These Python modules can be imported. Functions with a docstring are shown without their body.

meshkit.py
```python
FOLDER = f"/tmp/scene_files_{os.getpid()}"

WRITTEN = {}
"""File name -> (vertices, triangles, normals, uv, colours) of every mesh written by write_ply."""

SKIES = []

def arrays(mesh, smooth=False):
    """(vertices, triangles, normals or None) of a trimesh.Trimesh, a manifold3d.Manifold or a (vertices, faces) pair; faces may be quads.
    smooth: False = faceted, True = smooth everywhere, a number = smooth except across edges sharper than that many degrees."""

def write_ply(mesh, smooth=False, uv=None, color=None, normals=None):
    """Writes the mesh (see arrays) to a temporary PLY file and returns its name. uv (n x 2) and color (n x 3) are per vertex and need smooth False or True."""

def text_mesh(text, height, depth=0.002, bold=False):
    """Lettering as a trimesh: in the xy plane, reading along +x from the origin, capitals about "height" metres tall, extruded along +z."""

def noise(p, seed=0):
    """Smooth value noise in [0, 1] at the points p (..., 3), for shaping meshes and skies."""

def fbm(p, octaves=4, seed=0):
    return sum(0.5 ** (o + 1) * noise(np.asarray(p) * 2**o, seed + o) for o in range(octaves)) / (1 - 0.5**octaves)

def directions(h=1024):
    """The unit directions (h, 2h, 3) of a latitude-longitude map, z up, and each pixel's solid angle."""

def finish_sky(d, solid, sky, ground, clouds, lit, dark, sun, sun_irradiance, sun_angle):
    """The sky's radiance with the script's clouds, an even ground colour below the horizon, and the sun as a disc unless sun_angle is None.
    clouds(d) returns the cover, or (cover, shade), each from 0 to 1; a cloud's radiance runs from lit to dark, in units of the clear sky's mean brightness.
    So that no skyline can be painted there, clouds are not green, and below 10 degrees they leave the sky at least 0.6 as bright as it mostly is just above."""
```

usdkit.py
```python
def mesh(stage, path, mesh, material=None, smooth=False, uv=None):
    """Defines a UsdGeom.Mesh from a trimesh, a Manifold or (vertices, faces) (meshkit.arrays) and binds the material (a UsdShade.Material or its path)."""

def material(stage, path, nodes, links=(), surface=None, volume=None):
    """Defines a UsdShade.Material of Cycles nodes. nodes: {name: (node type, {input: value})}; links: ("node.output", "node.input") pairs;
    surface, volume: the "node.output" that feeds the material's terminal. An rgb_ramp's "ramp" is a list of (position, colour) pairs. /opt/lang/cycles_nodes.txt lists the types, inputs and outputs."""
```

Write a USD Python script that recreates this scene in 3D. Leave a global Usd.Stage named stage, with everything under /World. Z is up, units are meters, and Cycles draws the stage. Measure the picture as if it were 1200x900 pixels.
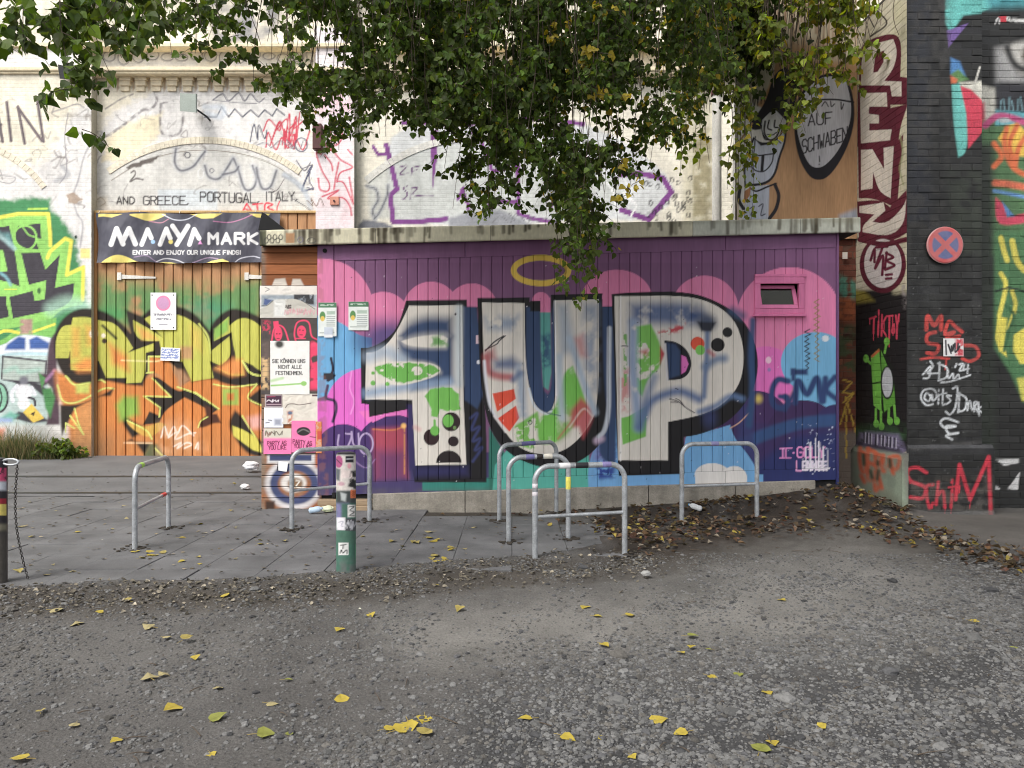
import math, random
import numpy as np, trimesh, usdkit, meshkit
from pxr import Usd, UsdGeom, UsdLux, UsdShade, Sdf, Gf, Vt

stage = Usd.Stage.CreateInMemory()
UsdGeom.SetStageUpAxis(stage, UsdGeom.Tokens.z)
UsdGeom.SetStageMetersPerUnit(stage, 1.0)
UsdGeom.Xform.Define(stage, '/World')
UsdGeom.Scope.Define(stage, '/World/Looks')
T = Sdf.ValueTypeNames
rng = np.random.default_rng(7)

# ------------------------------------------------------------------ camera, sky, sun
CAMH, F = 1.5, 900.0
cam = UsdGeom.Camera.Define(stage, '/World/camera')
cam.AddTransformOp().Set(Gf.Matrix4d().SetRotate(Gf.Rotation(Gf.Vec3d(1, 0, 0), 90)) * Gf.Matrix4d().SetTranslate(Gf.Vec3d(0, 0, CAMH)))
cam.CreateHorizontalApertureAttr(36.0)
cam.CreateVerticalApertureAttr(27.0)
cam.CreateFocalLengthAttr(27.0)
cam.CreateClippingRangeAttr(Gf.Vec2f(0.05, 500))
cam.CreateExposureAttr(0.64)
SKY, SUN, ELEV, AZ = 0.13, 0.36, math.radians(52), math.radians(-140)   # azimuth from +y towards +x
usdkit.material(stage, '/World/Looks/sky', {
    's': ('sky_texture', {'sky_type': 'single_scattering', 'sun_disc': False, 'sun_elevation': ELEV, 'sun_rotation': AZ, 'aerosol_density': 4.0, 'air_density': 1.0}),
    'h': ('hsv', {'saturation': 0.2, 'value': 1.0}),
    'b': ('background_shader', {'strength': SKY})},
    [('s.color', 'h.color'), ('h.color', 'b.color')], surface='b.background')
dome = UsdLux.DomeLight.Define(stage, '/World/sky')
UsdShade.MaterialBindingAPI.Apply(dome.GetPrim()).Bind(UsdShade.Material.Get(stage, '/World/Looks/sky'))
dome.GetPrim().SetCustomDataByKey('kind', 'structure')
sun = UsdLux.DistantLight.Define(stage, '/World/sun')
sun.CreateIntensityAttr(SUN)
sun.CreateAngleAttr(24.0)
sun.CreateNormalizeAttr(True)
sun.CreateColorAttr(Gf.Vec3f(1.0, 0.95, 0.87))
_d = Gf.Vec3d(math.sin(AZ) * math.cos(ELEV), math.cos(AZ) * math.cos(ELEV), math.sin(ELEV))
sun.AddTransformOp().Set(Gf.Matrix4d().SetRotate(Gf.Rotation(Gf.Vec3d(0, 0, 1), _d)))

# ------------------------------------------------------------------ helpers
def wx(px, Y): return (px - 600.0) / F * Y
def wz(py, Y): return CAMH + (450.0 - py) / F * Y
def proj(v): return 600 + F * v[:, 0] / v[:, 1], 450 - F * (v[:, 2] - CAMH) / v[:, 1]
def gp(px, py, z=0.0):
    Y = (CAMH - z) * F / (py - 450.0)
    return (px - 600.0) / F * Y, Y
def sm(e0, e1, x):
    t = np.clip((x - e0) / (e1 - e0), 0, 1)
    return t * t * (3 - 2 * t)
GAIN, DESAT = 1.03, 0.12
def C(*c):
    if len(c) == 1: c = c[0]
    c = np.asarray(c, float) / 255.0
    lin = np.where(c < 0.04045, c / 12.92, ((c + 0.055) / 1.055) ** 2.4)
    lin = lin + DESAT * ((lin @ np.array([.2126, .7152, .0722]))[..., None] - lin)
    return np.clip(lin * GAIN, 0.004, 0.86)
used = {}
def path_of(parent, name):
    k = (str(parent), name)
    n = used.get(k, 0); used[k] = n + 1
    return f"{parent}/{name}" + (f"_{n:03d}" if n else '')
BASE = {}
def thing(name, label, cat, base=(0, 0, 0), group=None, kind=None):
    p = path_of('/World', name)
    x = UsdGeom.Xform.Define(stage, p)
    x.AddTranslateOp().Set(Gf.Vec3d(*map(float, base)))
    pr = x.GetPrim()
    for k, v in (('label', label), ('category', cat), ('group', group), ('kind', kind)):
        if v: pr.SetCustomDataByKey(k, v)
    BASE[p] = np.array(base, float)
    return p
def arr(m):
    if isinstance(m, trimesh.Trimesh): return np.array(m.vertices), np.array(m.faces)
    v, f = m
    f = np.asarray(f)
    if f.shape[1] == 4: f = np.vstack([f[:, [0, 1, 2]], f[:, [0, 2, 3]]])
    return np.asarray(v, float), f
def put(parent, name, mesh, mat, smooth=False, col=None, label=None, cat=None, group=None, kind=None):
    """One Mesh prim; the mesh is given in world coordinates. col: (n,3) per-vertex paint."""
    p = path_of(parent, name)
    root = '/'.join(p.split('/')[:3])
    b = BASE.get(root, np.zeros(3))
    v, f = arr(mesh)
    m = usdkit.mesh(stage, p, (v - b, f), L[mat], smooth=smooth)
    if col is not None:
        UsdGeom.PrimvarsAPI(m).CreatePrimvar('paint', T.Color3fArray, 'vertex').Set(Vt.Vec3fArray.FromNumpy(np.ascontiguousarray(col, np.float32)))
    pr = m.GetPrim()
    for k, v_ in (('label', label), ('category', cat), ('group', group), ('kind', kind)):
        if v_: pr.SetCustomDataByKey(k, v_)
    return p
def cat(ms):
    vs, fs, n = [], [], 0
    for m in ms:
        v, f = arr(m); vs.append(v); fs.append(f + n); n += len(v)
    return np.vstack(vs), np.vstack(fs)
def box(x0, x1, y0, y1, z0, z1):
    m = trimesh.creation.box((abs(x1 - x0), abs(y1 - y0), abs(z1 - z0)))
    m.apply_translation(((x0 + x1) / 2, (y0 + y1) / 2, (z0 + z1) / 2))
    return arr(m)
def cbox(x0, x1, y0, y1, z0, z1, c=0.006):
    """chamfered box"""
    lo, hi = np.array([x0, y0, z0], float), np.array([x1, y1, z1], float)
    pts = []
    for i in range(8):
        p = np.array([(lo, hi)[(i >> k) & 1][k] for k in range(3)])
        s = np.array([1 if (i >> k) & 1 == 0 else -1 for k in range(3)])
        for a in range(3):
            q = p + s * c; q[a] = p[a]; pts.append(q)
    return arr(trimesh.convex.convex_hull(np.array(pts)))
def grid(us, vs, fn):
    U, V = np.meshgrid(us, vs, indexing='ij')
    v = fn(U.ravel(), V.ravel())
    a, b = len(us), len(vs)
    i, j = np.meshgrid(np.arange(a - 1), np.arange(b - 1), indexing='ij')
    k = (i * b + j).ravel()
    f = np.stack([k, k + b, k + b + 1, k + 1], 1)
    return v, np.vstack([f[:, [0, 1, 2]], f[:, [0, 2, 3]]])
def tube(pts, r, sides=8, caps=True):
    p = np.asarray(pts, float); r = np.broadcast_to(np.asarray(r, float), (len(p),))
    t = np.gradient(p, axis=0); t /= np.linalg.norm(t, axis=1, keepdims=True) + 1e-12
    a = np.cross(t[0], [0, 0, 1.0] if abs(t[0, 2]) < 0.9 else [1.0, 0, 0]); a /= np.linalg.norm(a)
    A = []
    for k in range(len(p)):
        a = a - t[k] * np.dot(a, t[k]); a /= np.linalg.norm(a) + 1e-12; A.append(a.copy())
    A = np.array(A); B = np.cross(t, A)
    ang = np.arange(sides) * 2 * np.pi / sides
    v = (p[:, None] + r[:, None, None] * (np.cos(ang)[None, :, None] * A[:, None] + np.sin(ang)[None, :, None] * B[:, None])).reshape(-1, 3)
    i, j = np.meshgrid(np.arange(len(p) - 1), np.arange(sides), indexing='ij')
    q = np.stack([i * sides + j, i * sides + (j + 1) % sides, (i + 1) * sides + (j + 1) % sides, (i + 1) * sides + j], -1).reshape(-1, 4)
    f = [q[:, [0, 1, 2]], q[:, [0, 2, 3]]]
    if caps:
        n = len(v); v = np.vstack([v, p[:1], p[-1:]])
        j = np.arange(sides); e = (len(p) - 1) * sides
        f += [np.stack([(j + 1) % sides, j, np.full(sides, n)], 1), np.stack([e + j, e + (j + 1) % sides, np.full(sides, n + 1)], 1)]
    return v, np.vstack(f)
def N2(x, y, s, seed=0, oct=3):
    return meshkit.fbm(np.stack([np.asarray(x) / s, np.asarray(y) / s, np.zeros_like(np.asarray(x, float))], -1), oct, seed)

# ------------------------------------------------------------------ materials
L = {}
def mat(key, color='paint', rough=0.7, var=0.12, vs=(3, 3, 3), fine=0.1, fs=(40, 40, 40), bump=0.0, bs=(60, 60, 60), bd=0.004, brick=None, metallic=0.0, spec=0.35, transl=0.0, island=0.0, stain=0.0, rand=0.0):
    n = {'g': ('geometry', {}), 'p': ('principled_bsdf', {'roughness': rough, 'metallic': metallic, 'specular_ior_level': spec})}
    l = []
    if isinstance(color, str):
        n['a'] = ('attribute', {'attribute': 'paint'}); src = 'a.color'
    else:
        n['a'] = ('color', {'value': tuple(color)}); src = 'a.color'
    def mul(tag, scale, amp, src, detail=3.0, out=None, lo=None):
        n['m' + tag] = ('mapping', {'scale': scale}); n['n' + tag] = ('noise_texture', {'scale': 1.0, 'detail': detail, 'roughness': 0.6})
        n['r' + tag] = ('map_range', {'from_min': 0.3, 'from_max': 0.7, 'to_min': 1 - amp, 'to_max': 1 + amp * 0.6, 'clamp': True})
        n['x' + tag] = ('mix_color', {'blend_type': 'multiply', 'fac': 1.0, 'use_clamp': False})
        l.extend([('g.position', f'm{tag}.vector'), (f'm{tag}.vector', f'n{tag}.vector'), (f'n{tag}.fac', f'r{tag}.value'), (src, f'x{tag}.a'), (f'r{tag}.result', f'x{tag}.b')])
        return f'x{tag}.result'
    if var: src = mul('v', vs, var, src)
    if fine: src = mul('f', fs, fine, src)
    if stain: src = mul('s', (9, 9, 0.9), stain, src)
    if island or rand:
        n['oi'] = ('object_info', {})
        n['ri'] = ('map_range', {'from_min': 0.0, 'from_max': 1.0, 'to_min': 1 - (island or rand), 'to_max': 1 + (island or rand), 'clamp': True})
        n['xi'] = ('mix_color', {'blend_type': 'multiply', 'fac': 1.0, 'use_clamp': False})
        l.extend([('g.random_per_island' if island else 'oi.random', 'ri.value'), (src, 'xi.a'), ('ri.result', 'xi.b')])
        src = 'xi.result'
    l.append((src, 'p.base_color'))
    nrm = None
    if bump:
        n['mb'] = ('mapping', {'scale': bs}); n['nb'] = ('noise_texture', {'scale': 1.0, 'detail': 4.0, 'roughness': 0.62})
        n['bu'] = ('bump', {'strength': bump, 'distance': bd})
        l.extend([('g.position', 'mb.vector'), ('mb.vector', 'nb.vector'), ('nb.fac', 'bu.height')])
        nrm = 'bu.normal'
    if brick:
        n['sx'] = ('separate_xyz', {}); n['cx'] = ('combine_xyz', {})
        n['bk'] = ('brick_texture', {'scale': 1.0, 'brick_width': 0.25, 'row_height': 0.0775, 'mortar_size': 0.007, 'mortar_smooth': 0.6, 'color1': (0.93, 0.93, 0.93), 'color2': (1, 1, 1), 'mortar': (0.78, 0.77, 0.75)})
        n['xb'] = ('mix_color', {'blend_type': 'multiply', 'fac': brick, 'use_clamp': False})
        n['b2'] = ('bump', {'strength': 0.5, 'distance': 0.005, 'invert': True})
        l.remove((src, 'p.base_color'))
        l.extend([('g.position', 'sx.vector'), ('sx.x', 'cx.x'), ('sx.z', 'cx.y'), ('cx.vector', 'bk.vector'), (src, 'xb.a'), ('bk.color', 'xb.b'), ('xb.result', 'p.base_color'), ('bk.fac', 'b2.height')])
        if nrm: l.append((nrm, 'b2.normal'))
        nrm = 'b2.normal'
    if nrm: l.append((nrm, 'p.normal'))
    out = 'p.BSDF'
    if transl:
        n['t'] = ('translucent_bsdf', {}); n['mx'] = ('mix_closure', {'fac': transl})
        n['hs'] = ('hsv', {'hue': 0.485, 'saturation': 1.15, 'value': 1.7}); l.append((src, 'hs.color'))
        l.extend([('hs.color', 't.color'), ('p.BSDF', 'mx.closure1'), ('t.BSDF', 'mx.closure2')]); out = 'mx.closure'
    L[key] = usdkit.material(stage, f'/World/Looks/{key}', n, l, surface=out)
mat('painted_wood', rough=0.55, var=0.10, vs=(7, 7, 1.2), fine=0.07, fs=(90, 90, 6), bump=0.35, bs=(160, 160, 7), bd=0.003, stain=0.06)
mat('bare_planks', rough=0.72, var=0.16, vs=(9, 9, 1.0), fine=0.18, fs=(110, 110, 5), bump=0.5, bs=(170, 170, 7), bd=0.003)
mat('flat_planks', rough=0.72, var=0.16, vs=(1.2, 9, 9), fine=0.18, fs=(5, 110, 110), bump=0.5, bs=(7, 170, 170), bd=0.003)
mat('painted_brick', rough=0.75, var=0.10, vs=(2, 2, 2), fine=0.12, fs=(45, 45, 45), bump=0.5, bs=(60, 60, 60), bd=0.006, stain=0.08)
mat('dark_brick', rough=0.5, var=0.22, vs=(3, 3, 3), fine=0.3, fs=(60, 60, 60), bump=0.6, bs=(70, 70, 70), bd=0.007, stain=0.2, spec=0.5)
mat('far_brick', rough=0.8, var=0.18, vs=(1.3, 1.3, 1.3), fine=0.14, fs=(14, 14, 14), bump=0.4, bs=(35, 35, 35), bd=0.008, brick=0.28, stain=0.08)
mat('plaster', rough=0.85, var=0.12, fine=0.08, bump=0.4, bs=(30, 30, 30), bd=0.006, stain=0.1)
mat('paper', rough=0.6, var=0.05, vs=(12, 12, 12), fine=0.03, bump=0.25, bs=(30, 30, 30), bd=0.004)
mat('cloth', rough=0.65, var=0.06, fine=0.03)
mat('plywood', rough=0.7, var=0.14, vs=(10, 10, 1.6), fine=0.16, fs=(60, 60, 6), bump=0.2, bs=(90, 90, 8), bd=0.002)
mat('fascia_metal', rough=0.6, var=0.15, vs=(5, 5, 5), fine=0.12, fs=(40, 40, 12), bump=0.3, bs=(40, 40, 40), bd=0.004)
mat('concrete', color=(0.30, 0.275, 0.235), rough=0.9, var=0.3, vs=(4, 4, 6), fine=0.2, fs=(60, 60, 60), bump=0.6, bs=(60, 60, 60), bd=0.008, stain=0.2)
mat('galvanised', color=(0.42, 0.44, 0.46), rough=0.45, metallic=0.6, var=0.3, vs=(14, 14, 14), fine=0.22, fs=(90, 90, 90), bump=0.15, bs=(120, 120, 120), bd=0.001)
mat('post_paint', rough=0.5, var=0.12, vs=(15, 15, 15), fine=0.12, bump=0.2, bs=(60, 60, 60), bd=0.003)
mat('ground', rough=0.95, var=0.14, vs=(1.3, 1.3, 1.3), fine=0.30, fs=(75, 75, 75), bump=0.9, bs=(55, 55, 55), bd=0.016, spec=0.2)
mat('slab', color=(0.128, 0.128, 0.132), rough=0.85, var=0.32, vs=(2.2, 2.2, 2.2), fine=0.24, fs=(110, 110, 110), bump=0.45, bs=(120, 120, 120), bd=0.004, rand=0.07)
mat('soil', color=(0.05, 0.042, 0.034), rough=0.95, bump=0.8, bd=0.01, fine=0.3)
mat('asphalt', color=(0.135, 0.135, 0.14), rough=0.9, var=0.22, vs=(1.2, 1.2, 1.2), fine=0.22, fs=(70, 70, 70), bump=0.6, bs=(80, 80, 80), bd=0.006)
mat('rail_steel', color=(0.045, 0.042, 0.04), rough=0.5, metallic=0.3, fine=0.2)
mat('leaf', rough=0.55, var=0.0, fine=0.0, spec=0.3, transl=0.36)
mat('fallen_leaf', rough=0.6, var=0.0, fine=0.15, fs=(60, 60, 60), spec=0.3)
mat('litter', rough=0.85, var=0.0, fine=0.0, spec=0.2)
mat('bark', color=(0.085, 0.065, 0.048), rough=0.9, fine=0.3, bump=0.8, bs=(30, 30, 9), bd=0.012)
mat('stone', color=(0.135, 0.134, 0.132), rough=0.85, var=0.0, fine=0.2, fs=(120, 120, 120), rand=0.4, bump=0.3, bs=(150, 150, 150), bd=0.003)
mat('stone_warm', color=(0.10, 0.094, 0.086), rough=0.85, var=0.0, fine=0.2, fs=(120, 120, 120), rand=0.4)
mat('stone_dark', color=(0.07, 0.07, 0.073), rough=0.8, var=0.0, fine=0.2, fs=(120, 120, 120), rand=0.5)
mat('black_felt', color=(0.012, 0.012, 0.013), rough=0.9, fine=0.2)
mat('dark_metal', color=(0.03, 0.03, 0.033), rough=0.5, metallic=0.2, fine=0.2)
mat('grey_enamel', color=(0.22, 0.26, 0.23), rough=0.45, fine=0.15)
mat('brown_enamel', color=(0.09, 0.03, 0.028), rough=0.5, fine=0.15)
mat('white_enamel', color=(0.72, 0.70, 0.65), rough=0.5, fine=0.12, stain=0.2)
mat('pane_backing', color=(0.06, 0.058, 0.03), rough=0.9)
mat('roof_felt', color=(0.05, 0.05, 0.052), rough=0.95, fine=0.3, bump=0.5)
mat('sign_print', rough=0.4, var=0.08, fine=0.06)
mat('plastic_white', color=(0.6, 0.62, 0.64), rough=0.3, fine=0.1, bump=0.3, bs=(60, 60, 60), bd=0.006)
usdkit.material(stage, '/World/Looks/window_glass', {
    'f': ('fresnel', {'IOR': 1.5}), 't': ('transparent_bsdf', {'color': (0.75, 0.74, 0.6)}), 'g': ('glossy_bsdf', {'color': (0.9, 0.9, 0.9), 'roughness': 0.08}),
    'm': ('mix_closure', {})}, [('f.fac', 'm.fac'), ('t.BSDF', 'm.closure1'), ('g.BSDF', 'm.closure2')], surface='m.closure')
L['window_glass'] = UsdShade.Material.Get(stage, '/World/Looks/window_glass')

# ------------------------------------------------------------------ spray paint: flat layers of colour laid on a surface's vertices
GL = {'A': '00 26 40;12 32', 'B': '00 06 36 45 44 33 03;33 42 41 30 00', 'C': '45 36 16 05 01 10 30 41', 'D': '00 06 26 44 42 20 00', 'E': '46 06 00 40;03 33',
      'F': '46 06 00;03 33', 'G': '45 36 16 05 01 10 30 41 43 23', 'H': '00 06;40 46;03 43', 'I': '20 26', 'J': '36 31 20 10 01', 'K': '00 06;46 03 40', 'L': '06 00 40',
      'M': '00 06 23 46 40', 'N': '00 06 40 46', 'O': '16 05 01 10 30 41 45 36 16', 'P': '00 06 36 45 44 33 03', 'Q': '16 05 01 10 30 41 45 36 16;22 40',
      'R': '00 06 36 45 44 33 03;23 40', 'S': '45 36 16 05 04 13 33 42 41 30 10 01', 'T': '06 46;26 20', 'U': '06 01 10 30 41 46', 'V': '06 20 46', 'W': '06 10 23 30 46',
      'X': '00 46;06 40', 'Y': '06 23 46;23 20', 'Z': '06 46 00 40', '2': '05 16 36 45 44 00 40', '4': '30 36 02 42', ',': '21 10', '.': '20 21', '!': '26 22;21 20',
      "'": '26 24', '@': '33 22 13 24 34 32 42 45 36 16 05 01 10 40', 'i': '20 24;25 26', 't': '25 21 30;13 33', 's': '34 14 03 32 21 01', 'r': '00 04;03 14 34', 'k': '00 06;34 02 30',
      'a': '34 14 03 01 10 20 33;34 30', 'n': '00 04;03 14 24 33 30', 'u': '04 01 10 20 31;34 30', 'e': '02 32 33 24 14 03 01 10 30', 'c': '34 14 03 01 10 30', 'h': '00 06;03 14 24 33 30',
      'o': '14 03 01 10 20 31 33 24 14', 'l': '06 00', ' ': '', 'Ö': '16 05 01 10 30 41 45 36 16;17 18;37 38'}
def crm(pts, n=8, closed=False):
    p = np.asarray(pts, float)
    if len(p) < 3: return p
    q = np.vstack([p[-1:], p, p[:2]]) if closed else np.vstack([2 * p[0] - p[1], p, 2 * p[-1] - p[-2]])
    out = []
    for k in range(1, len(q) - 2):
        t = np.linspace(0, 1, n, endpoint=False)[:, None]
        a, b, c, d = q[k - 1], q[k], q[k + 1], q[k + 2]
        out.append(0.5 * (2 * b + (c - a) * t + (2 * a - 5 * b + 4 * c - d) * t ** 2 + (3 * b - a - 3 * c + d) * t ** 3))
    if not closed: out.append(q[-2][None])
    return np.vstack(out)
def segdist(x, y, p, closed=False):
    p = np.asarray(p, float)
    a = p if closed else p[:-1]; b = np.roll(p, -1, 0) if closed else p[1:]
    best = np.full(len(x), 1e18)
    for (ax, ay), (bx, by) in zip(a, b):
        dx, dy = bx - ax, by - ay
        t = np.clip(((x - ax) * dx + (y - ay) * dy) / (dx * dx + dy * dy + 1e-12), 0, 1)
        best = np.minimum(best, (x - ax - t * dx) ** 2 + (y - ay - t * dy) ** 2)
    return np.sqrt(best)
def inside(x, y, p):
    c = np.zeros(len(x), bool)
    q = np.roll(p, -1, 0)
    for (ax, ay), (bx, by) in zip(p, q):
        if ay == by: continue
        c ^= ((ay > y) != (by > y)) & (x < (bx - ax) * (y - ay) / (by - ay) + ax)
    return c
def rounded(p, keep=58):
    """cuts the shallow corners of a polygon twice and leaves the sharp ones"""
    for _ in range(2):
        out = []; n = len(p)
        for k in range(n):
            a, b, c = p[k - 1], p[k], p[(k + 1) % n]
            u, v = b - a, c - b
            ang = abs(math.degrees(math.atan2(u[0] * v[1] - u[1] * v[0], u @ v)))
            if ang > keep or ang < 2: out.append(b)
            else: out += [b - u * .25, b + v * .25]
        p = np.array(out)
    return p
class Paint:
    def __init__(s): s.ops = []; s.o = (0, 0, 1.0); s.seed = 0
    def fr(s, x=0, y=0, k=1.0): s.o = (x, y, float(k)); return s
    def P(s, pts):
        p = np.asarray(pts, float)
        return np.stack([s.o[0] + p[:, 0] / s.o[2], s.o[1] + p[:, 1] / s.o[2]], 1)
    def add(s, lo, hi, fn, col, a, pat):
        s.seed += 1
        s.ops.append((lo, hi, fn, col if callable(col) else C(col), a, pat, s.seed))
    def poly(s, pts, col, soft=0.5, a=1.0, pat=None, smooth=False, rough=0.0):
        p = s.P(pts)
        if smooth: p = crm(p, 7, True)
        elif len(p) > 6: p = rounded(p)
        sd = s.seed
        def fn(x, y):
            if rough:
                x = x + (N2(x, y, 6, sd) - .5) * rough; y = y + (N2(x, y, 6, sd + 50) - .5) * rough
            d = segdist(x, y, p, True)
            return sm(-soft, soft, np.where(inside(x, y, p), d, -d))
        s.add(p.min(0) - soft - rough, p.max(0) + soft + rough, fn, col, a, pat)
    def stroke(s, pts, w, col, soft=0.5, a=1.0, pat=None, smooth=True, closed=False, drip=0):
        p = s.P(pts); w = w / s.o[2] / 2
        if smooth and len(p) > 2: p = crm(p, 6, closed)
        s.add(p.min(0) - w - soft, p.max(0) + w + soft, lambda x, y: sm(w + soft, max(w - soft, 0) - 1e-3, segdist(x, y, p, closed)), col, a, pat)
        if drip:
            r = np.random.default_rng(s.seed)
            for k in range(drip):
                q = p[r.integers(len(p))]; h = r.uniform(3, 14)
                s.add(q + (-1, 0), q + (1, h + 1), lambda x, y, q=q, h=h: sm(.75, .2, np.abs(x - q[0])) * (y < q[1] + h), col, a, None)
    def ell(s, cx, cy, rx, ry, col, soft=0.5, a=1.0, pat=None):
        (c,) = s.P([(cx, cy)]); rx /= s.o[2]; ry /= s.o[2]; m = min(rx, ry)
        s.add(c - (rx + soft, ry + soft), c + (rx + soft, ry + soft), lambda x, y: sm(soft / m, -soft / m, np.hypot((x - c[0]) / rx, (y - c[1]) / ry) - 1), col, a, pat)
    def ring(s, cx, cy, rx, ry, w, col, **k):
        t = np.linspace(0, 2 * np.pi, 25)[:-1]
        s.stroke(np.stack([cx + rx * np.cos(t), cy + ry * np.sin(t)], 1), w, col, closed=True, **k)
    def rect(s, x0, y0, x1, y1, col, **k): s.poly([(x0, y0), (x1, y0), (x1, y1), (x0, y1)], col, **k)
    def text(s, t, x, y, h, col, w=None, th=None, slant=0.0, rise=0.0, gap=0.35, **k):
        w = w or h * 0.6; th = th or h * 0.14
        for ch in t:
            adv = 1.0
            for part in GL.get(ch, '').split(';'):
                q = [(int(a[0]) / 4, int(a[1]) / 6) for a in part.split()]
                if len(q) > 1:
                    if ch in "I.,!'il": q = [(u - 0.3, v) for u, v in q]
                    s.stroke([(x + u * w + v * h * slant, y - v * h - rise * u * w) for u, v in q], th, col, smooth=False, **k)
            if ch in "I.,!'il": adv = 0.35
            if ch == ' ': adv = 0.5
            x += w * (adv + gap); y -= rise * w * (adv + gap)
    def tag(s, x, y, w, h, col, n=9, th=2, seed=1, **k):
        """a scribbled signature"""
        r = np.random.default_rng(seed)
        t = np.linspace(0, 1, n)
        pts = np.stack([x + w * (t + r.normal(0, .09, n)), y + h * np.where(np.arange(n) % 2, r.uniform(0, .35, n), r.uniform(.6, 1, n))], 1)
        s.stroke(pts, th, col, **k)
    def speck(s, x0, y0, x1, y1, n, col, r0=0.5, r1=1.5, seed=3, **k):
        r = np.random.default_rng(seed)
        for _ in range(n): q = r.uniform(r0, r1); s.ell(r.uniform(x0, x1), r.uniform(y0, y1), q * s.o[2], q * s.o[2] * r.uniform(.7, 1.5), col, **k)
    def eval(s, x, y, base):
        c = np.array(np.broadcast_to(base, (len(x), 3)), float)
        for lo, hi, fn, col, a, pat, sd in s.ops:
            m = np.nonzero((x > lo[0]) & (x < hi[0]) & (y > lo[1]) & (y < hi[1]))[0]
            if not len(m): continue
            w = fn(x[m], y[m]) * a
            if pat:
                sc, th, so = pat[:3]
                w = w * sm(th - so, th + so, N2(x[m], y[m], sc, sd, 4))
            cc = col(x[m], y[m]) if callable(col) else col
            c[m] += w[:, None] * (cc - c[m])
        return c
    def on(s, mesh, base):
        v, _ = mesh
        x, y = proj(v)
        return s.eval(x, y, base)

# ------------------------------------------------------------------ ground heights
def gz(x, y):
    x, y = np.asarray(x, float), np.asarray(y, float)
    z = 0.13 * sm(9.2, 14.5, y)
    m = np.interp(x, [0.6, 1.4, 2.2, 3.3, 3.9, 4.5, 5.0], [0, .05, .11, .22, .30, .10, 0]) * sm(7.9, 9.15, y) * sm(12, 10.5, y)
    return z + m

# ------------------------------------------------------------------ back building (old brick depot): walls, pilasters, cornice, arches
BF, BR = 14.4, 14.6
CREAM, WHITE = C(238, 228, 206), C(226, 222, 216)
pb = Paint()
pb.fr()
# whitewash over the cream brick
pb.poly([(-60, 190), (30, 195), (60, 185), (75, 150), (82, 130), (110, 120), (112, 540), (-60, 540)], (226, 223, 220), soft=8, rough=14)
pb.poly([(112, 150), (150, 120), (200, 100), (345, 100), (370, 140), (370, 270), (345, 260), (300, 200), (235, 172), (160, 175), (112, 215)], (228, 225, 222), soft=6, rough=12)
pb.poly([(125, 160), (150, 145), (190, 130), (185, 160), (140, 195), (118, 200)], (240, 224, 190), soft=4, rough=8)
pb.poly([(113, 190), (140, 190), (190, 172), (240, 168), (300, 178), (345, 205), (368, 225), (368, 252), (113, 252)], (214, 212, 206), soft=3, rough=8)
pb.poly([(185, 222), (255, 222), (255, 250), (185, 250)], (205, 212, 216), soft=2)
pb.rect(0, 58, 400, 78, (230, 228, 226), soft=3, pat=(30, .35, .2))
pb.poly([(245, 0), (330, 5), (320, 48), (250, 52)], (120, 122, 135), soft=8, a=.8, pat=(18, .4, .2))
for k in range(13):
    pb.poly([(136 + 18.3 * k, 86), (139.5 + 18.3 * k, 86), (139.5 + 18.3 * k, 104), (137 + 18.3 * k, 108)], (176, 140, 100), soft=1, a=.7)
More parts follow.
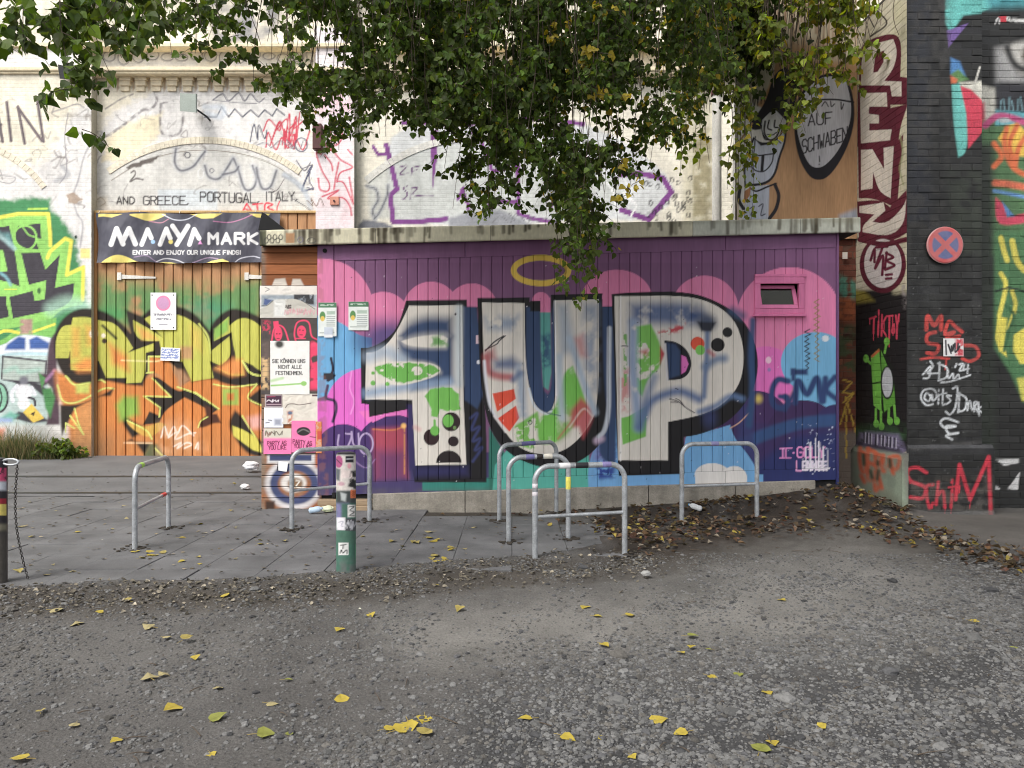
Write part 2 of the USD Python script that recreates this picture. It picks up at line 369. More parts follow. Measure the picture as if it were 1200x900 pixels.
pb.stroke([(128, 204), (160, 184), (200, 171), (240, 167), (280, 171), (320, 184), (352, 206)], 1.2, (120, 100, 70), a=.8); pb.stroke([(131, 211), (165, 191), (205, 179), (240, 176), (280, 180), (318, 192), (348, 212)], 1.2, (110, 96, 74), a=.7)
pb.stroke([(428, 210), (460, 190), (500, 174), (560, 163)], 1.6, (90, 84, 76), a=.8); pb.stroke([(436, 214), (470, 195), (510, 182), (560, 173)], 1.6, (90, 84, 76), a=.8)
for k in range(70):
    r_ = np.random.default_rng(300 + k); x, y = r_.uniform(-20, 370), r_.uniform(84, 250); q = np.cumsum(r_.normal(0, 5, (5, 2)), 0) + (x, y); pb.stroke(q, r_.uniform(.6, 2.2), (130, 122, 118), a=r_.uniform(.25, .7), soft=.6)
for k in range(40):
    r_ = np.random.default_rng(500 + k); x, y = r_.uniform(-20, 830), r_.uniform(60, 262); pb.ell(x, y, r_.uniform(1, 9), r_.uniform(1, 6), (150, 138, 118), soft=2, a=r_.uniform(.15, .5), pat=(4, .4, .15))
# left bay lettering and scribbles
for q in ([(8, 120), (13, 165)], [(21, 125), (29, 168)], [(21, 126), (49, 165)], [(44, 119), (51, 166)], [(-14, 168), (-6, 122), (3, 166)], [(-10, 148), (1, 146)]):
    pb.stroke(q, 3.6, (112, 100, 104), soft=.8)
pb.stroke([(0, 205), (18, 208), (12, 215), (0, 213)], 1.2, (150, 146, 150), a=.8)
pb.stroke([(80, 133), (76, 160), (78, 200), (70, 215)], 1.4, (140, 136, 140), a=.8)
pb.stroke([(62, 131), (75, 127), (90, 122), (98, 126)], 1.6, (150, 145, 148), a=.8)
pb.stroke([(105, 170), (98, 185), (92, 210), (86, 230), (90, 250), (97, 262), (94, 290)], 2, (150, 148, 154), a=.7, soft=1)
pb.poly([(78, 228), (88, 225), (96, 233), (88, 240), (80, 237)], (178, 158, 140), rough=5, soft=1)
pb.stroke([(73, 195), (80, 205), (65, 212)], 4, (150, 152, 160), a=.6, soft=3)
# band of curls under the upper ledge
for k in range(16):
    pb.ring(128 + k * 17, 66 + 2 * math.sin(k * 1.7), 7, 6 + 2 * math.sin(k), 1.3, (110, 108, 120), a=.8)
pb.stroke([(79, 55), (79, 72)], 1.4, (120, 110, 130)); pb.stroke([(71, 62), (86, 61)], 1.4, (120, 110, 130))
# gate bay scribbles
pb.fr(100, 60, 4.286)
for q, w in (([(80, 440), (180, 380), (280, 300), (330, 290), (360, 250), (350, 210)], 14), ([(100, 290), (180, 240), (240, 215)], 7), ([(380, 265), (375, 330), (385, 410), (430, 425), (480, 400), (490, 300), (480, 250)], 12), ([(390, 260), (440, 250)], 8)):
    pb.stroke(q, w, (124, 118, 120), soft=1, a=.85, pat=(5, .42, .2))
pb.stroke([(640, 245), (690, 215), (720, 250), (770, 210), (800, 250), (830, 215), (870, 255), (900, 235)], 6, (110, 110, 122))
pb.stroke([(640, 245), (760, 258), (860, 262)], 5, (110, 110, 122), a=.7)
pb.stroke([(600, 330), (660, 330), (685, 280), (720, 330), (750, 290), (790, 330), (830, 295), (870, 330), (900, 295), (940, 325), (960, 290), (1000, 320)], 7, (88, 90, 104), smooth=False)
pb.stroke([(960, 270), (990, 250), (1000, 270), (1020, 250), (1040, 268)], 4, (90, 90, 100))
pb.stroke([(600, 280), (690, 285), (680, 330), (610, 310)], 30, (196, 208, 222), soft=3, a=.6)
for q in ([(455, 490), (450, 560), (480, 600), (540, 580), (580, 530), (600, 505)], [(600, 575), (620, 630), (670, 640), (710, 590), (740, 540)], [(745, 540), (770, 600), (800, 690), (840, 690), (860, 640), (840, 575)], [(860, 585), (870, 640), (890, 690), (930, 680), (960, 600)], [(690, 620), (750, 605), (770, 580)]):
    pb.stroke(q, 26, (186, 188, 194), soft=3, a=.6); pb.stroke(q, 10, (98, 99, 108), soft=1.2, a=.9)
pb.ring(513, 522, 14, 14, 6, (96, 96, 104)); pb.ring(635, 600, 10, 10, 5, (130, 130, 138)); pb.ring(580, 615, 14, 24, 5, (226, 226, 226))
pb.poly([(205, 580), (300, 545), (385, 520), (330, 560), (270, 580), (215, 590)], (104, 96, 90), rough=4, soft=1)
pb.stroke([(230, 610), (245, 600), (250, 620), (225, 655), (255, 640), (290, 645)], 8, (110, 104, 100))
pb.stroke([(60, 745), (80, 735), (100, 760), (80, 775)], 5, (150, 140, 130)); pb.rect(50, 730, 110, 790, (190, 176, 150), soft=3, a=.5)
pb.text('AND', 158, 768, 36, (62, 58, 58), w=24, th=7)
pb.text('GREECE,', 292, 772, 44, (62, 58, 60), w=28, th=7, gap=.3)
pb.text('PORTUGAL,', 578, 755, 48, (58, 54, 56), w=28, th=7, gap=.28, rise=-.03)
pb.text('ITALY,', 905, 752, 44, (62, 58, 60), w=26, th=6.5, gap=.3)
pb.fr(100, 60, 4.286)
for sd, (x, y, w, h) in enumerate([(905, 330, 190, 80), (920, 400, 180, 100), (930, 300, 140, 190), (990, 380, 70, 130)]):
    pb.tag(x, y, w, h, (214, 62, 84), n=10, th=7, seed=sd + 4)
pb.tag(830, 360, 80, 110, (80, 82, 100), n=6, th=6, seed=31); pb.tag(830, 440, 300, 60, (120, 120, 132), n=8, th=4, seed=12)
pb.stroke([(860, 490), (960, 520), (1060, 590), (1140, 570)], 5, (90, 90, 100)); pb.stroke([(1060, 550), (1100, 600), (1130, 560)], 6, (84, 84, 100))
pb.stroke([(1140, 575), (1110, 640), (1090, 700), (1140, 690)], 9, (70, 76, 104)); pb.ring(1085, 470, 30, 34, 6, (84, 88, 110))
pb.stroke([(1000, 640), (960, 700), (930, 690)], 4, (120, 110, 110))
pb.stroke([(790, 805), (810, 765), (840, 810), (800, 790)], 8, (224, 50, 74), smooth=False); pb.stroke([(840, 770), (890, 765)], 8, (224, 50, 74)); pb.stroke([(862, 770), (868, 808)], 8, (224, 50, 74))
pb.stroke([(900, 805), (905, 765), (940, 770), (915, 785), (945, 800), (900, 806)], 8, (224, 50, 74)); pb.stroke([(975, 755), (965, 780), (960, 805)], 6, (224, 50, 74))
pb.stroke([(1000, 620), (1060, 660), (1110, 720), (1140, 820), (1150, 900)], 26, (176, 186, 200), soft=2, a=.7)
pb.stroke([(1040, 740), (1130, 800), (1145, 850)], 4, (90, 90, 96))
# pilaster with the pink-red tag, grime and splashes
pb.fr(360, 120, 4.615)
pb.rect(38, -400, 255, 690, (232, 222, 224), soft=.4)
pb.rect(40, 480, 250, 690, (240, 200, 206), soft=10, a=.55, pat=(12, .4, .25))
for q in ([(95, 130), (90, 210), (130, 250), (125, 110), (150, 130), (150, 230), (185, 200), (190, 140)], [(75, 280), (50, 275), (80, 370), (120, 440), (110, 480), (70, 470), (60, 410)], [(95, 285), (130, 330), (138, 370)], [(140, 260), (180, 310), (245, 350), (180, 380), (160, 430)], [(170, 325), (155, 400), (145, 470)], [(160, 425), (200, 440), (250, 550)], [(228, 405), (240, 480), (252, 550)], [(80, 510), (170, 475), (110, 520), (190, 515), (230, 560), (240, 610)], [(60, 270), (150, 255)], [(220, 255), (245, 285)]):
    pb.stroke(q, 8, (214, 66, 92), soft=.6)
pb.rect(40, -100, 250, 60, (236, 120, 140), soft=12, a=.35, pat=(14, .45, .2))
pb.stroke([(0, 380), (20, 350), (10, 420), (35, 470), (0, 460)], 6, (80, 84, 110))
pb.stroke([(0, 530), (30, 560), (20, 520), (50, 560), (70, 520), (90, 560)], 5, (120, 100, 84))
# wall behind the shed with the violet outline piece
pb.fr(); pb.rect(416, 60, 900, 270, (222, 216, 200), soft=6, a=.7); pb.rect(800, 0, 835, 270, (196, 188, 160), soft=6, a=.8); pb.rect(812, 150, 834, 270, (150, 140, 104), soft=2, a=.9, pat=(8, .35, .2))
pb.fr(400, 0, 3.0)
pb.poly([(230, 440), (330, 440), (480, 440), (640, 440), (900, 430), (1160, 620), (1170, 700), (1080, 780), (900, 770), (620, 790), (190, 790), (170, 680), (150, 510)], (206, 208, 208), soft=3, rough=4)
pb.poly([(90, 625), (160, 580), (300, 520), (500, 495), (700, 520), (960, 610), (1000, 720), (900, 760), (640, 750), (200, 770), (100, 770)], (188, 191, 186), soft=4, a=.8)
V = (128, 66, 138)
for q, w in (([(215, 432), (280, 430), (380, 440), (480, 434)], 15), ([(158, 510), (180, 600), (196, 665), (172, 685), (182, 780), (285, 778), (370, 770)], 18), ([(112, 515), (130, 545), (158, 540)], 12), ([(615, 500), (622, 640), (622, 752), (680, 770), (760, 785)], 15), ([(520, 720), (560, 708), (610, 710)], 16), ([(430, 660), (410, 700)], 12), ([(425, 665), (445, 720), (450, 750)], 12), ([(460, 470), (490, 490), (530, 600)], 13), ([(540, 600), (600, 575)], 12), ([(640, 415), (720, 420), (850, 436)], 16), ([(980, 615), (1045, 610), (1130, 625), (1160, 675), (1080, 772), (985, 738)], 20), ([(745, 700), (738, 740)], 8), ([(530, 605), (610, 590)], 10)):
    pb.stroke(q, w, V, soft=.5, smooth=False)
pb.poly([(312, 455), (340, 455), (336, 560), (322, 660), (316, 560)], V, smooth=False)
for q in ([(205, 588), (228, 582), (222, 596), (206, 612), (235, 610)], [(248, 590), (246, 613)], [(246, 590), (276, 583)], [(246, 602), (266, 598)], [(232, 655), (216, 662), (232, 680), (222, 700), (215, 698)], [(246, 660), (244, 700)], [(246, 662), (268, 660), (250, 682), (285, 690), (325, 690)]):
    pb.stroke(q, 3.8, (92, 34, 104), soft=.5)
for q in ([(90, 655), (120, 665), (130, 700), (110, 740), (120, 770)], [(165, 650), (160, 690), (135, 745), (115, 770)]):
    pb.stroke(q, 14, (166, 168, 172), soft=2, a=.8); pb.stroke(q, 5, (96, 98, 106), soft=.8, a=.9)
pb.poly([(60, 800), (75, 770), (120, 775), (180, 790), (180, 803), (60, 803)], (120, 122, 130), soft=2, rough=4)
pb.poly([(380, 770), (440, 745), (560, 740), (640, 770), (700, 800), (380, 803)], (150, 152, 158), soft=3, rough=6)
for k in range(5): pb.tag(540 + k * 60, 745 + k * 5, 80, 40, (120, 120, 126), n=5, th=3, seed=60 + k)
for k in range(26):
    r = np.random.default_rng(90 + k)
    pb.ring(1060 + r.uniform(0, 170), 660 + r.uniform(-40, 120), 6, 8, 4, (34, 34, 38), a=.8)
pb.fr()
pb.stroke([(700, 205), (716, 220), (722, 240)], 2, (232, 232, 230)); pb.stroke([(730, 225), (745, 240), (740, 252)], 2, (232, 232, 230))
# ---- left wall mural
pb.fr()
pb.poly([(-60, 238), (0, 234), (58, 233), (62, 250), (84, 268), (92, 300), (100, 330), (104, 395), (60, 420), (-60, 420)], (62, 140, 84), soft=4, rough=8)
pb.fr(0, 220, 5.625)
pb.poly([(-300, 210), (0, 190), (330, 172), (342, 385), (430, 330), (480, 342), (455, 560), (552, 520), (545, 770), (400, 800), (330, 880), (200, 905), (0, 940), (-300, 940)], (140, 206, 88), soft=.8)
BK = (66, 62, 70)
pb.poly([(-300, 270), (0, 262), (60, 250), (95, 400), (130, 650), (0, 600), (-300, 640)], BK)
pb.poly([(-300, 300), (0, 290), (60, 370), (100, 400), (60, 300)], (120, 190, 190), soft=4, a=.6); pb.stroke([(0, 320), (40, 350), (95, 400)], 22, (176, 214, 214), soft=3, a=.7)
pb.stroke([(0, 560), (40, 590), (70, 640)], 16, (120, 180, 190), soft=2, a=.8); pb.poly([(0, 410), (20, 410), (50, 550), (0, 555)], (140, 206, 88))
pb.poly([(100, 300), (120, 250), (265, 235), (272, 335), (230, 330), (255, 405), (160, 400), (108, 360)], BK)
pb.ring(165, 330, 75, 80, 14, (140, 206, 88)); pb.stroke([(150, 260), (190, 310), (240, 330), (255, 370)], 10, (140, 206, 88))
pb.poly([(140, 430), (265, 428), (300, 540), (395, 440), (362, 660), (490, 628), (480, 740), (390, 800), (280, 820), (85, 862), (62, 720), (215, 680), (230, 745), (295, 735), (305, 610), (190, 640)], BK)
pb.poly([(225, 655), (300, 612), (292, 735), (228, 745)], (140, 206, 88)); pb.ell(258, 680, 12, 20, (70, 110, 60))
pb.poly([(-300, 720), (40, 715), (60, 850), (0, 865), (-300, 900)], BK); pb.stroke([(45, 700), (50, 780), (75, 840)], 10, (140, 206, 88))
Y1 = (236, 226, 52)
pb.stroke([(-200, 215), (0, 195), (120, 172), (318, 172), (330, 300), (332, 380)], 24, Y1, smooth=False, soft=1)
pb.stroke([(312, 462), (330, 420), (430, 335), (470, 350), (455, 470), (440, 575), (550, 522), (545, 740)], 24, Y1, smooth=False, soft=1)
pb.stroke([(185, 140), (310, 138)], 10, (180, 220, 60)); pb.stroke([(30, 668), (110, 668)], 6, Y1)
pb.poly([(530, 400), (595, 400), (595, 465), (530, 465)], (240, 222, 130), soft=1); pb.ell(500, 325, 10, 10, (40, 60, 50))
pb.stroke([(340, 800), (430, 760), (520, 770), (600, 800)], 60, (170, 214, 190), soft=10, a=.7)
pb.fr(0, 370, 5.0)
pb.poly([(-300, 200), (0, 160), (115, 60), (330, 10), (325, 130), (200, 120), (100, 130), (0, 180), (-300, 220)], (120, 190, 84), soft=1)
pb.stroke([(-100, 160), (20, 90), (110, 100)], 18, Y1); pb.stroke([(190, 95), (320, 50)], 14, Y1)
pb.rect(118, 20, 190, 108, (176, 140, 128), soft=2, pat=(5, .3, .2))
pb.poly([(-300, 190), (0, 190), (100, 112), (200, 112), (300, 130), (295, 240), (200, 235), (0, 240), (-300, 250)], (222, 228, 236), soft=1)
pb.poly([(40, 170), (110, 120), (150, 130), (148, 198), (30, 200)], (58, 92, 160), soft=2); pb.poly([(170, 140), (215, 120), (290, 160), (285, 195), (175, 195)], (62, 96, 164), soft=2)
pb.stroke([(0, 235), (120, 222), (280, 225)], 14, (170, 206, 214), soft=2)
pb.poly([(-300, 235), (280, 235), (280, 640), (-300, 700)], (180, 200, 196), soft=2)
pb.poly([(12, 232), (275, 262), (268, 395), (130, 400), (5, 375)], (70, 66, 74)); pb.poly([(22, 245), (265, 272), (258, 390), (14, 372)], (178, 190, 182), soft=1)
pb.stroke([(30, 325), (90, 305), (120, 330), (230, 315)], 22, (156, 202, 184), soft=3, a=.7)
pb.ell(-10, 480, 62, 92, (60, 60, 66)); pb.ell(-12, 480, 52, 80, (128, 186, 156)); pb.stroke([(0, 430), (10, 480), (0, 530)], 10, (50, 56, 60))
pb.poly([(60, 385), (230, 390), (280, 440), (250, 470), (170, 400), (110, 430), (90, 390)], BK, soft=1.5)
pb.ell(140, 450, 50, 50, (232, 232, 236), soft=2); pb.ell(138, 515, 36, 34, (238, 238, 242), soft=1.5); pb.ell(140, 378, 26, 24, (120, 120, 130), soft=2)
pb.stroke([(100, 410), (70, 450), (75, 500)], 22, (226, 228, 234)); pb.stroke([(185, 420), (205, 460)], 22, (226, 228, 234)); pb.stroke([(170, 480), (200, 490), (205, 525)], 14, BK)
pb.poly([(110, 560), (60, 600), (110, 610), (180, 630), (290, 620), (250, 590)], BK, soft=1.5)
pb.poly([(135, 565), (185, 515), (260, 600), (195, 628)], (232, 196, 60)); pb.poly([(178, 575), (205, 560), (200, 590)], (60, 50, 40))
pb.poly([(60, 560), (110, 580), (70, 620), (0, 600)], (110, 180, 160), soft=3); pb.rect(-300, 600, 70, 625, (150, 170, 214), soft=3)
pb.poly([(-300, 625), (280, 640), (300, 840), (-300, 840)], (206, 208, 204), soft=4); pb.poly([(-200, 660), (30, 660), (10, 780), (-200, 780)], (224, 140, 110), soft=4)
pb.poly([(285, 140), (345, 80), (330, 300), (350, 560), (350, 640), (270, 640), (300, 500), (310, 430), (280, 400), (240, 420), (225, 340), (270, 340)], (84, 62, 74), soft=2)
pb.poly([(248, 430), (300, 420), (322, 480), (295, 600), (265, 540)], (70, 140, 74), soft=2); pb.poly([(225, 330), (270, 370), (245, 425)], (80, 150, 80), soft=1); pb.stroke([(270, 380), (320, 320)], 16, (170, 120, 160), soft=2)
# ---- the orange and yellow-green piece that runs from the wall over the gate
pg = Paint()
for p_ in (pb, pg):
    p_.fr(60, 350, 4.736)
    OR, YG, KK, LG = (206, 122, 44), (188, 188, 62), (42, 34, 28), (206, 214, 96)
    p_.poly([(250, -120), (700, -60), (1184, -110), (1184, 140), (880, 240), (500, 160), (250, 120)], (74, 138, 74), soft=14, a=.9, pat=(16, .36, .2))
    p_.poly([(250, 40), (420, 60), (420, 130), (250, 120)], (60, 150, 80), soft=10, a=.8); p_.poly([(700, 60), (860, -10), (1000, 40), (900, 160)], (58, 146, 110), soft=12, a=.7)
    p_.poly([(20, 400), (250, 440), (1184, 420), (1184, 880), (60, 880), (110, 760), (30, 520)], OR, soft=5)
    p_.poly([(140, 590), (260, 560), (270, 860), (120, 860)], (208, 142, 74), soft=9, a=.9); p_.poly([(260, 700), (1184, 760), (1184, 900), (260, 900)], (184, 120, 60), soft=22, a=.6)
    p_.poly([(20, 330), (10, 220), (50, 120), (135, 55), (235, 52), (330, 85), (405, 150), (440, 190), (412, 60), (505, 98), (565, 40), (700, 36), (805, 85), (880, 180), (895, 130), (990, 48), (1085, 68), (1200, 120), (1200, 480), (1080, 490), (960, 475), (900, 440), (780, 462), (720, 350), (650, 345), (530, 420), (510, 485), (415, 478), (290, 450), (240, 470), (140, 480), (60, 420)], KK, soft=2.2)
    p_.poly([(25, 330), (25, 220), (60, 150), (112, 145), (120, 105), (200, 100), (270, 122), (350, 132), (410, 200), (455, 275), (425, 300), (570, 247), (572, 288), (525, 300), (525, 410), (500, 465), (415, 470), (418, 440), (300, 440), (255, 350), (240, 400), (150, 400), (110, 395), (105, 290), (96, 330)], YG, soft=.8)
    p_.poly([(120, 370), (190, 330), (245, 330), (235, 400), (150, 405)], (226, 140, 50), soft=6); p_.poly([(320, 250), (420, 320), (430, 400), (340, 360)], (222, 130, 50), soft=7)
    p_.poly([(190, 150), (250, 160), (260, 250), (200, 260)], (226, 170, 56), soft=6); p_.stroke([(285, 150), (360, 220)], 10, (60, 60, 30), soft=2); p_.rect(115, 160, 160, 330, (228, 150, 50), soft=5, a=.6)
    p_.poly([(240, 350), (265, 345), (305, 440), (235, 450)], KK, soft=1)
    p_.poly([(455, 118), (540, 165), (620, 215), (515, 112), (560, 88), (700, 82), (795, 130), (860, 200), (888, 290), (990, 208), (1002, 320), (940, 372), (880, 345), (902, 440), (780, 460), (745, 380), (700, 335), (620, 335), (600, 235), (500, 235), (460, 190)], YG, soft=.8)
    p_.poly([(470, 150), (540, 185), (590, 225), (505, 225)], (224, 166, 70), soft=4); p_.rect(715, 265, 785, 335, (196, 150, 96), soft=3); p_.poly([(770, 150), (830, 180), (840, 300), (780, 260)], (214, 180, 66), soft=6, a=.7)
    p_.stroke([(885, 300), (870, 210), (820, 140)], 8, LG, soft=1)
    p_.poly([(905, 235), (905, 170), (985, 100), (988, 150), (1040, 108), (1100, 108), (1168, 155), (1200, 200), (1200, 420), (1060, 345), (1072, 425), (1000, 432), (905, 380), (1000, 412), (1028, 330), (1008, 250), (1002, 185)], YG, soft=.8)
    p_.poly([(1010, 330), (1060, 340), (1070, 420), (1000, 430), (910, 390)], (226, 140, 60), soft=5); p_.poly([(905, 170), (985, 105), (980, 180), (905, 230)], (130, 180, 66), soft=2)
    p_.poly([(1060, 345), (1120, 370), (1165, 420), (1090, 400)], KK, soft=1); p_.stroke([(1060, 345), (1110, 415), (1200, 430)], 12, LG)
    p_.poly([(545, 320), (655, 340), (700, 480), (690, 515), (640, 455), (590, 412), (545, 410)], OR, soft=.7); p_.stroke([(540, 410), (540, 320), (640, 322)], 9, LG, smooth=False); p_.stroke([(530, 412), (570, 408)], 8, LG)
    p_.poly([(655, 345), (730, 350), (770, 455), (740, 470), (700, 400), (690, 380)], KK, soft=1); p_.poly([(690, 390), (730, 395), (770, 450), (710, 500)], (176, 130, 90), soft=3)
    p_.poly([(510, 540), (640, 552), (665, 540), (560, 440), (590, 430), (700, 520), (760, 500), (850, 560), (930, 612), (890, 640), (850, 602), (740, 548), (630, 620), (600, 690), (510, 700), (545, 625), (600, 650), (600, 600)], KK, soft=1)
    p_.stroke([(560, 440), (665, 545), (512, 540), (605, 605), (600, 655)], 8, LG, smooth=False); p_.stroke([(700, 490), (800, 525), (850, 560)], 9, LG); p_.stroke([(800, 520), (930, 612)], 9, LG)
    p_.poly([(395, 640), (420, 660), (525, 720), (590, 690), (560, 720), (520, 735), (420, 790), (560, 800), (520, 870), (395, 700)], KK, soft=2.4)
    p_.poly([(418, 672), (450, 690), (525, 716), (600, 682), (640, 700), (560, 770), (500, 760), (425, 700)], (206, 160, 52), soft=1); p_.stroke([(420, 675), (525, 730), (560, 780)], 9, LG)
    p_.poly([(515, 868), (550, 800), (590, 810), (640, 880), (515, 890)], (92, 96, 60), soft=3); p_.stroke([(575, 830), (630, 885)], 9, LG)
    p_.poly([(820, 680), (870, 640), (920, 640), (945, 690), (900, 690), (850, 715), (820, 715)], (76, 40, 26), soft=1.5); p_.stroke([(815, 715), (830, 680), (870, 655)], 7, LG); p_.poly([(850, 590), (900, 610), (890, 660), (860, 650)], (76, 40, 26), soft=1.5)
    p_.poly([(985, 680), (1020, 620), (1060, 650), (1135, 770), (1184, 800), (1184, 880), (1090, 870), (1000, 750)], KK, soft=2.5); p_.poly([(1005, 705), (1060, 725), (1140, 770), (1184, 860), (1120, 840), (1010, 760)], (206, 196, 60), soft=1); p_.stroke([(1060, 650), (1130, 765)], 9, LG)
    p_.poly([(360, 590), (400, 540), (480, 545), (490, 640), (380, 680)], (128, 168, 50), soft=5); p_.poly([(950, 500), (1040, 500), (1040, 590), (950, 590)], (150, 176, 60), soft=2); p_.rect(975, 525, 1015, 565, OR, soft=2)
    p_.poly([(1090, 555), (1184, 480), (1184, 600), (1140, 590)], KK, soft=2); p_.stroke([(1140, 475), (1092, 550), (1184, 600)], 9, LG); p_.stroke([(900, 475), (1000, 490), (1140, 475)], 9, LG)
    p_.stroke([(80, 430), (140, 480), (260, 450), (300, 465)], 10, LG, soft=1); p_.poly([(60, 405), (110, 420), (210, 440), (300, 430), (240, 465), (140, 465)], KK, soft=1.2)
    p_.poly([(135, 480), (215, 470), (210, 525), (140, 525)], (190, 196, 80), soft=3)
    p_.stroke([(35, 480), (60, 560), (110, 580), (180, 560), (290, 500), (350, 500)], 8, LG, soft=1)
    p_.poly([(50, 590), (160, 590), (290, 530), (350, 495), (330, 540), (270, 540), (200, 575), (130, 610), (110, 655), (60, 760), (50, 700)], KK, soft=2)
    p_.stroke([(105, 650), (180, 755), (150, 690), (130, 610)], 8, LG, smooth=False); p_.stroke([(80, 740), (80, 690), (130, 720)], 7, LG, smooth=False)
    p_.poly([(600, 720), (720, 680), (800, 740), (830, 830), (600, 860)], (226, 176, 130), soft=14, a=.7, pat=(14, .4, .2))
    for q in ([(610, 770), (630, 710), (650, 760), (680, 710), (700, 750), (730, 705), (790, 760)], [(650, 770), (700, 740), (690, 780), (760, 750), (800, 745)], [(680, 820), (720, 800), (700, 830), (750, 800), (780, 810), (740, 830)], [(800, 830), (815, 800), (815, 835)]):
        p_.stroke(q, 9, (238, 214, 196), soft=.7)
    p_.stroke([(390, 342), (560, 348), (600, 345)], 7, (232, 220, 150), soft=1, a=.8); p_.stroke([(405, 800), (560, 802)], 8, (232, 196, 150), soft=1, a=.8)
    p_.ell(295, 235, 14, 14, (60, 44, 30), soft=1); p_.ell(235, 195, 22, 22, (236, 220, 200), soft=2); p_.ell(290, 205, 12, 12, (236, 220, 200), soft=1)
    p_.poly([(1090, 660), (1184, 640), (1184, 720), (1110, 720)], (230, 176, 170), soft=5, a=.8)
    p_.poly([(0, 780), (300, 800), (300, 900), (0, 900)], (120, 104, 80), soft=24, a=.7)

Rx = lambda a, b, Y, s=1.2: np.arange(a, b + s * .6, (b - a) / max(1, round((b - a) / s))) if b > a else np.array([a, b])
def panel(x0, x1, y0, y1, Y, s=1.25):
    us = np.linspace(x0, x1, max(2, int((x1 - x0) / s) + 1)); vs = np.linspace(y1, y0, max(2, int((y1 - y0) / s) + 1))
    return grid(us, vs, lambda u, v: np.stack([(u - 600) / F * Y, np.full_like(u, Y), CAMH + (450 - v) / F * Y], 1))
bld = thing('depot_building', 'long cream painted brick depot with graffiti, arches and a brick cornice behind the shed', 'building', (wx(240, BF), BF, 0))
def wall_part(name, m, base=CREAM, paint=pb, mt='far_brick', label=None):
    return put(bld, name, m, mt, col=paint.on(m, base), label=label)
wall_part('wall', panel(-130, 107, -30, 548, BF), label='cream wall bay with a green and black mural')
x107 = wx(107, BF)
wall_part('jamb', grid(np.linspace(BF, BR, 5), np.linspace(-.1, 9.3, 200), lambda u, v: np.stack([np.full_like(u, x107), u, v], 1)), base=C(176, 170, 150), paint=Paint())
wall_part('wall', panel(111, 371, -30, 300, BR), label='whitewashed bay above the wooden gate')
wall_part('pilaster', cat([panel(370, 415, -30, 300, BF)]), label='white pilaster with a pink red tag')
x415, x370 = wx(415, BF), wx(370, BF)
wall_part('jamb', grid(np.linspace(BF, BR, 5), np.linspace(3.5, 9.3, 140), lambda u, v: np.stack([np.full_like(u, x415), u, v], 1)), base=C(150, 150, 138), paint=Paint())
wall_part('jamb', grid(np.linspace(BR, BF, 3), np.linspace(-.1, 9.3, 20), lambda u, v: np.stack([np.full_like(u, x370), u, v], 1)), base=C(190, 184, 170), paint=Paint())
wall_part('wall', panel(416, 900, -30, 300, BR, 1.9), label='pale wall bay with a violet outline piece')
def plain(name, m, base=CREAM, mt='far_brick', label=None): return put(bld, name, m, mt, col=np.broadcast_to(base, (len(m[0]), 3)), label=label)
plain('end_wall', cat([box(-22, wx(-130, BF), BF, BF + .3, -.2, 9.3), box(-22, 12, BR + .3, BR + 9, -.2, 9.25), box(wx(900, BF), 12, BF, BF + .3, -.2, 9.3), box(wx(415, BF), wx(900, BF), BR + .004, BR + .3, -.2, 3.5)]))
plain('parapet', box(-22, 12, BF - .12, BR + 9.2, 9.3, 9.7))
# cornice ledges and stepped corbels
for y0, y1, d in ((50, 54.5, .055), (78, 82.5, .07), (83, 86, .04)):
    for a, b in ((-130, 110), (110, 370), (370, 640), (640, 900)):
        m = cbox(wx(a, BF - d) + .001, wx(b, BF - d), BF - d, BR, wz(y1, BF - d), wz(y0, BF - d), .01)
        put(bld, 'cornice_ledge', m, 'far_brick', col=np.broadcast_to(C(236, 220, 184), (len(m[0]), 3)))
for k in range(26):
    cx = 146 + 18.3 * k
    if 368 < cx < 420: continue
    parts = []
    for j, (w, d) in enumerate(((13.5, .10), (12, .07), (10, .035))):
        y0 = 87 + j * 6.6
        parts.append(cbox(wx(cx - w / 2, BR - d), wx(cx + w / 2, BR - d), BR - d, BR + .01, wz(y0 + 6.2, BR - d), wz(y0, BR - d), .006))
    m = cat(parts); put(bld, 'corbel', m, 'far_brick', col=np.broadcast_to(C(238, 222, 190), (len(m[0]), 3)))
# arch bands of header bricks over each bay
def arch(cx, cy, R, t, a0, a1, n, Y, d, base):
    for k in range(n):
        b0, b1 = a0 + (a1 - a0) * (k + .04) / n, a0 + (a1 - a0) * (k + .96) / n
        pts = []
        for yy in (Y - d, Y + .01):
            for r in (R, R + t):
                for b in (b0, b1): pts.append((wx(cx + r * math.sin(b), Y), yy, wz(cy - r * math.cos(b), Y)))
        m = arr(trimesh.convex.convex_hull(np.array(pts)))
        put(bld, 'arch_brick', m, 'far_brick', col=np.broadcast_to(base * (0.9 + .12 * rng.random()), (len(m[0]), 3)))
arch(239, 353, 185, 7.5, -.635, .64, 46, BR, .012, C(230, 220, 196))
arch(560, 355, 190, 8, -.74, .60, 46, BR, .012, C(214, 212, 204))
arch(-60, 300, 134, 7, .05, .95, 18, BF, .012, C(230, 220, 198))
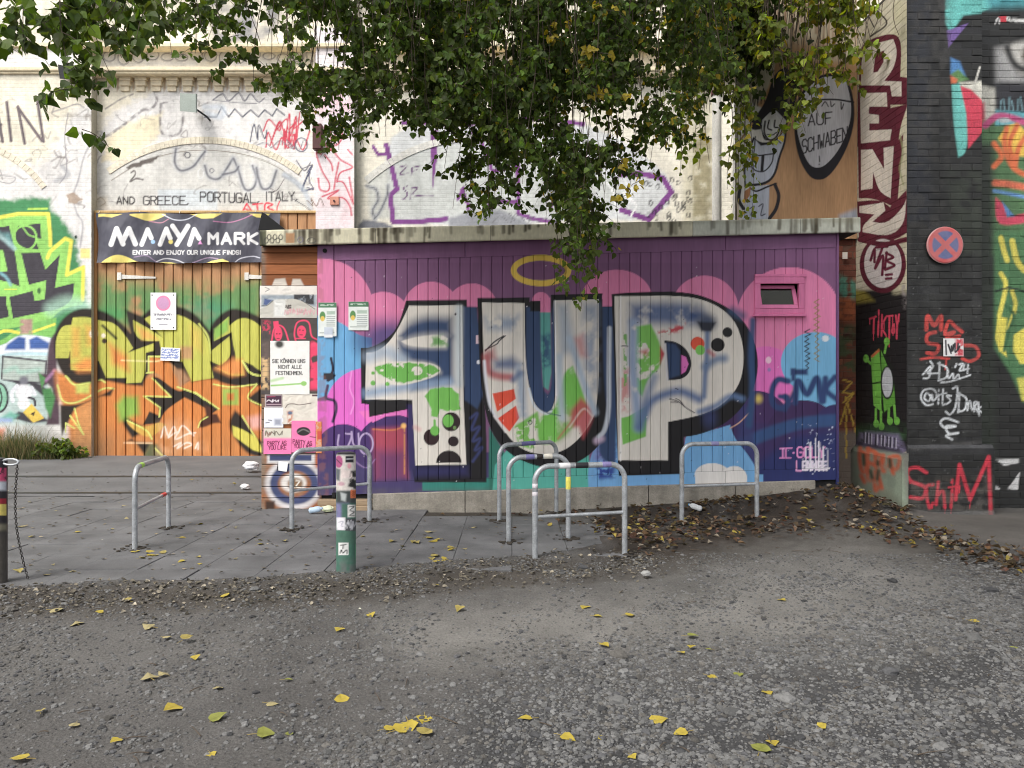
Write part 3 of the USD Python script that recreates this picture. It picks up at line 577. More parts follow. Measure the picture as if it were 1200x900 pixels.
# small fixtures on the building
t = thing('floodlight', 'small black floodlight on a bracket below the cornice at the left', 'lamp', (wx(75, BF), BF - .1, wz(90, BF)))
put(t, 'housing', arr(trimesh.convex.convex_hull(np.array([(wx(px, BF - .25 + dy), BF - .25 + dy, wz(py, BF)) for px, py, dy in ((68, 82, 0), (83, 85, 0), (70, 98, 0.02), (90, 99, 0.02), (68, 82, .16), (83, 84, .16), (72, 92, .16), (88, 92, .16))]))), 'dark_metal')
put(t, 'bracket', tube([(wx(80, BF), BF - .12, wz(90, BF)), (wx(88, BF), BF, wz(97, BF))], .02), 'dark_metal')
t = thing('square_lamp', 'flat greyish green square lamp above the arch of the gate bay', 'lamp', (wx(233, BR), BR - .2, wz(128, BR)))
q = [(219, 116, -.30), (236, 116, -.26), (240, 141, -.42), (223, 140, -.46)]
put(t, 'lamp_body', arr(trimesh.convex.convex_hull(np.array([(wx(a, BR), BR + c + dy, wz(b, BR) + dy * .3) for a, b, c in q for dy in (0, .07)]))), 'grey_enamel')
put(t, 'arm', tube([(wx(238, BR), BR - .3, wz(135, BR)), (wx(246, BR), BR - .15, wz(140, BR)), (wx(246, BR), BR, wz(141, BR))], .018), 'dark_metal')
t = thing('junction_box', 'dark brown metal box on the pilaster with the pink red tag', 'box', (wx(372, BF), BF, wz(162, BF)))
put(t, 'box_body', cbox(wx(368, BF), wx(378.5, BF), BF - .12, BF + .005, wz(177, BF), wz(147, BF), .01), 'brown_enamel')
put(t, 'lid', cbox(wx(368.5, BF), wx(378, BF), BF - .13, BF - .12, wz(176, BF), wz(148, BF), .003), 'brown_enamel')
t = thing('wall_plate', 'small terracotta coloured plate low on the tagged pilaster', 'plate', (wx(392, BF), BF, wz(235, BF)))
m = cbox(wx(387, BF), wx(397.5, BF), BF - .03, BF + .004, wz(240.5, BF), wz(230.5, BF), .008)
put(t, 'plate_body', m, 'painted_brick', col=np.broadcast_to(C(206, 140, 116), (len(m[0]), 3)))
put(t, 'knob', tube([(wx(392, BF), BF - .05, wz(236, BF)), (wx(392, BF), BF - .02, wz(236, BF))], .02), 'brown_enamel')
for pa, pz, wd in ((840, 112, 11), (862, 118, 7)):
    t = thing('drain_pipe', 'wide white downpipe standing on the shed roof beside the plywood' if wd == 11 else 'narrow white downpipe right beside the plywood board', 'pipe', (wx(pa, 11.2), 11.2, 3.5))
    put(t, 'pipe', tube([(wx(pa, 11.2), 11.2, 3.4), (wx(pa, 11.2), 11.2, wz(pz, 11.2))], wd / 2 / F * 11.2, 12), 'white_enamel', smooth=40)
    put(t, 'collar', tube([(wx(pa, 11.2), 11.2, wz(pz, 11.2)), (wx(pa, 11.2), 11.2, wz(pz - 5, 11.2))], wd / 2 / F * 11.2 * 1.25, 12), 'brown_enamel', smooth=40)

# ------------------------------------------------------------------ wooden gate, banner, paper signs
GY = 14.52
gate = thing('wooden_gate', 'tall wooden plank gate sprayed with an orange and yellow green piece', 'gate', (wx(210, GY), GY, .1))
WOOD = C(182, 132, 86)
ed = np.linspace(113.5, 371, 24)
for k in range(23):
    a, b = wx(ed[k], GY) + .004, wx(ed[k + 1], GY) - .004
    nz = 235 if ed[k] < 312 else 30
    us = np.array([a, a + .006, *np.linspace(a + .012, b - .012, 9), b - .006, b])
    dd = np.array([.02, .006, *([0.0] * 9), .006, .02]) + rng.uniform(-.004, .004)
    m = grid(np.arange(len(us), dtype=float), np.linspace(.08, wz(250, GY), nz), lambda u, v: np.stack([us[u.astype(int)], GY + dd[u.astype(int)], v], 1))
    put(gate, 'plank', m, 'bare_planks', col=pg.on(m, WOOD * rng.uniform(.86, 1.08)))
put(gate, 'backing_frame', box(wx(113, GY), wx(371, GY), GY + .03, GY + .05, .08, wz(250, GY)), 'black_felt')
m = cbox(wx(109.5, GY), wx(114, GY), GY - .03, GY + .06, .05, wz(250, GY), .006); put(gate, 'frame_post', m, 'bare_planks', col=np.broadcast_to(C(172, 124, 70), (len(m[0]), 3)))
m = cbox(wx(109.5, GY), wx(371, GY), GY - .035, GY + .06, wz(250, GY) + .001, wz(247, GY), .006); put(gate, 'head_rail', m, 'bare_planks', col=np.broadcast_to(C(196, 160, 100), (len(m[0]), 3)))
for pts, nm in (([(138, 319.5), (138, 328)], 'h'), ([(287, 321), (287, 326)], 'h')):
    x0 = pts[0][0]
    hb = cat([cbox(wx(x0, GY), wx(x0 + 5, GY), GY - .03, GY + .004, wz(328.5, GY), wz(319.5, GY), .004), arr(trimesh.convex.convex_hull(np.array([(wx(px, GY), GY + dy, wz(py, GY)) for px, py in ((x0 + 5, 322), (x0 + 5, 327), (x0 + 45, 324.5), (x0 + 45, 326.5)) for dy in (-.02, .0)])))])
    put(gate, 'strap_hinge', hb, 'white_enamel')
ban = thing('banner', 'wrinkled dark grey market banner with white lettering above the gate planks', 'banner', (wx(210, GY), GY - .06, wz(280, GY)))
pn = Paint(); pn.fr(110, 240, 5.714)
pn.poly([(30, 60), (190, 62), (120, 85), (60, 78), (30, 82)], (238, 218, 110)); pn.poly([(245, 62), (470, 60), (440, 90), (370, 108), (300, 90)], (238, 218, 110), smooth=True); pn.poly([(640, 60), (860, 58), (800, 90), (720, 92)], (238, 218, 110)); pn.poly([(1040, 60), (1180, 60), (1150, 90), (1090, 84)], (238, 218, 110))
pn.poly([(30, 405), (80, 360), (150, 330), (220, 345), (290, 385), (400, 395), (500, 380), (600, 405)], (240, 220, 104)); pn.poly([(720, 405), (790, 375), (860, 362), (900, 378), (915, 405)], (240, 220, 104))
for q, c in (([(270, 350), (350, 340), (400, 370), (430, 390)], (150, 130, 160)), ([(420, 380), (480, 360), (560, 372), (620, 400)], (214, 214, 220)), ([(660, 390), (760, 355), (830, 362)], (176, 150, 180)), ([(930, 400), (980, 360), (1060, 345), (1110, 355)], (206, 208, 220)), ([(370, 110), (450, 120), (500, 95)], (190, 130, 150)), ([(460, 65), (540, 100), (620, 98), (690, 62)], (210, 214, 226)), ([(800, 110), (900, 118), (980, 100), (1060, 66)], (190, 120, 160))):
    pn.stroke(q, 6, c)
WH = (246, 246, 250)
for q in ([(100, 268), (150, 140), (185, 220), (235, 140), (285, 265)], ): pn.stroke([(115, 265), (152, 160), (195, 262)], 34, WH, smooth=False); pn.stroke([(190, 250), (235, 160), (278, 262)], 34, WH, smooth=False)
pn.stroke([(320, 266), (360, 165), (385, 222)], 30, WH, smooth=False); pn.stroke([(443, 266), (485, 160), (512, 225)], 30, WH, smooth=False); pn.stroke([(640, 266), (672, 165), (705, 225)], 30, WH, smooth=False)
pn.stroke([(527, 142), (572, 210)], 32, WH, smooth=False); pn.stroke([(630, 142), (555, 266)], 32, WH, smooth=False)
pn.ell(396, 248, 14, 14, (150, 190, 230)); pn.ell(515, 248, 15, 15, (240, 220, 110)); pn.poly([(697, 264), (712, 236), (727, 264)], (226, 150, 210))
pn.text('MARKET', 770, 260, 68, WH, w=58, th=19, gap=.52); pn.text('ENTER AND ENJOY OUR UNIQUE FINDS!', 262, 332, 26, WH, w=18, th=5.2, gap=.36)
us, vs = np.linspace(116, 330, 330), np.linspace(308.5, 250.5, 100)
def wavy(u, v):
    d = .034 * np.sin((u + .6 * v) / 7.5 + 2 * N2(u, v, 30, 3)) + .028 * np.sin((u - 1.1 * v) / 11 + 1) + .05 * N2(u, v * .5, 9, 5)
    return np.stack([(u - 600) / F * GY, GY - .10 + d, CAMH + (450 - v) / F * GY + .012 * np.sin(u / 20)], 1)
m = grid(us, vs, wavy)
put(ban, 'banner_sheet', m, 'cloth', smooth=True, col=pn.on(m, C(82, 82, 94)))
for px in (118, 165, 212, 259, 300):
    m = tube([(wx(px, GY), GY - .075, wz(251, GY)), (wx(px, GY), GY - .03, wz(247.5, GY))], .006, 6); put(ban, 'tie', m, 'white_enamel')
def sheet(name, label, catg, x0, x1, y0, y1, Y, base, paint, s=.45, curl=.004, part='sheet', tilt=0.0, mt='paper'):
    t = thing(name, label, catg, (wx((x0 + x1) / 2, Y), Y, wz((y0 + y1) / 2, Y)))
    us, vs = np.linspace(x0, x1, max(3, int((x1 - x0) / s))), np.linspace(y1, y0, max(3, int((y1 - y0) / s)))
    cx, cy = (x0 + x1) / 2, (y0 + y1) / 2
    def fn(u, v):
        d = curl * (N2(u, v, 11, int(x0)) - .5) * 2
        uu = cx + (u - cx) * math.cos(tilt) - (v - cy) * math.sin(tilt); vv = cy + (u - cx) * math.sin(tilt) + (v - cy) * math.cos(tilt)
        return np.stack([(uu - 600) / F * Y, Y - .004 - np.abs(d), CAMH + (450 - vv) / F * Y], 1)
    m = grid(us, vs, fn)
    put(t, part, m, mt, col=paint.on(m, base))
    return t
ps = Paint(); ps.fr(0, 300, 3)
ps.ell(574, 166, 26, 27, (226, 130, 170)); ps.ell(574, 166, 20, 21, (190, 150, 190), a=.8)
ps.stroke([(541, 206), (606, 206)], 8, (140, 140, 148), pat=(1.1, .45, .1)); ps.stroke([(552, 222), (598, 222)], 8, (140, 140, 148), pat=(1.1, .45, .1)); ps.stroke([(560, 241), (588, 241)], 2, (110, 110, 120))
t = sheet('no_parking_sign', 'white notice with a pink round symbol screwed to the gate', 'sign', 176.5, 206.5, 343, 386.5, GY - .02, C(240, 238, 240), ps, mt='sign_print', curl=.001, part='sign_plate')
for px, py in ((179, 346), (204, 346), (179, 384), (204, 384)): put(t, 'screw', tube([(wx(px, GY), GY - .03, wz(py, GY)), (wx(px, GY), GY - .018, wz(py, GY))], .012, 6), 'dark_metal')
ps = Paint(); ps.fr(0, 300, 3)
for k in range(4): ps.tag(568, 326 + k * 9, 60, 8, (100, 120, 190), n=14, th=2.6, seed=k)
sheet('paper_note', 'small torn white note with blue writing below the notice on the gate', 'note', 188.5, 211, 407.5, 423, GY - .02, C(228, 232, 240), ps, curl=.015, tilt=.04)

# ------------------------------------------------------------------ the painted shed
SY = 9.2
pm = Paint()          # the mural
PU, PK, NV, BKs, WHs = (124, 80, 120), (222, 122, 168), (46, 68, 106), (24, 22, 25), (216, 209, 199)
pm.fr()
pm.rect(360, 250, 990, 308, (130, 84, 126), soft=1)
pm.ell(378, 364, 60, 61, PK); pm.ell(449, 376, 33, 34, PK); pm.ell(505, 363, 33, 33, PK); pm.ell(553, 364, 31, 32, PK)
pm.poly([(360, 366), (590, 366), (590, 400), (440, 420), (360, 420)], PK)
pm.ell(723, 352, 42, 36, PK); pm.ell(826, 361, 39, 38, PK); pm.ell(925, 374, 62, 61, PK); pm.ell(985, 366, 22, 20, PK); pm.rect(686, 352, 770, 420, PK); pm.rect(790, 362, 990, 480, PK)
# left: blue sky, magenta hill, violet domes
pm.poly([(360, 366), (398, 376), (420, 393), (436, 396), (436, 440), (420, 436), (404, 446), (390, 462), (360, 470)], (98, 166, 214), soft=.6)
pm.ell(455, 398, 36, 22, (54, 62, 120), soft=14, a=.9); pm.ell(420, 382, 2, 2, (200, 220, 240))
pm.ell(432, 476, 50, 45, (222, 96, 196)); pm.rect(360, 470, 482, 530, (222, 96, 196)); pm.poly([(420, 482), (476, 478), (478, 490), (436, 500)], (232, 110, 190))
pm.ell(402, 534, 34, 37, (70, 44, 104)); pm.ell(461, 532, 46, 46, (66, 42, 100)); pm.rect(360, 530, 590, 590, (66, 46, 98)); pm.rect(372, 545, 590, 590, (64, 56, 100), soft=8)
pm.poly([(436, 503), (474, 500), (478, 560), (440, 562)], (168, 64, 84), soft=5, a=.95); pm.rect(440, 528, 476, 566, (70, 52, 104), soft=10, a=.7)
pm.stroke([(437, 503), (460, 504), (473, 500)], 1.6, (206, 120, 60), soft=.8); pm.stroke([(474, 500), (474, 555)], 1.6, (200, 130, 70), soft=.8, pat=(3, .4, .1)); pm.ell(473, 499, 3, 3, (236, 180, 90), soft=1.5)
pm.stroke([(397, 510), (396, 522), (402, 524)], 2.2, (170, 150, 190)); pm.stroke([(405, 508), (412, 510), (408, 522), (404, 524)], 2, (170, 150, 190)); pm.stroke([(412, 506), (414, 520), (420, 522), (420, 508)], 2, (170, 150, 190)); pm.ring(429, 520, 8, 12, 2, (176, 156, 196)); pm.stroke([(410, 530), (418, 542), (430, 548), (440, 538)], 1.6, (150, 120, 170), a=.7)
pm.stroke([(388, 420), (390, 434), (384, 446), (392, 440)], 3, (40, 40, 60)); pm.rect(379, 437, 391, 445, (46, 44, 50)); pm.stroke([(384, 452), (382, 466), (392, 470), (394, 480), (390, 494)], 3.4, (70, 50, 84), soft=.8)
pm.stroke([(412, 435), (410, 455), (415, 470), (411, 485)], 2, (236, 150, 220), a=.7)
# bottom: teal, blue
pm.rect(495, 560, 585, 575, (34, 124, 112), soft=1); pm.poly([(573, 500), (600, 545), (585, 575), (573, 575)], (36, 110, 96), soft=1.5)
pm.poly([(577, 575), (580, 545), (600, 520), (690, 530), (692, 580), (577, 580)], (72, 172, 156), soft=.8); pm.poly([(690, 580), (688, 540), (715, 490), (735, 490), (735, 553), (802, 550), (802, 580)], (106, 164, 216), soft=.8)
pm.poly([(700, 530), (722, 520), (720, 560), (700, 562)], (44, 70, 150), soft=4, pat=(4, .46, .1)); pm.poly([(700, 500), (718, 520), (712, 540), (694, 540)], (120, 110, 170), soft=4, a=.6)
# right: purple and navy ground
pm.ell(898, 440, 34, 34, (224, 104, 186)); pm.ell(956, 425, 41, 36, (104, 172, 214)); pm.rect(930, 424, 990, 480, (104, 172, 214), soft=2)
pm.ell(886, 512, 46, 54, (66, 42, 92)); pm.ell(942, 515, 46, 46, (60, 38, 84)); pm.rect(860, 496, 990, 580, (58, 42, 92), soft=2); pm.ell(980, 510, 30, 36, (50, 42, 92))
pm.stroke([(870, 520), (900, 508), (940, 496), (985, 492)], 14, (44, 76, 124), soft=3); pm.poly([(885, 545), (930, 512), (990, 505), (990, 580), (885, 580)], (38, 46, 100), soft=6); pm.poly([(865, 470), (880, 478), (890, 580), (862, 580)], (52, 58, 110), soft=5, a=.8)
pm.fr(700, 320, 3.6)
pm.poly([(365, 690), (400, 668), (480, 665), (560, 640), (580, 700), (640, 770), (690, 860), (700, 900), (365, 900)], (104, 164, 214))
pm.ell(485, 850, 74, 48, (222, 218, 214)); pm.ell(578, 866, 54, 52, (222, 218, 214)); pm.rect(413, 852, 630, 920, (222, 218, 214)); pm.rect(365, 872, 410, 900, (104, 164, 214)); pm.rect(632, 850, 700, 920, (104, 164, 214))
pm.stroke([(560, 655), (600, 630), (640, 590)], 5, (206, 160, 140)); pm.ell(680, 530, 14, 16, (206, 180, 70), soft=4)
# the figure 1
pm.fr(410, 330, 3.75)
pm.poly([(247, 84), (514, 79), (515, 112), (560, 112), (560, 400), (600, 560), (600, 882), (285, 882), (272, 812), (268, 560), (250, 562), (85, 595), (83, 540), (50, 536), (48, 292), (92, 290), (160, 255), (212, 200)], BKs)
pm.poly([(498, 110), (556, 112), (590, 300), (588, 490), (560, 560), (505, 520)], NV, soft=2); pm.stroke([(530, 600), (560, 580), (535, 650), (570, 640), (540, 700), (575, 690), (550, 740), (580, 730), (540, 790)], 8, (58, 66, 120), soft=2, a=.8)
pm.poly([(48, 470), (85, 470), (83, 515), (50, 515)], (60, 90, 130), soft=3, a=.7); pm.poly([(250, 540), (280, 540), (290, 820), (262, 830)], (48, 40, 90), soft=2); pm.poly([(270, 815), (520, 812), (520, 850), (280, 860)], (40, 38, 84), soft=6)
pm.poly([(85, 597), (250, 563), (250, 585), (160, 592), (100, 620)], (226, 110, 190))
pm.poly([(260, 106), (494, 104), (497, 470), (512, 804), (288, 808), (274, 520), (66, 518), (72, 312), (112, 310), (165, 276), (214, 206)], WHs)
pm.poly([(240, 190), (330, 150), (450, 160), (455, 240), (400, 235), (300, 240), (225, 265)], NV, soft=9); pm.poly([(215, 262), (260, 290), (420, 290), (430, 240), (455, 240), (455, 440), (330, 470), (270, 480), (260, 430), (395, 400), (370, 362), (250, 350), (215, 320)], NV, soft=6)
pm.poly([(240, 245), (270, 200), (215, 240)], NV, soft=4); pm.stroke([(85, 330), (160, 310), (230, 340)], 44, (150, 168, 190), soft=8, a=.8); pm.stroke([(80, 490), (170, 475), (300, 455), (440, 440)], 34, (130, 154, 186), soft=6, a=.85); pm.stroke([(480, 120), (478, 300), (480, 450)], 26, (186, 198, 206), soft=5, a=.8)
pm.poly([(225, 262), (300, 240), (400, 232), (430, 250), (422, 288), (330, 290), (250, 280)], WHs, soft=1); pm.poly([(360, 245), (410, 236), (430, 280), (360, 285)], (104, 160, 84), soft=4, pat=(5, .45, .12))
pm.poly([(90, 390), (130, 355), (300, 353), (380, 368), (397, 395), (350, 425), (220, 455), (100, 430)], WHs, soft=1, smooth=True)
pm.poly([(110, 375), (160, 358), (300, 356), (370, 368), (394, 392), (350, 420), (215, 450), (180, 430), (120, 405)], (98, 174, 62), soft=.8, rough=3, pat=(7, .36, .05)); pm.ell(102, 402, 8, 8, (98, 174, 62)); pm.ell(102, 446, 11, 11, (98, 174, 62)); pm.ell(165, 450, 10, 9, (98, 174, 62)); pm.ell(295, 392, 24, 20, WHs, pat=(4, .4, .08))
pm.poly([(330, 500), (360, 465), (430, 460), (480, 490), (485, 560), (430, 575), (400, 560), (385, 600), (360, 590), (355, 545)], (106, 184, 66), soft=1, rough=4)
pm.ell(445, 616, 40, 42, (44, 26, 30)); pm.ell(432, 612, 24, 28, (104, 186, 66)); pm.ell(460, 642, 7, 8, (110, 150, 80)); pm.ell(358, 684, 34, 36, (48, 28, 32)); pm.ell(374, 655, 20, 22, (104, 186, 66)); pm.stroke([(372, 610), (374, 660)], 10, (104, 186, 66)); pm.ell(455, 702, 23, 23, (42, 28, 32))
t_ = np.linspace(math.pi, 2 * math.pi, 16); pm.poly([(435 + 56 * math.cos(a), 796 + 54 * math.sin(a)) for a in t_], (34, 26, 28)); pm.ell(464, 143, 5, 5, (60, 50, 60)); pm.stroke([(288, 640), (305, 650)], 8, (214, 150, 150), soft=4, a=.6)
pm.rect(554, 236, 574, 274, (216, 186, 196)); pm.ell(565, 354, 8, 9, (220, 220, 226))
# the letter U
pm.fr(550, 330, 3.75)
pm.poly([(35, 72), (265, 70), (265, 88), (312, 88), (312, 140), (308, 400), (320, 480), (345, 505), (362, 470), (378, 300), (358, 140), (358, 58), (585, 52), (585, 110), (640, 110), (645, 560), (620, 650), (560, 735), (480, 796), (390, 822), (290, 812), (185, 765), (110, 690), (70, 580), (45, 400)], BKs)
pm.poly([(250, 110), (312, 120), (318, 470), (345, 495), (362, 470), (360, 140), (374, 95), (382, 480), (365, 565), (335, 580), (290, 548), (262, 470), (248, 330)], NV, soft=2)
pm.poly([(312, 130), (356, 130), (360, 400), (348, 478), (325, 462), (314, 300)], (80, 160, 152), soft=1.2); pm.poly([(318, 240), (358, 230), (360, 370), (318, 380)], (44, 74, 118), soft=5, a=.9, pat=(6, .38, .15))
pm.ell(315, 84, 39, 38, PK); pm.rect(312, 70, 356, 135, PK, soft=.8); pm.rect(268, 84, 312, 130, BKs); pm.rect(584, 60, 624, 78, PK)
pm.poly([(585, 110), (640, 110), (650, 560), (640, 800), (590, 790), (560, 720), (610, 600), (590, 430)], NV, soft=2)
pm.poly([(55, 92), (242, 94), (245, 330), (262, 470), (292, 552), (335, 580), (366, 560), (380, 500), (379, 330), (375, 82), (568, 78), (570, 400), (560, 560), (530, 630), (470, 705), (400, 752), (300, 762), (205, 725), (130, 622), (80, 520), (65, 400)], WHs)
pm.poly([(70, 160), (215, 150), (210, 215), (80, 210)], (118, 140, 172), soft=8, a=.8, pat=(9, .4, .2)); pm.poly([(500, 100), (565, 100), (560, 480), (510, 480)], (120, 140, 172), soft=8, a=.75, pat=(10, .42, .2)); pm.poly([(385, 100), (430, 100), (470, 300), (400, 330)], (140, 158, 180), soft=7, a=.7)
pm.stroke([(76, 330), (88, 395), (130, 415), (180, 420)], 34, (176, 66, 76), soft=4, a=.85); pm.poly([(105, 345), (190, 330), (225, 360), (200, 390), (110, 385)], (64, 90, 136), soft=7, a=.85); pm.stroke([(70, 305), (110, 265), (150, 240)], 6, (40, 36, 44)); pm.stroke([(70, 300), (120, 275), (130, 262), (158, 238)], 5, (40, 36, 44))
pm.poly([(75, 305), (110, 290), (120, 340), (80, 345)], (170, 70, 80), soft=5, a=.7)
pm.poly([(102, 492), (196, 472), (205, 515), (122, 572)], (228, 74, 42), soft=.7); pm.poly([(124, 602), (205, 545), (220, 598), (176, 660)], (230, 70, 40), soft=.7); pm.stroke([(66, 350), (72, 430), (90, 540), (120, 600)], 12, (214, 214, 222), soft=1.5); pm.stroke([(110, 590), (160, 660)], 10, (222, 214, 214), soft=1)
pm.poly([(300, 700), (300, 600), (385, 560), (412, 400), (455, 370), (480, 430), (505, 500), (520, 560), (455, 640), (400, 702), (330, 720)], (110, 190, 62), soft=2, pat=(14, .3, .12)); pm.poly([(190, 640), (300, 570), (320, 660), (280, 740), (220, 720)], (116, 184, 70), soft=2, pat=(6, .5, .06)); pm.poly([(410, 560), (500, 540), (440, 680), (380, 720)], (150, 160, 110), soft=4, a=.5)
pm.poly([(440, 575), (490, 510), (545, 560), (540, 610), (500, 690), (480, 640), (455, 640)], (188, 68, 78), soft=4, a=.9); pm.poly([(460, 250), (500, 230), (515, 330), (480, 330)], (196, 110, 116), soft=6, a=.7); pm.stroke([(440, 640), (500, 560), (540, 590)], 6, (214, 190, 180), soft=1.5, a=.7); pm.stroke([(390, 690), (460, 600)], 5, (200, 90, 90), soft=1.5, a=.6)
pm.stroke([(440, 250), (470, 340), (505, 450), (552, 575)], 24, (164, 180, 198), soft=4, a=.95); pm.stroke([(396, 330), (398, 420), (408, 600)], 28, (176, 190, 204), soft=4, a=.9); pm.stroke([(224, 380), (228, 480), (235, 590)], 34, (140, 160, 186), soft=5, a=.8, pat=(9, .35, .2)); pm.stroke([(225, 400), (195, 430)], 26, (84, 110, 150), soft=4, a=.8); pm.stroke([(262, 470), (285, 545), (335, 580), (360, 570)], 9, (206, 214, 222), soft=1.2)
pm.stroke([(614, 205), (612, 400), (612, 570), (596, 650), (562, 692)], 14, (190, 194, 204), soft=2); pm.stroke([(580, 690), (560, 700)], 24, (196, 170, 196), soft=4, a=.9); pm.stroke([(365, 560), (340, 575), (400, 590)], 5, (60, 80, 110), a=.8); pm.ring(268, 618, 8, 8, 4, (60, 80, 60))
pm.stroke([(375, 85), (379, 330), (382, 500)], 5, (226, 226, 228), soft=1)
# the letter P
pm.fr(700, 320, 3.6)
pm.poly([(60, 88), (200, 78), (385, 79), (500, 116), (600, 178), (660, 268), (682, 380), (664, 485), (600, 584), (520, 648), (430, 682), (365, 692), (368, 848), (92, 856), (85, 790), (72, 400)], BKs)
pm.poly([(72, 98), (270, 95), (400, 100), (500, 132), (580, 196), (616, 300), (619, 390), (596, 480), (530, 556), (440, 600), (298, 628), (298, 790), (88, 790), (82, 500)], WHs)
pm.poly([(140, 130), (300, 120), (420, 130), (450, 180), (400, 230), (300, 215), (180, 215), (140, 200)], (64, 90, 138), soft=9, a=.92, pat=(14, .33, .2)); pm.ell(420, 170, 36, 30, (44, 72, 124), soft=8, a=.8)
pm.poly([(165, 225), (225, 215), (270, 300), (270, 400), (215, 440), (190, 520), (165, 500), (160, 330)], (112, 184, 66), soft=2, pat=(9, .36, .07)); pm.poly([(96, 612), (130, 605), (210, 560), (205, 690), (107, 724)], (108, 182, 66), soft=1); pm.poly([(95, 420), (135, 400), (140, 580), (100, 590)], (206, 120, 120), soft=4, a=.8, pat=(8, .42, .15)); pm.poly([(110, 240), (125, 240), (125, 470), (112, 480)], (110, 170, 70), soft=1, pat=(5, .5, .05))
pm.poly([(255, 250), (370, 210), (360, 245), (270, 262)], (196, 70, 80), soft=3, pat=(4, .46, .1)); pm.poly([(175, 330), (215, 320), (210, 350)], (196, 84, 90), soft=3, a=.8); pm.poly([(265, 310), (285, 340), (265, 385)], (190, 60, 70), soft=2)
pm.stroke([(150, 210), (150, 400), (166, 560), (172, 650)], 36, (132, 154, 190), soft=6, a=.9, pat=(12, .3, .2)); pm.stroke([(178, 650), (200, 590), (230, 540), (290, 510), (355, 500), (430, 532)], 36, (86, 110, 156), soft=5, a=.92); pm.stroke([(240, 440), (210, 520), (195, 600)], 28, (96, 120, 160), soft=6, a=.7)
pm.stroke([(465, 210), (462, 350), (455, 430), (450, 520)], 22, (84, 112, 156), soft=3, a=.9); pm.stroke([(455, 395), (500, 365), (535, 360)], 32, (96, 122, 160), soft=5, a=.85); pm.stroke([(430, 585), (500, 560), (560, 520), (612, 530)], 20, (92, 120, 164), soft=4, a=.85); pm.stroke([(470, 330), (490, 345)], 14, (190, 90, 100), soft=3, a=.7)
pm.ell(462, 208, 40, 36, (60, 74, 104), soft=6, a=.95); pm.poly([(422, 205), (500, 208), (480, 246), (440, 244)], (40, 44, 58), soft=2)
pm.ell(423, 298, 29, 29, (228, 78, 44)); pm.ell(434, 325, 20, 21, (112, 190, 70)); pm.ell(508, 303, 29, 29, (26, 24, 28)); pm.ell(549, 250, 21, 21, (28, 28, 30))
pm.poly([(282, 284), (330, 288), (378, 320), (400, 375), (388, 425), (352, 450), (294, 452)], (20, 20, 30)); pm.poly([(292, 294), (330, 300), (350, 330), (348, 432), (300, 446)], NV, soft=2); pm.poly([(353, 345), (374, 354), (385, 384), (373, 415), (353, 428)], (222, 104, 186)); pm.stroke([(286, 300), (296, 450)], 5, (214, 210, 214), soft=1.5)
for q in ([(304, 530), (345, 545), (370, 565)], [(310, 545), (340, 545)], [(330, 530), (350, 540), (372, 566), (410, 590)], [(98, 307), (130, 309)], [(340, 490), (330, 486)]): pm.stroke(q, 4, (44, 36, 50), soft=.5)
pm.stroke([(52, 232), (50, 400), (48, 560), (30, 660), (5, 690)], 14, (188, 194, 204), soft=2); pm.stroke([(656, 200), (650, 350), (655, 480), (640, 640)], 28, (42, 74, 118), soft=3, a=.95); pm.stroke([(610, 180), (570, 160)], 30, (56, 84, 124), soft=6, a=.8); pm.ell(474, 612, 26, 36, (52, 62, 110), soft=8, a=.8); pm.stroke([(98, 790), (98, 100)], 4, (232, 228, 226), soft=1.2)
# halo
pm.fr(); pm.ring(634, 317, 32, 15, 7, (228, 190, 54))
# right hand tags
pm.fr(870, 280, 3.0)
r_ = np.random.default_rng(4)
pm.stroke([(228 + 9 * (-1) ** k + r_.normal(0, 2), 318 + k * 8.5) for k in range(18)], 3.6, (40, 34, 44), smooth=False); pm.stroke([(262 + 8 * (-1) ** k + r_.normal(0, 2), 212 + k * 10) for k in range(23)], 3.2, (150, 130, 70), smooth=False)
pm.stroke([(160, 500), (125, 495), (105, 530), (108, 580), (140, 595), (160, 575), (150, 555)], 21, (40, 62, 112), soft=2); pm.stroke([(158, 556), (132, 554)], 16, (40, 62, 112), soft=2); pm.stroke([(185, 575), (195, 500), (228, 545), (262, 490), (278, 570)], 22, (40, 62, 112), soft=2); pm.stroke([(285, 570), (292, 490)], 20, (40, 62, 112), soft=2); pm.stroke([(325, 485), (295, 530), (340, 570)], 19, (40, 62, 112), soft=2); pm.rect(170, 458, 230, 478, (40, 60, 108), soft=2); pm.rect(172, 455, 186, 500, (40, 60, 108), soft=2); pm.stroke([(180, 545), (150, 600)], 14, (40, 60, 108), soft=3)
pm.ell(292, 350, 13, 11, (214, 220, 226)); pm.ell(92, 426, 10, 12, (232, 190, 210)); pm.ell(94, 460, 6, 7, (150, 120, 180))
pm.text('II', 138, 770, 34, (216, 130, 192), w=22, th=6, gap=.1); pm.stroke([(132, 737), (174, 735)], 5, (216, 130, 192)); pm.stroke([(132, 770), (170, 770)], 5, (216, 130, 192)); pm.ell(180, 752, 4, 4, (216, 130, 192)); pm.text('GOLY', 193, 768, 36, (220, 136, 194), w=20, th=6, gap=.25)
pm.text('L', 190, 815, 34, (220, 150, 200), w=16, th=6); pm.text('ENNEE', 212, 812, 30, (228, 214, 232), w=15, th=6, gap=.15); pm.stroke([(222, 806), (305, 806)], 6, (228, 220, 232))
for x in (222, 238, 240, 256, 268, 271, 285, 298): pm.stroke([(x, 700 + abs(x - 255)), (x, 815)], 4, (226, 220, 230), soft=.4, smooth=False)
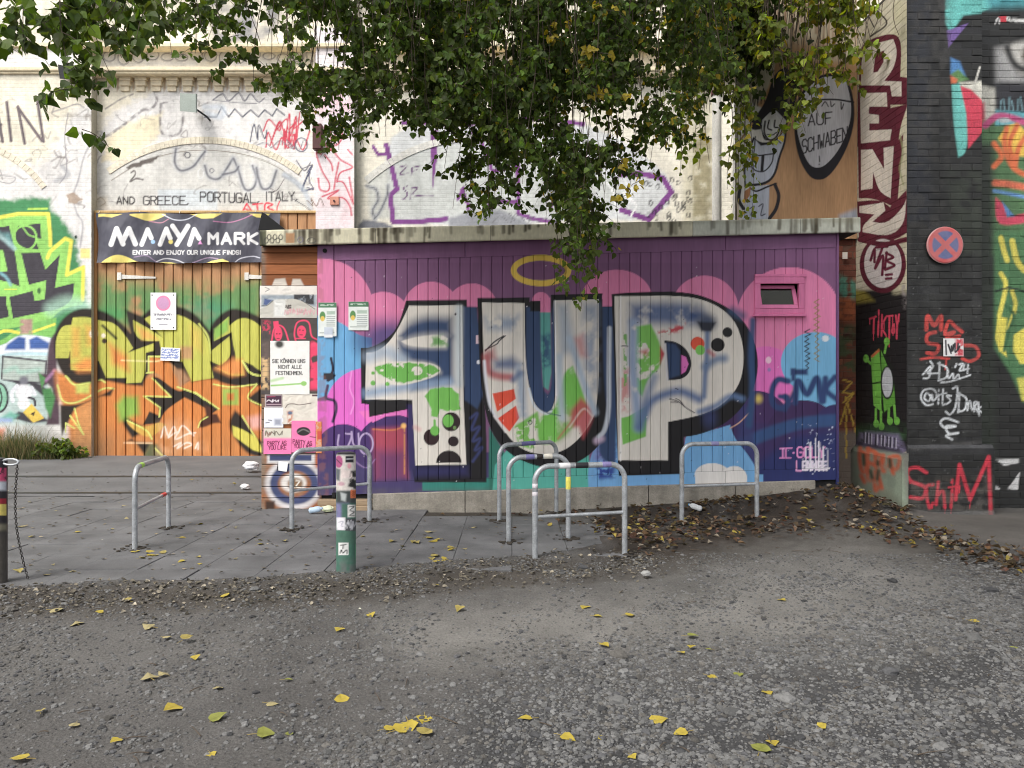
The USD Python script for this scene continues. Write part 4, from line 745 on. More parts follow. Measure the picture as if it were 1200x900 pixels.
pm.fr(); pm.speck(940, 495, 978, 556, 60, (190, 196, 220), .3, .9, 5); pm.speck(376, 310, 980, 575, 70, (220, 214, 220), .25, .6, 6); pm.speck(376, 310, 980, 575, 60, (40, 34, 44), .25, .6, 8)
pm.poly([(372, 300), (378, 300), (386, 600), (374, 600)], (150, 90, 70), soft=1.5, a=.35, pat=(6, .45, .1))
pm.rect(372, 572, 990, 582, (90, 84, 84), soft=3, a=.35, pat=(12, .42, .2))
YT = lambda px: 306 - (px - 372) * .0262
YB = lambda px: 580.5 - (px - 372) * .0305
shed = thing('painted_shed', 'flat roofed wooden shed with a pink and purple mural reading 1UP', 'shed', (wx(675, SY), SY, 0))
def vplank(a, b, y0f, y1f, Y, parent, name, paint, base, mt, nx, nz, proud=0.0, edge=.005, cham=.008, label=None):
    """vertical board between pixel columns a and b; its ends follow the two lines y0f (top) and y1f (bottom)"""
    xa, xb = wx(a, Y) + .0012, wx(b, Y) - .0012
    us = np.array([xa, xa + edge, *np.linspace(xa + edge * 2, xb - edge * 2, nx), xb - edge, xb]); dd = np.array([cham, .0015, *([0.] * nx), .0015, cham]) + rng.uniform(-.0012, .0012) - proud
    def fn(u, v):
        x = us[u.astype(int)]; px = 600 + F * x / Y
        py = y1f(px) + (y0f(px) - y1f(px)) * v
        return np.stack([x, Y + dd[u.astype(int)], wz(py, Y)], 1)
    m = grid(np.arange(len(us), dtype=float), np.linspace(0, 1, nz), fn)
    return put(parent, name, m, mt, col=paint.on(m, base), label=label)
edges = [391.5]
while edges[-1] < 968: edges.append(edges[-1] + 12.35 + rng.uniform(-.5, .5))
edges[-1] = 980
for w_ in (885.5, 940.5):
    edges[int(np.argmin(np.abs(np.array(edges) - w_)))] = w_
wbase = C(PU)
win = (884.5, 325.5, 941.5, 367.5)
vplank(372, 391.5, lambda p: YT(p) - 18, YB, SY, shed, 'corner_board', pm, wbase, 'painted_wood', 18, 250, .012)
for k in range(len(edges) - 1):
    a, b = edges[k], edges[k + 1]
    yb = lambda p: YB(p) - 14
    if b > win[0] + 1 and a < win[2] - 1:
        vplank(a, b, YT, lambda p: win[1] + 0 * p, SY, shed, 'wall_plank', pm, wbase, 'painted_wood', 12, 22)
        vplank(a, b, lambda p: win[3] + 0 * p, yb, SY, shed, 'wall_plank', pm, wbase, 'painted_wood', 12, 170)
    else:
        vplank(a, b, YT, yb, SY, shed, 'wall_plank', pm, wbase, 'painted_wood', 12, 232)
hs = [391.5, 545, 700, 850, 980]
for k in range(4):
    vplank(hs[k], hs[k + 1], lambda p: YT(p) - 18, lambda p: YT(p) - .1, SY, shed, 'header_board', pm, wbase, 'painted_wood', int(hs[k + 1] - hs[k]), 16, .006)
    vplank(hs[k], hs[k + 1], lambda p: YB(p) - 13.8, YB, SY, shed, 'skirting_board', pm, wbase, 'painted_wood', int(hs[k + 1] - hs[k]), 14, .004)
x305, x372, x980 = wx(306, SY), wx(372, SY), wx(980, SY)
put(shed, 'inner_lining', cat([box(x372, wx(886, SY), SY + .02, SY + .05, .02, 3.3), box(wx(940, SY), x980, SY + .02, SY + .05, .02, 3.3), box(wx(886, SY), wx(940, SY), SY + .02, SY + .05, .02, wz(368, SY)), box(wx(886, SY), wx(940, SY), SY + .02, SY + .05, wz(326, SY), 3.3)]), 'black_felt')
m = box(x980 - .03, x980 - .002, SY + .022, BR - .05, 0, 3.36); put(shed, 'side_wall', m, 'painted_wood', col=np.broadcast_to(C(96, 50, 70), (len(m[0]), 3)))
m = box(x305 + .004, x305 + .03, SY + .05, BF - .1, 0, 3.3); put(shed, 'side_wall', m, 'bare_planks', col=np.broadcast_to(C(120, 70, 40), (len(m[0]), 3)))
m = cbox(x980 + .0, x980 + .03, SY - .012, SY + .06, wz(568, SY), wz(271, SY), .004); put(shed, 'corner_trim', m, 'painted_wood', col=pm.on(m, C(150, 80, 110)))
put(shed, 'vent_hole', tube([(wx(381, SY), SY - .0135, wz(294, SY)), (wx(381, SY), SY - .02, wz(294, SY))], .026, 14), 'black_felt')
put(shed, 'vent_hole', cbox(wx(389.5, SY), wx(393.5, SY), SY - .02, SY - .005, wz(583, SY), wz(577, SY), .002), 'black_felt')
# horizontal planks of the left end
pw = Paint(); pw.fr()
pw.poly([(318, 336), (322, 327), (334, 326), (337, 336)], (206, 196, 184), soft=1); pw.poly([(341, 336), (343, 327), (352, 327), (357, 336)], (206, 196, 184), soft=1)
pw.rect(304, 286, 311, 600, (120, 110, 96), soft=3, a=.8, pat=(9, .35, .2)); pw.rect(304, 520, 374, 600, (140, 120, 100), soft=5, a=.45, pat=(8, .4, .2))
pw.ring(345, 567, 29, 25, 11, (206, 204, 206), soft=3, a=.9); pw.ring(345, 567, 24, 20, 9, (62, 72, 112), soft=2); pw.ell(344, 566, 15, 11, (214, 208, 202), soft=2); pw.ell(346, 567, 9, 7, (132, 100, 70), soft=2)
for q in ([(340, 562), (341, 571), (345, 571)], [(347, 563), (351, 564), (347, 570), (352, 571)]): pw.stroke(q, 1.4, (226, 220, 210))
pw.rect(313, 532, 369, 543, (208, 206, 206), soft=2); pw.rect(316, 533, 365, 540, (58, 68, 110), soft=1)
pw.rect(370, 520, 376, 548, (196, 90, 40), soft=2, a=.7); pw.rect(311, 587, 322, 600, (60, 40, 30), soft=2)
ys = [288, 296, 309.5, 322, 335] + [335 + 13.1 * k for k in range(1, 20)] + [599]
for k in range(len(ys) - 1):
    za, zb = wz(ys[k + 1], SY) + .002, wz(ys[k], SY) - .002
    vs = np.array([za, za + .005, *np.linspace(za + .01, zb - .01, 10), zb - .005, zb]); dd = np.array([.012, .003, *([0.] * 10), .003, .012]) + rng.uniform(-.002, .002)
    m = grid(np.linspace(x305, x372 - .003 + (.05 if ys[k] > 500 else 0), 62), np.arange(len(vs), dtype=float), lambda u, v: np.stack([u, SY + .012 + dd[v.astype(int)], vs[v.astype(int)]], 1))
    put(shed, 'cladding_plank', m, 'flat_planks', col=pw.on(m, C(154, 88, 40) * rng.uniform(.75, 1.12)))
put(shed, 'cladding_backing', box(x305, x372 + .02, SY + .03, SY + .05, wz(599, SY), wz(286, SY)), 'black_felt')
# roof: metal edge strips, felt deck, turned-up felt corner
pf = Paint(); pf.fr()
pf.rect(300, 265, 312, 292, (84, 86, 60), soft=1); pf.stroke([(305, 272), (308, 288)], 3, (50, 52, 36), soft=1.5)
r_ = np.random.default_rng(12)
for x0, x1, n in ((352, 392, 30), (434, 470, 26), (305, 520, 34), (520, 1000, 46), (780, 800, 6), (930, 960, 3)):
    for _ in range(n):
        x = r_.uniform(x0, x1); pf.stroke([(x, 256), (x + r_.normal(0, .5), 264 + r_.uniform(0, 24) * (1 if x < 520 else .5))], r_.uniform(1.2, 5), (62, 52, 32), soft=1.5, a=r_.uniform(.4, .85), smooth=False)
for k in range(6): pf.ring(312 + k * 3.4, 280 + (-1) ** k * 2, 2.2, 3, 1.2, (60, 58, 54))
pf.rect(335, 273, 345, 285, (176, 130, 86), soft=.6); pf.ring(365, 282, 5, 3, 1.1, (70, 66, 60)); pf.ring(352, 281, 3, 3, 1.1, (110, 104, 120)); pf.rect(300, 255, 560, 262, (70, 62, 40), soft=2, a=.5, pat=(10, .4, .15)); pf.rect(560, 240, 1010, 262, (120, 114, 90), soft=3, a=.4, pat=(14, .4, .2))
FY = SY - .095
fe = [304, 440, 575, 690, 812, 938, 1008.5]
for k in range(6):
    a, b = fe[k] + .25, fe[k + 1] - .25
    top = lambda p: 269.5 - (p - 305) * .0215; bot = lambda p: 288 - (p - 305) * .0225
    us = np.linspace(a, b, int(b - a)); vs = np.array([0, .04, *np.linspace(.1, .9, 13), .96, 1]); dd = np.array([.02, .004, *([0.] * 13), .004, .012])
    m = grid(us, np.arange(len(vs), dtype=float), lambda u, v: np.stack([wx(u, FY), FY + dd[v.astype(int)], wz(bot(u) + (top(u) - bot(u)) * vs[v.astype(int)], FY)], 1))
    put(shed, 'fascia_strip', m, 'fascia_metal', col=pf.on(m, C(206, 200, 172) if k < 4 else C(182, 184, 170)))
ra = lambda x: (wz(270.2 - (600 + F * x / FY - 305) * .0215, FY))
x0, x1 = wx(304, FY), wx(1008.5, FY)
v = np.array([(x, y, ra(x) - dz) for dz in (0.002, .165) for y in (FY + .012, BR - .01) for x in (x0, x1)])
put(shed, 'roof_deck', arr(trimesh.convex.convex_hull(v)), 'roof_felt')
put(shed, 'felt_flap', arr(trimesh.convex.convex_hull(np.array([(wx(px, FY), FY + dy, wz(py, FY)) for px, py, dy in ((302, 269, .02), (305, 247, .06), (309, 249, .10), (334, 268.5, .03), (302, 269, .3), (306, 250, .35), (330, 268.5, .35))]))), 'black_felt')
# opening window
pk = Paint(); PKW = C(214, 112, 160)
m = cat([cbox(wx(a, SY), wx(b, SY), SY - .028, SY + .03, wz(d, SY), wz(c, SY), .004) for a, b, c, d in ((884, 942, 325, 332.5), (884, 942, 362, 368), (884, 890.5, 332.6, 361.9), (935.5, 942, 332.6, 361.9))])
wn = put(shed, 'window', m, 'painted_wood', col=np.tile(PKW, (len(m[0]), 1)))
def tilt(m):     # bottom-hung sash leaning inwards at the top
    v, f = m; v = v.copy(); z0 = wz(361, SY); v[:, 1] += (v[:, 2] - z0) * .30 - .02; v[:, 0] += (v[:, 2] - z0) * -.06; return v, f
m = tilt(cat([cbox(wx(a, SY), wx(b, SY), SY, SY + .035, wz(d, SY), wz(c, SY), .004) for a, b, c, d in ((890, 935, 333.5, 337.5), (890, 935, 357, 361.5), (890, 893.5, 337.6, 356.9), (931, 935.5, 337.6, 356.9))]))
put(wn, 'sash', m, 'painted_wood', col=np.tile(PKW, (len(m[0]), 1)))
put(wn, 'pane', tilt(box(wx(893, SY), wx(931.5, SY), SY + .014, SY + .02, wz(357.5, SY), wz(337, SY))), 'window_glass')
m = cbox(wx(882, SY), wx(944, SY), SY - .05, SY + .0, wz(371, SY), wz(368.2, SY), .004); put(wn, 'sill', m, 'painted_wood', col=np.tile(PKW, (len(m[0]), 1)))
m = cbox(wx(884, SY), wx(944, SY), SY - .03, SY + .0, wz(324.8, SY), wz(321.5, SY), .003); put(wn, 'drip_rail', m, 'painted_wood', col=np.tile(PKW, (len(m[0]), 1)))
put(shed, 'room_back', box(wx(860, SY), wx(965, SY), SY + .8, SY + .82, 1.8, 3.3), 'pane_backing')
# concrete plinth blocks and the timber step at the left
pe = [436, 545, 650, 760, 862, 956]
for k in range(5):
    a, b = pe[k] + .5, pe[k + 1] - .5
    PY = SY - .10
    v = [(wx(px, PY), y, z) for px in (a, b) for y, z in ((PY + rng.uniform(0, .012), wz(YB(px) + 1.5, PY)), (PY, -.1), (SY + .04, wz(YB(px) + .5, SY)), (SY + .04, -.1), (PY + .02, wz(YB(px) + .2, PY)))]
    put(shed, 'plinth_block', arr(trimesh.convex.convex_hull(np.array(v))), 'concrete')
for a, b, c, d, dy in ((372, 435, 586, 592.5, .10), (372, 435, 593, 602, .13)):
    m = cbox(wx(a, SY - dy), wx(b, SY - dy), SY - dy, SY + .02, wz(d, SY - dy), wz(c, SY - dy), .008); put(shed, 'timber_step', m, 'flat_planks', col=np.tile(C(150, 128, 100), (len(m[0]), 1)))
# ------------------------------------------------------------------ posters and flyers on the shed
PYL = SY + .010
pp = Paint(); pp.fr(300, 320, 9.0)
pp.rect(55, 230, 640, 360, (150, 160, 170), soft=2); pp.rect(400, 200, 610, 330, (54, 54, 58), soft=1, pat=(4, .35, .2)); pp.poly([(90, 270), (170, 285), (110, 340), (80, 330)], (74, 92, 140), soft=1); pp.poly([(40, 380), (120, 345), (190, 280), (320, 275), (430, 270), (620, 360), (655, 390), (655, 470), (40, 470)], (190, 186, 176)); pp.rect(190, 280, 310, 460, (214, 214, 210), soft=2); pp.rect(40, 130, 640, 225, (222, 216, 208), soft=1)
for k in range(7): pp.tag(300 + k * 44, 372, 50, 70, (216, 140, 156), n=6, th=5, seed=k, a=.7)
for q in ([(95, 150), (140, 170), (100, 195)], [(60, 345), (120, 340), (180, 290)], [(480, 290), (560, 340), (620, 380)]): pp.stroke(q, 4, (60, 60, 60), a=.8)
pp.speck(305, 335, 370, 372, 30, (90, 84, 80), .3, .9, 4)
sheet('torn_poster', 'torn grey and white poster at the top of the poster stack', 'poster', 304.8, 371.5, 335, 372.5, PYL, C(216, 212, 204), pp, curl=.012)
pp = Paint(); pp.fr(300, 320, 9.0); HP = (236, 58, 102)
pp.rect(70, 500, 150, 640, (200, 50, 84), soft=2, pat=(3, .45, .1)); pp.ell(235, 640, 42, 76, HP); pp.stroke([(165, 720), (190, 590), (240, 550), (300, 590), (345, 720)], 16, HP); pp.poly([(180, 510), (235, 505), (245, 570), (190, 590)], HP); pp.ell(480, 620, 48, 66, HP); pp.stroke([(420, 720), (405, 640), (430, 530), (500, 500), (560, 530), (585, 660), (640, 700)], 16, HP); pp.stroke([(410, 690), (520, 690)], 12, HP)
for a, b in ((218, 640), (250, 640), (462, 600), (496, 605)): pp.ell(a, b, 9, 6, (60, 40, 44))
pp.stroke([(222, 690), (245, 690)], 7, (70, 40, 44)); pp.stroke([(465, 650), (490, 652)], 7, (70, 40, 44)); pp.rect(560, 720, 660, 1230, HP, soft=3, pat=(12, .46, .08)); pp.rect(65, 720, 140, 1000, (120, 100, 92), soft=5, a=.6); pp.rect(60, 900, 130, 1220, (214, 176, 120), soft=3, pat=(6, .4, .1))
for k in range(9): pp.stroke([(65, 740 + k * 50), (140, 738 + k * 50)], 3, (90, 80, 74), a=.6)
sheet('portrait_poster', 'dark poster with two bright pink faces', 'poster', 306, 374, 372.8, 462, PYL - .001, C(74, 66, 64), pp, curl=.006, s=.6)
pp = Paint(); pp.fr(300, 320, 3.214)
pp.text('SIE KÖNNEN UNS', 62, 338, 13, (30, 28, 30), w=6.9, th=2.2, gap=.42); pp.text('NICHT ALLE', 84, 360, 13, (30, 28, 30), w=6.9, th=2.2, gap=.42); pp.text('FESTNEHMEN.', 75, 383, 13, (30, 28, 30), w=6.9, th=2.2, gap=.42); pp.stroke([(58, 424), (120, 420), (180, 416)], 6, (140, 196, 96), soft=.6); pp.ell(180, 416, 11, 9, (140, 196, 96)); pp.stroke([(58, 406), (100, 396)], 10, (160, 206, 120), soft=1.5, a=.7)
pp.ell(88, 268, 16, 14, (60, 60, 56), soft=2)
sheet('slogan_poster', 'white poster with black German slogan and a green brush stroke', 'poster', 316.8, 362.8, 399.5, 462, PYL - .009, C(228, 226, 222), pp, curl=.004, s=.36)
pp = Paint(); pp.fr(300, 440, 9.0)
pp.rect(105, 210, 270, 325, (70, 40, 62), soft=1); pp.tag(122, 248, 130, 36, (224, 214, 220), n=9, th=9, seed=4); pp.stroke([(115, 305), (265, 305)], 8, (200, 170, 180)); pp.stroke([(120, 225), (200, 220)], 12, (150, 60, 90))
sheet('dark_sticker', 'small dark purple sticker below the slogan poster', 'sticker', 310.5, 330.5, 462.5, 477, PYL - .006, C(190, 176, 176), pp, curl=.002)
pp = Paint(); pp.fr(300, 440, 9.0); pp.speck(311, 477, 331, 500, 18, (70, 70, 90), .3, .8, 2); pp.stroke([(130, 470), (165, 475)], 7, (60, 60, 80)); pp.stroke([(105, 500), (140, 495)], 7, (60, 60, 80)); pp.rect(195, 460, 265, 525, (150, 154, 170), soft=2)
sheet('paper_note', 'bluish white note with a few dark specks below the purple sticker', 'note', 309.5, 332, 477.5, 501, PYL - .006, C(224, 226, 238), pp, curl=.003)
pp = Paint(); pp.fr(300, 440, 9.0); pp.stroke([(310, 340), (340, 305), (400, 300), (460, 310), (580, 292)], 7, (80, 60, 56)); pp.poly([(330, 380), (390, 370), (380, 540), (340, 530)], (190, 120, 90), soft=2, pat=(4, .4, .1)); pp.ell(360, 395, 24, 18, (80, 100, 130), soft=1); pp.rect(590, 200, 655, 220, (90, 60, 70))
sheet('torn_poster', 'torn blank cream poster below the slogan poster', 'poster', 331, 375, 461.5, 497, PYL - .004, C(214, 206, 194), pp, curl=.012)
for k, (x0, x1, y0, y1, tx, ty, lab) in enumerate(((309, 341.5, 502, 532, 120, 735, 'left one of the two pink party posters with torn cream top'), (341.8, 370, 493, 530, 390, 715, 'right one of the two pink party posters with a dark mouth shape'))):
    pp = Paint(); pp.fr(300, 440, 9.0)
    if k == 0: pp.rect(80, 540, 380, 660, (206, 200, 184), soft=2); pp.tag(110, 575, 160, 60, (90, 80, 66), n=11, th=8, seed=5); pp.tag(110, 590, 60, 60, (140, 100, 90), n=6, th=6, seed=8)
    else: pp.ell(500, 590, 72, 46, (44, 40, 42)); pp.stroke([(440, 600), (500, 570), (570, 600)], 14, (110, 104, 104)); pp.stroke([(570, 645), (640, 655)], 8, (60, 40, 50)); pp.stroke([(440, 455), (500, 460)], 10, (120, 60, 80))
    pp.text('PARTY AS', tx, ty, 40, (96, 22, 58), w=20, th=7, gap=.35, rise=.02 - k * .12); pp.text('YOU LIKE', tx + 12, ty + 46, 40, (96, 22, 58), w=20, th=7, gap=.35, rise=.02 - k * .12)
    sheet('party_poster', lab, 'poster', x0, x1, y0, y1, PYL - .008 - .003 * k, C(240, 116, 172), pp, s=.36, curl=.004)
pp = Paint(); pp.rect(366, 488, 380, 540, (214, 120, 60), soft=3, pat=(3, .45, .1)); pp.rect(372, 505, 378, 515, (200, 70, 60), soft=1)
sheet('poster_scrap', 'narrow orange scrap at the right edge of the pink posters', 'scrap', 370.3, 377, 494, 531, SY - .014, C(206, 160, 130), pp, curl=.003)
pp = Paint(); pp.rect(311, 538, 326, 555, (40, 40, 46)); pp.stroke([(315, 551), (320, 541), (322, 550), (316, 547)], 1.2, (220, 220, 224))
sheet('small_sticker', 'small black and white sticker above the sprayed oval', 'sticker', 325, 337, 541, 552, PYL - .004, C(230, 230, 232), pp, tilt=.15)
for k, (x0, x1, y0, y1, lab) in enumerate(((373, 394.5, 354.5, 394, 'green headed flyer on the corner board beside the posters'), (408.5, 432, 353.5, 387, 'green headed flyer on the pink planks left of the figure one'))):
    pp = Paint(); pp.fr()
    pp.rect(x0, y0, x1, y0 + 6, (74, 122, 90), soft=.4); pp.stroke([(x0 + 3, y0 + 3), (x1 - 4, y0 + 3)], 1.6, (190, 210, 194), pat=(1.5, .42, .1)); pp.ell(x0 + 5, y0 + 16, 3.4, 5.5, (84, 140, 76)); pp.ell(x0 + 5, y0 + 19, 2.4, 3, (226, 190, 70)); pp.rect(x0 + 10, y0 + 10, x1 - 2, y0 + 14, (170, 190, 176))
    for j in range(6): pp.stroke([(x0 + 10, y0 + 16.5 + 2.2 * j), (x1 - 2, y0 + 16.5 + 2.2 * j)], .7, (140, 150, 150))
    pp.stroke([(x0 + 2, y1 - 4), (x1 - 3, y1 - 4)], 1, (150, 160, 156))
    sheet('flyer', lab, 'flyer', x0, x1, y0, y1, SY - (.016 if k == 0 else .004), C(220, 226, 222), pp, s=.4, curl=.006)
pp = Paint(); pp.rect(378, 383, 390, 392, (190, 200, 214))
sheet('small_sticker', 'small white sticker just under the flyer on the corner board', 'sticker', 380, 390, 383.5, 395.5, SY - .022, C(224, 226, 230), pp)
t = sheet('small_sticker', 'tiny pale square sticker on the brick strip under the roof edge', 'sticker', 987, 993, 295.5, 303.5, 10.15, C(214, 206, 196), Paint())

# ------------------------------------------------------------------ brick pier on the right: black front, white side with tall letters, plinth
def brick_mesh(P0, ex, ez, nrm, w, h, nx, nz, d=.007, jit=0.0):
    """one brick: painted front grid with bevelled edges; P0 lower left front corner, ex/ez unit axes, nrm outward"""
    us = np.array([0, .003, *np.linspace(.009, w - .009, nx), w - .003, w]); vs = np.array([0, .003, *np.linspace(.009, h - .009, nz), h - .003, h])
    du = np.array([-d, -.0015, *([0.] * nx), -.0015, -d]); dv = np.array([-d, -.0015, *([0.] * nz), -.0015, -d])
    tl = rng.normal(0, jit, 3)
    def fn(u, v):
        i, j = u.astype(int), v.astype(int)
        off = np.minimum(du[i], dv[j]) + tl[0] + tl[1] * (us[i] / w - .5) + tl[2] * (vs[j] / h - .5)
        return P0 + us[i][:, None] * ex + vs[j][:, None] * ez + off[:, None] * nrm
    return grid(np.arange(len(us), dtype=float), np.arange(len(vs), dtype=float), fn)
EZ = np.array([0, 0, 1.0])
def brickwork(O, ex, nrm, W, z0, z1, paint, base, nx=9, nz=4, jit=.0028, var=.4, L_=.246, H=.079, J=.0045, sub=None):
    """courses of bricks in running bond; returns a list of (mesh, colours)"""
    out, k, z = [], 0, z0
    while z < z1 - .02:
        x = -((k % 2) * (L_ + J) / 2)
        while x < W - .01:
            a, b = max(x, 0), min(x + L_, W)
            if b - a > .03:
                w = b - a
                m = brick_mesh(O + ex * a + EZ * z, ex, EZ, nrm, w, min(H, z1 - z), max(2, int(nx * w / L_)), nz, jit=jit)
                out.append((m, paint.on(m, base * (1 + var * rng.normal() * .5))))
            x += L_ + J
        z += H + J; k += 1
    return out
def lay(parent, bricks, mt, most=300, name='brick'):
    for m, c in bricks[:most]: put(parent, name, m, mt, col=c)
    if len(bricks) > most:
        put(parent, 'upper_bricks', cat([m for m, _ in bricks[most:]]), mt, col=np.vstack([c for _, c in bricks[most:]]), kind='stuff')
QY = 8.9
xq = wx(1062, QY)
pl = Paint()          # pillar paint
pl.fr(1090, 0, 3.333)
pl.poly([(60, -60), (210, -60), (210, 50), (130, 60), (80, 130), (60, 90)], (92, 190, 184), soft=2); pl.poly([(65, 120), (150, 90), (72, 185)], (120, 92, 164), soft=1); pl.poly([(80, 225), (115, 240), (140, 300), (110, 320), (80, 290)], (70, 130, 190), soft=2); pl.poly([(80, 290), (110, 270), (150, 310), (110, 325)], (84, 130, 70), soft=2); pl.poly([(80, 295), (108, 310), (100, 328), (82, 325)], (208, 104, 60), soft=2)
pl.poly([(84, 330), (118, 325), (140, 420), (150, 510), (140, 600), (110, 615), (90, 470)], (92, 184, 176), soft=1.5); pl.poly([(115, 322), (210, 315), (260, 350), (262, 470), (216, 490), (150, 400)], (206, 204, 192), soft=2); pl.poly([(118, 335), (160, 350), (212, 400), (216, 500), (150, 580), (142, 440)], (214, 56, 84), soft=1.5)
pl.stroke([(178, 316), (194, 262)], 8, (206, 204, 196)); pl.stroke([(214, 316), (230, 266)], 8, (206, 204, 196)); pl.stroke([(232, 320), (244, 280)], 8, (206, 204, 196))
pl.fr(1000, 330, 3.214); RD = (212, 66, 58)
for q, w in (([(275, 180), (280, 130), (305, 165), (330, 130), (330, 180)], 15), ([(345, 190), (360, 150), (385, 170), (410, 190)], 13), ([(310, 190), (280, 200), (280, 230), (320, 240), (310, 270), (278, 268)], 13), ([(345, 200), (380, 190), (350, 215), (400, 205)], 12), ([(255, 292), (300, 286), (360, 290)], 9), ([(350, 200), (350, 300), (346, 330)], 6), ([(420, 240), (460, 245), (472, 280), (440, 300), (410, 290)], 12)): pl.stroke(q, w, RD, soft=.8)
WT = (216, 220, 224)
for q, w in (([(262, 350), (290, 320), (285, 360), (265, 365)], 7), ([(290, 300), (300, 320), (280, 345), (320, 345)], 7), ([(325, 305), (322, 372)], 8), ([(318, 308), (352, 325), (350, 360), (320, 372)], 7), ([(355, 345), (360, 365), (375, 345), (378, 368), (395, 350), (400, 366)], 6), ([(330, 380), (370, 375), (440, 352)], 6), ([(388, 310), (384, 322)], 7), ([(398, 312), (412, 310), (400, 335), (420, 332)], 7), ([(418, 312), (416, 330), (436, 328)], 6), ([(432, 312), (430, 345)], 6)): pl.stroke(q, w, WT, soft=.6)
for q, w in (([(290, 430), (275, 420), (268, 440), (285, 450), (295, 425), (300, 450), (315, 430), (300, 405), (265, 410), (255, 440), (275, 465), (300, 462)], 7), ([(322, 425), (320, 460)], 7), ([(322, 408), (322, 412)], 7), ([(338, 405), (336, 460), (345, 462)], 7), ([(328, 425), (350, 420)], 6), ([(368, 430), (352, 430), (366, 448), (350, 462)], 7), ([(375, 402), (392, 400), (385, 470), (365, 500), (348, 490)], 8), ([(400, 420), (396, 490)], 8), ([(395, 420), (425, 440), (420, 480), (394, 492)], 7), ([(430, 485), (438, 450), (448, 485)], 7), ([(455, 490), (455, 455), (468, 455), (458, 472), (472, 495)], 6), ([(470, 455), (474, 505)], 7), ([(485, 470), (470, 480), (488, 495)], 6)): pl.stroke(q, w, WT, soft=.6)
pl.stroke([(395, 530), (350, 515), (328, 530), (345, 550), (385, 545), (350, 545), (360, 572), (395, 570), (350, 580), (372, 595)], 8, WT, soft=.8)
RS = (206, 44, 66)
for q, w in (([(275, 720), (240, 700), (205, 712), (215, 750), (270, 775), (260, 815), (215, 812)], 13), ([(300, 765), (275, 775), (285, 850), (300, 835)], 11), ([(320, 755), (312, 840)], 11), ([(318, 805), (338, 790), (345, 850)], 11), ([(372, 785), (368, 850)], 10), ([(372, 748), (372, 756)], 11), ([(385, 820), (400, 690), (440, 820), (510, 660), (518, 885)], 14), ([(360, 775), (400, 770)], 6)): pl.stroke(q, w, RS, soft=1.2, smooth=len(q) != 5, drip=2)
pl.fr(); pl.poly([(1062, 598), (1168, 598), (1168, 606), (1062, 606)], (120, 118, 116), soft=2, a=.6); pl.stroke([(1062, 525), (1110, 523), (1162, 518)], 5, (92, 90, 90), soft=3, a=.7, pat=(8, .4, .2))
pl.rect(1064, -20, 1090, 260, (44, 48, 60), soft=8, a=.5); pl.rect(1112, 200, 1152, 300, (62, 70, 56), soft=10, a=.5, pat=(12, .4, .2)); pl.speck(1065, 300, 1160, 600, 90, (104, 104, 104), .3, .9, 9); pl.poly([(1060, 560), (1170, 560), (1170, 606), (1060, 606)], (112, 106, 98), soft=12, a=.3, pat=(7, .5, .12)); pl.rect(1062, 300, 1152, 530, (70, 70, 68), soft=10, a=.3, pat=(9, .52, .15)); pl.rect(1064, -20, 1112, 300, (62, 60, 58), soft=6, a=.6, pat=(8, .52, .14))
pl.ell(1072, 382, 6, 3, (8, 8, 8), soft=1)
pillar = thing('brick_pillar', 'massive brick pier with black front and white side lettered RENZ', 'pillar', (wx(1110, QY), QY, 0))
BLK = C(33, 33, 32)
EX = np.array([1.0, 0, 0])
zs = wz(527, QY)
br = brickwork(np.array([xq, QY - .05, -.05]), EX, np.array([0, -1.0, 0]), wx(1166, QY - .05) - xq, 0, zs + .02, pl, BLK, nx=20, nz=6)
up = brickwork(np.array([xq + .012, QY, zs + .06]), EX, np.array([0, -1.0, 0]), wx(1151, QY) - xq - .012, 0, 6.2 - zs, pl, BLK, nx=20, nz=6)
lay(pillar, br + up, 'dark_brick', 300)
m = arr(trimesh.convex.convex_hull(np.array([(x, y, z) for x in (xq + .01, wx(1166, QY - .05)) for y, z in ((QY - .045, zs - .04), (QY - .045, zs - .02), (QY - .003, zs + .058), (QY + .1, zs + .058), (QY + .1, zs - .04))])))
put(pillar, 'plinth_ledge', m, 'dark_brick', col=np.tile(C(66, 66, 68), (len(m[0]), 1)))
def sheetxz(x0, x1, Y, z0, z1, st=.015): return grid(np.linspace(x0, x1, max(2, int((x1 - x0) / st))), np.linspace(z0, z1, int((z1 - z0) / st)), lambda u, v: np.stack([u, np.full_like(u, Y), v], 1))
m = box(xq + .015, wx(1151, QY) - .006, QY + .012, BR, -.1, 6.25); put(pillar, 'core', m, 'dark_brick', col=np.tile(C(52, 52, 52), (len(m[0]), 1)))
m = sheetxz(xq + .013, wx(1151, QY) - .004, QY + .0045, zs + .05, 6.2); put(pillar, 'mortar', m, 'dark_brick', col=pl.on(m, C(36, 36, 38)))
m = sheetxz(xq + .004, wx(1166, QY - .05) - .004, QY - .0455, -.05, zs + .02); put(pillar, 'mortar', m, 'dark_brick', col=pl.on(m, C(36, 36, 38)))
m = box(xq + .012, wx(1166, QY) - .03, QY - .036, QY + .3, -.1, zs); put(pillar, 'core', m, 'dark_brick', col=np.tile(C(52, 52, 52), (len(m[0]), 1)))
pr = Paint(); pr.fr()
pr.rect(990, 340, 1075, 530, (30, 26, 27), soft=3)
pr.rect(1046, -40, 1075, 345, (196, 188, 152), soft=3, a=.7, pat=(10, .35, .2))
pr.fr(990, 20, 2.647); MR, CW = (98, 24, 44), (216, 204, 190)
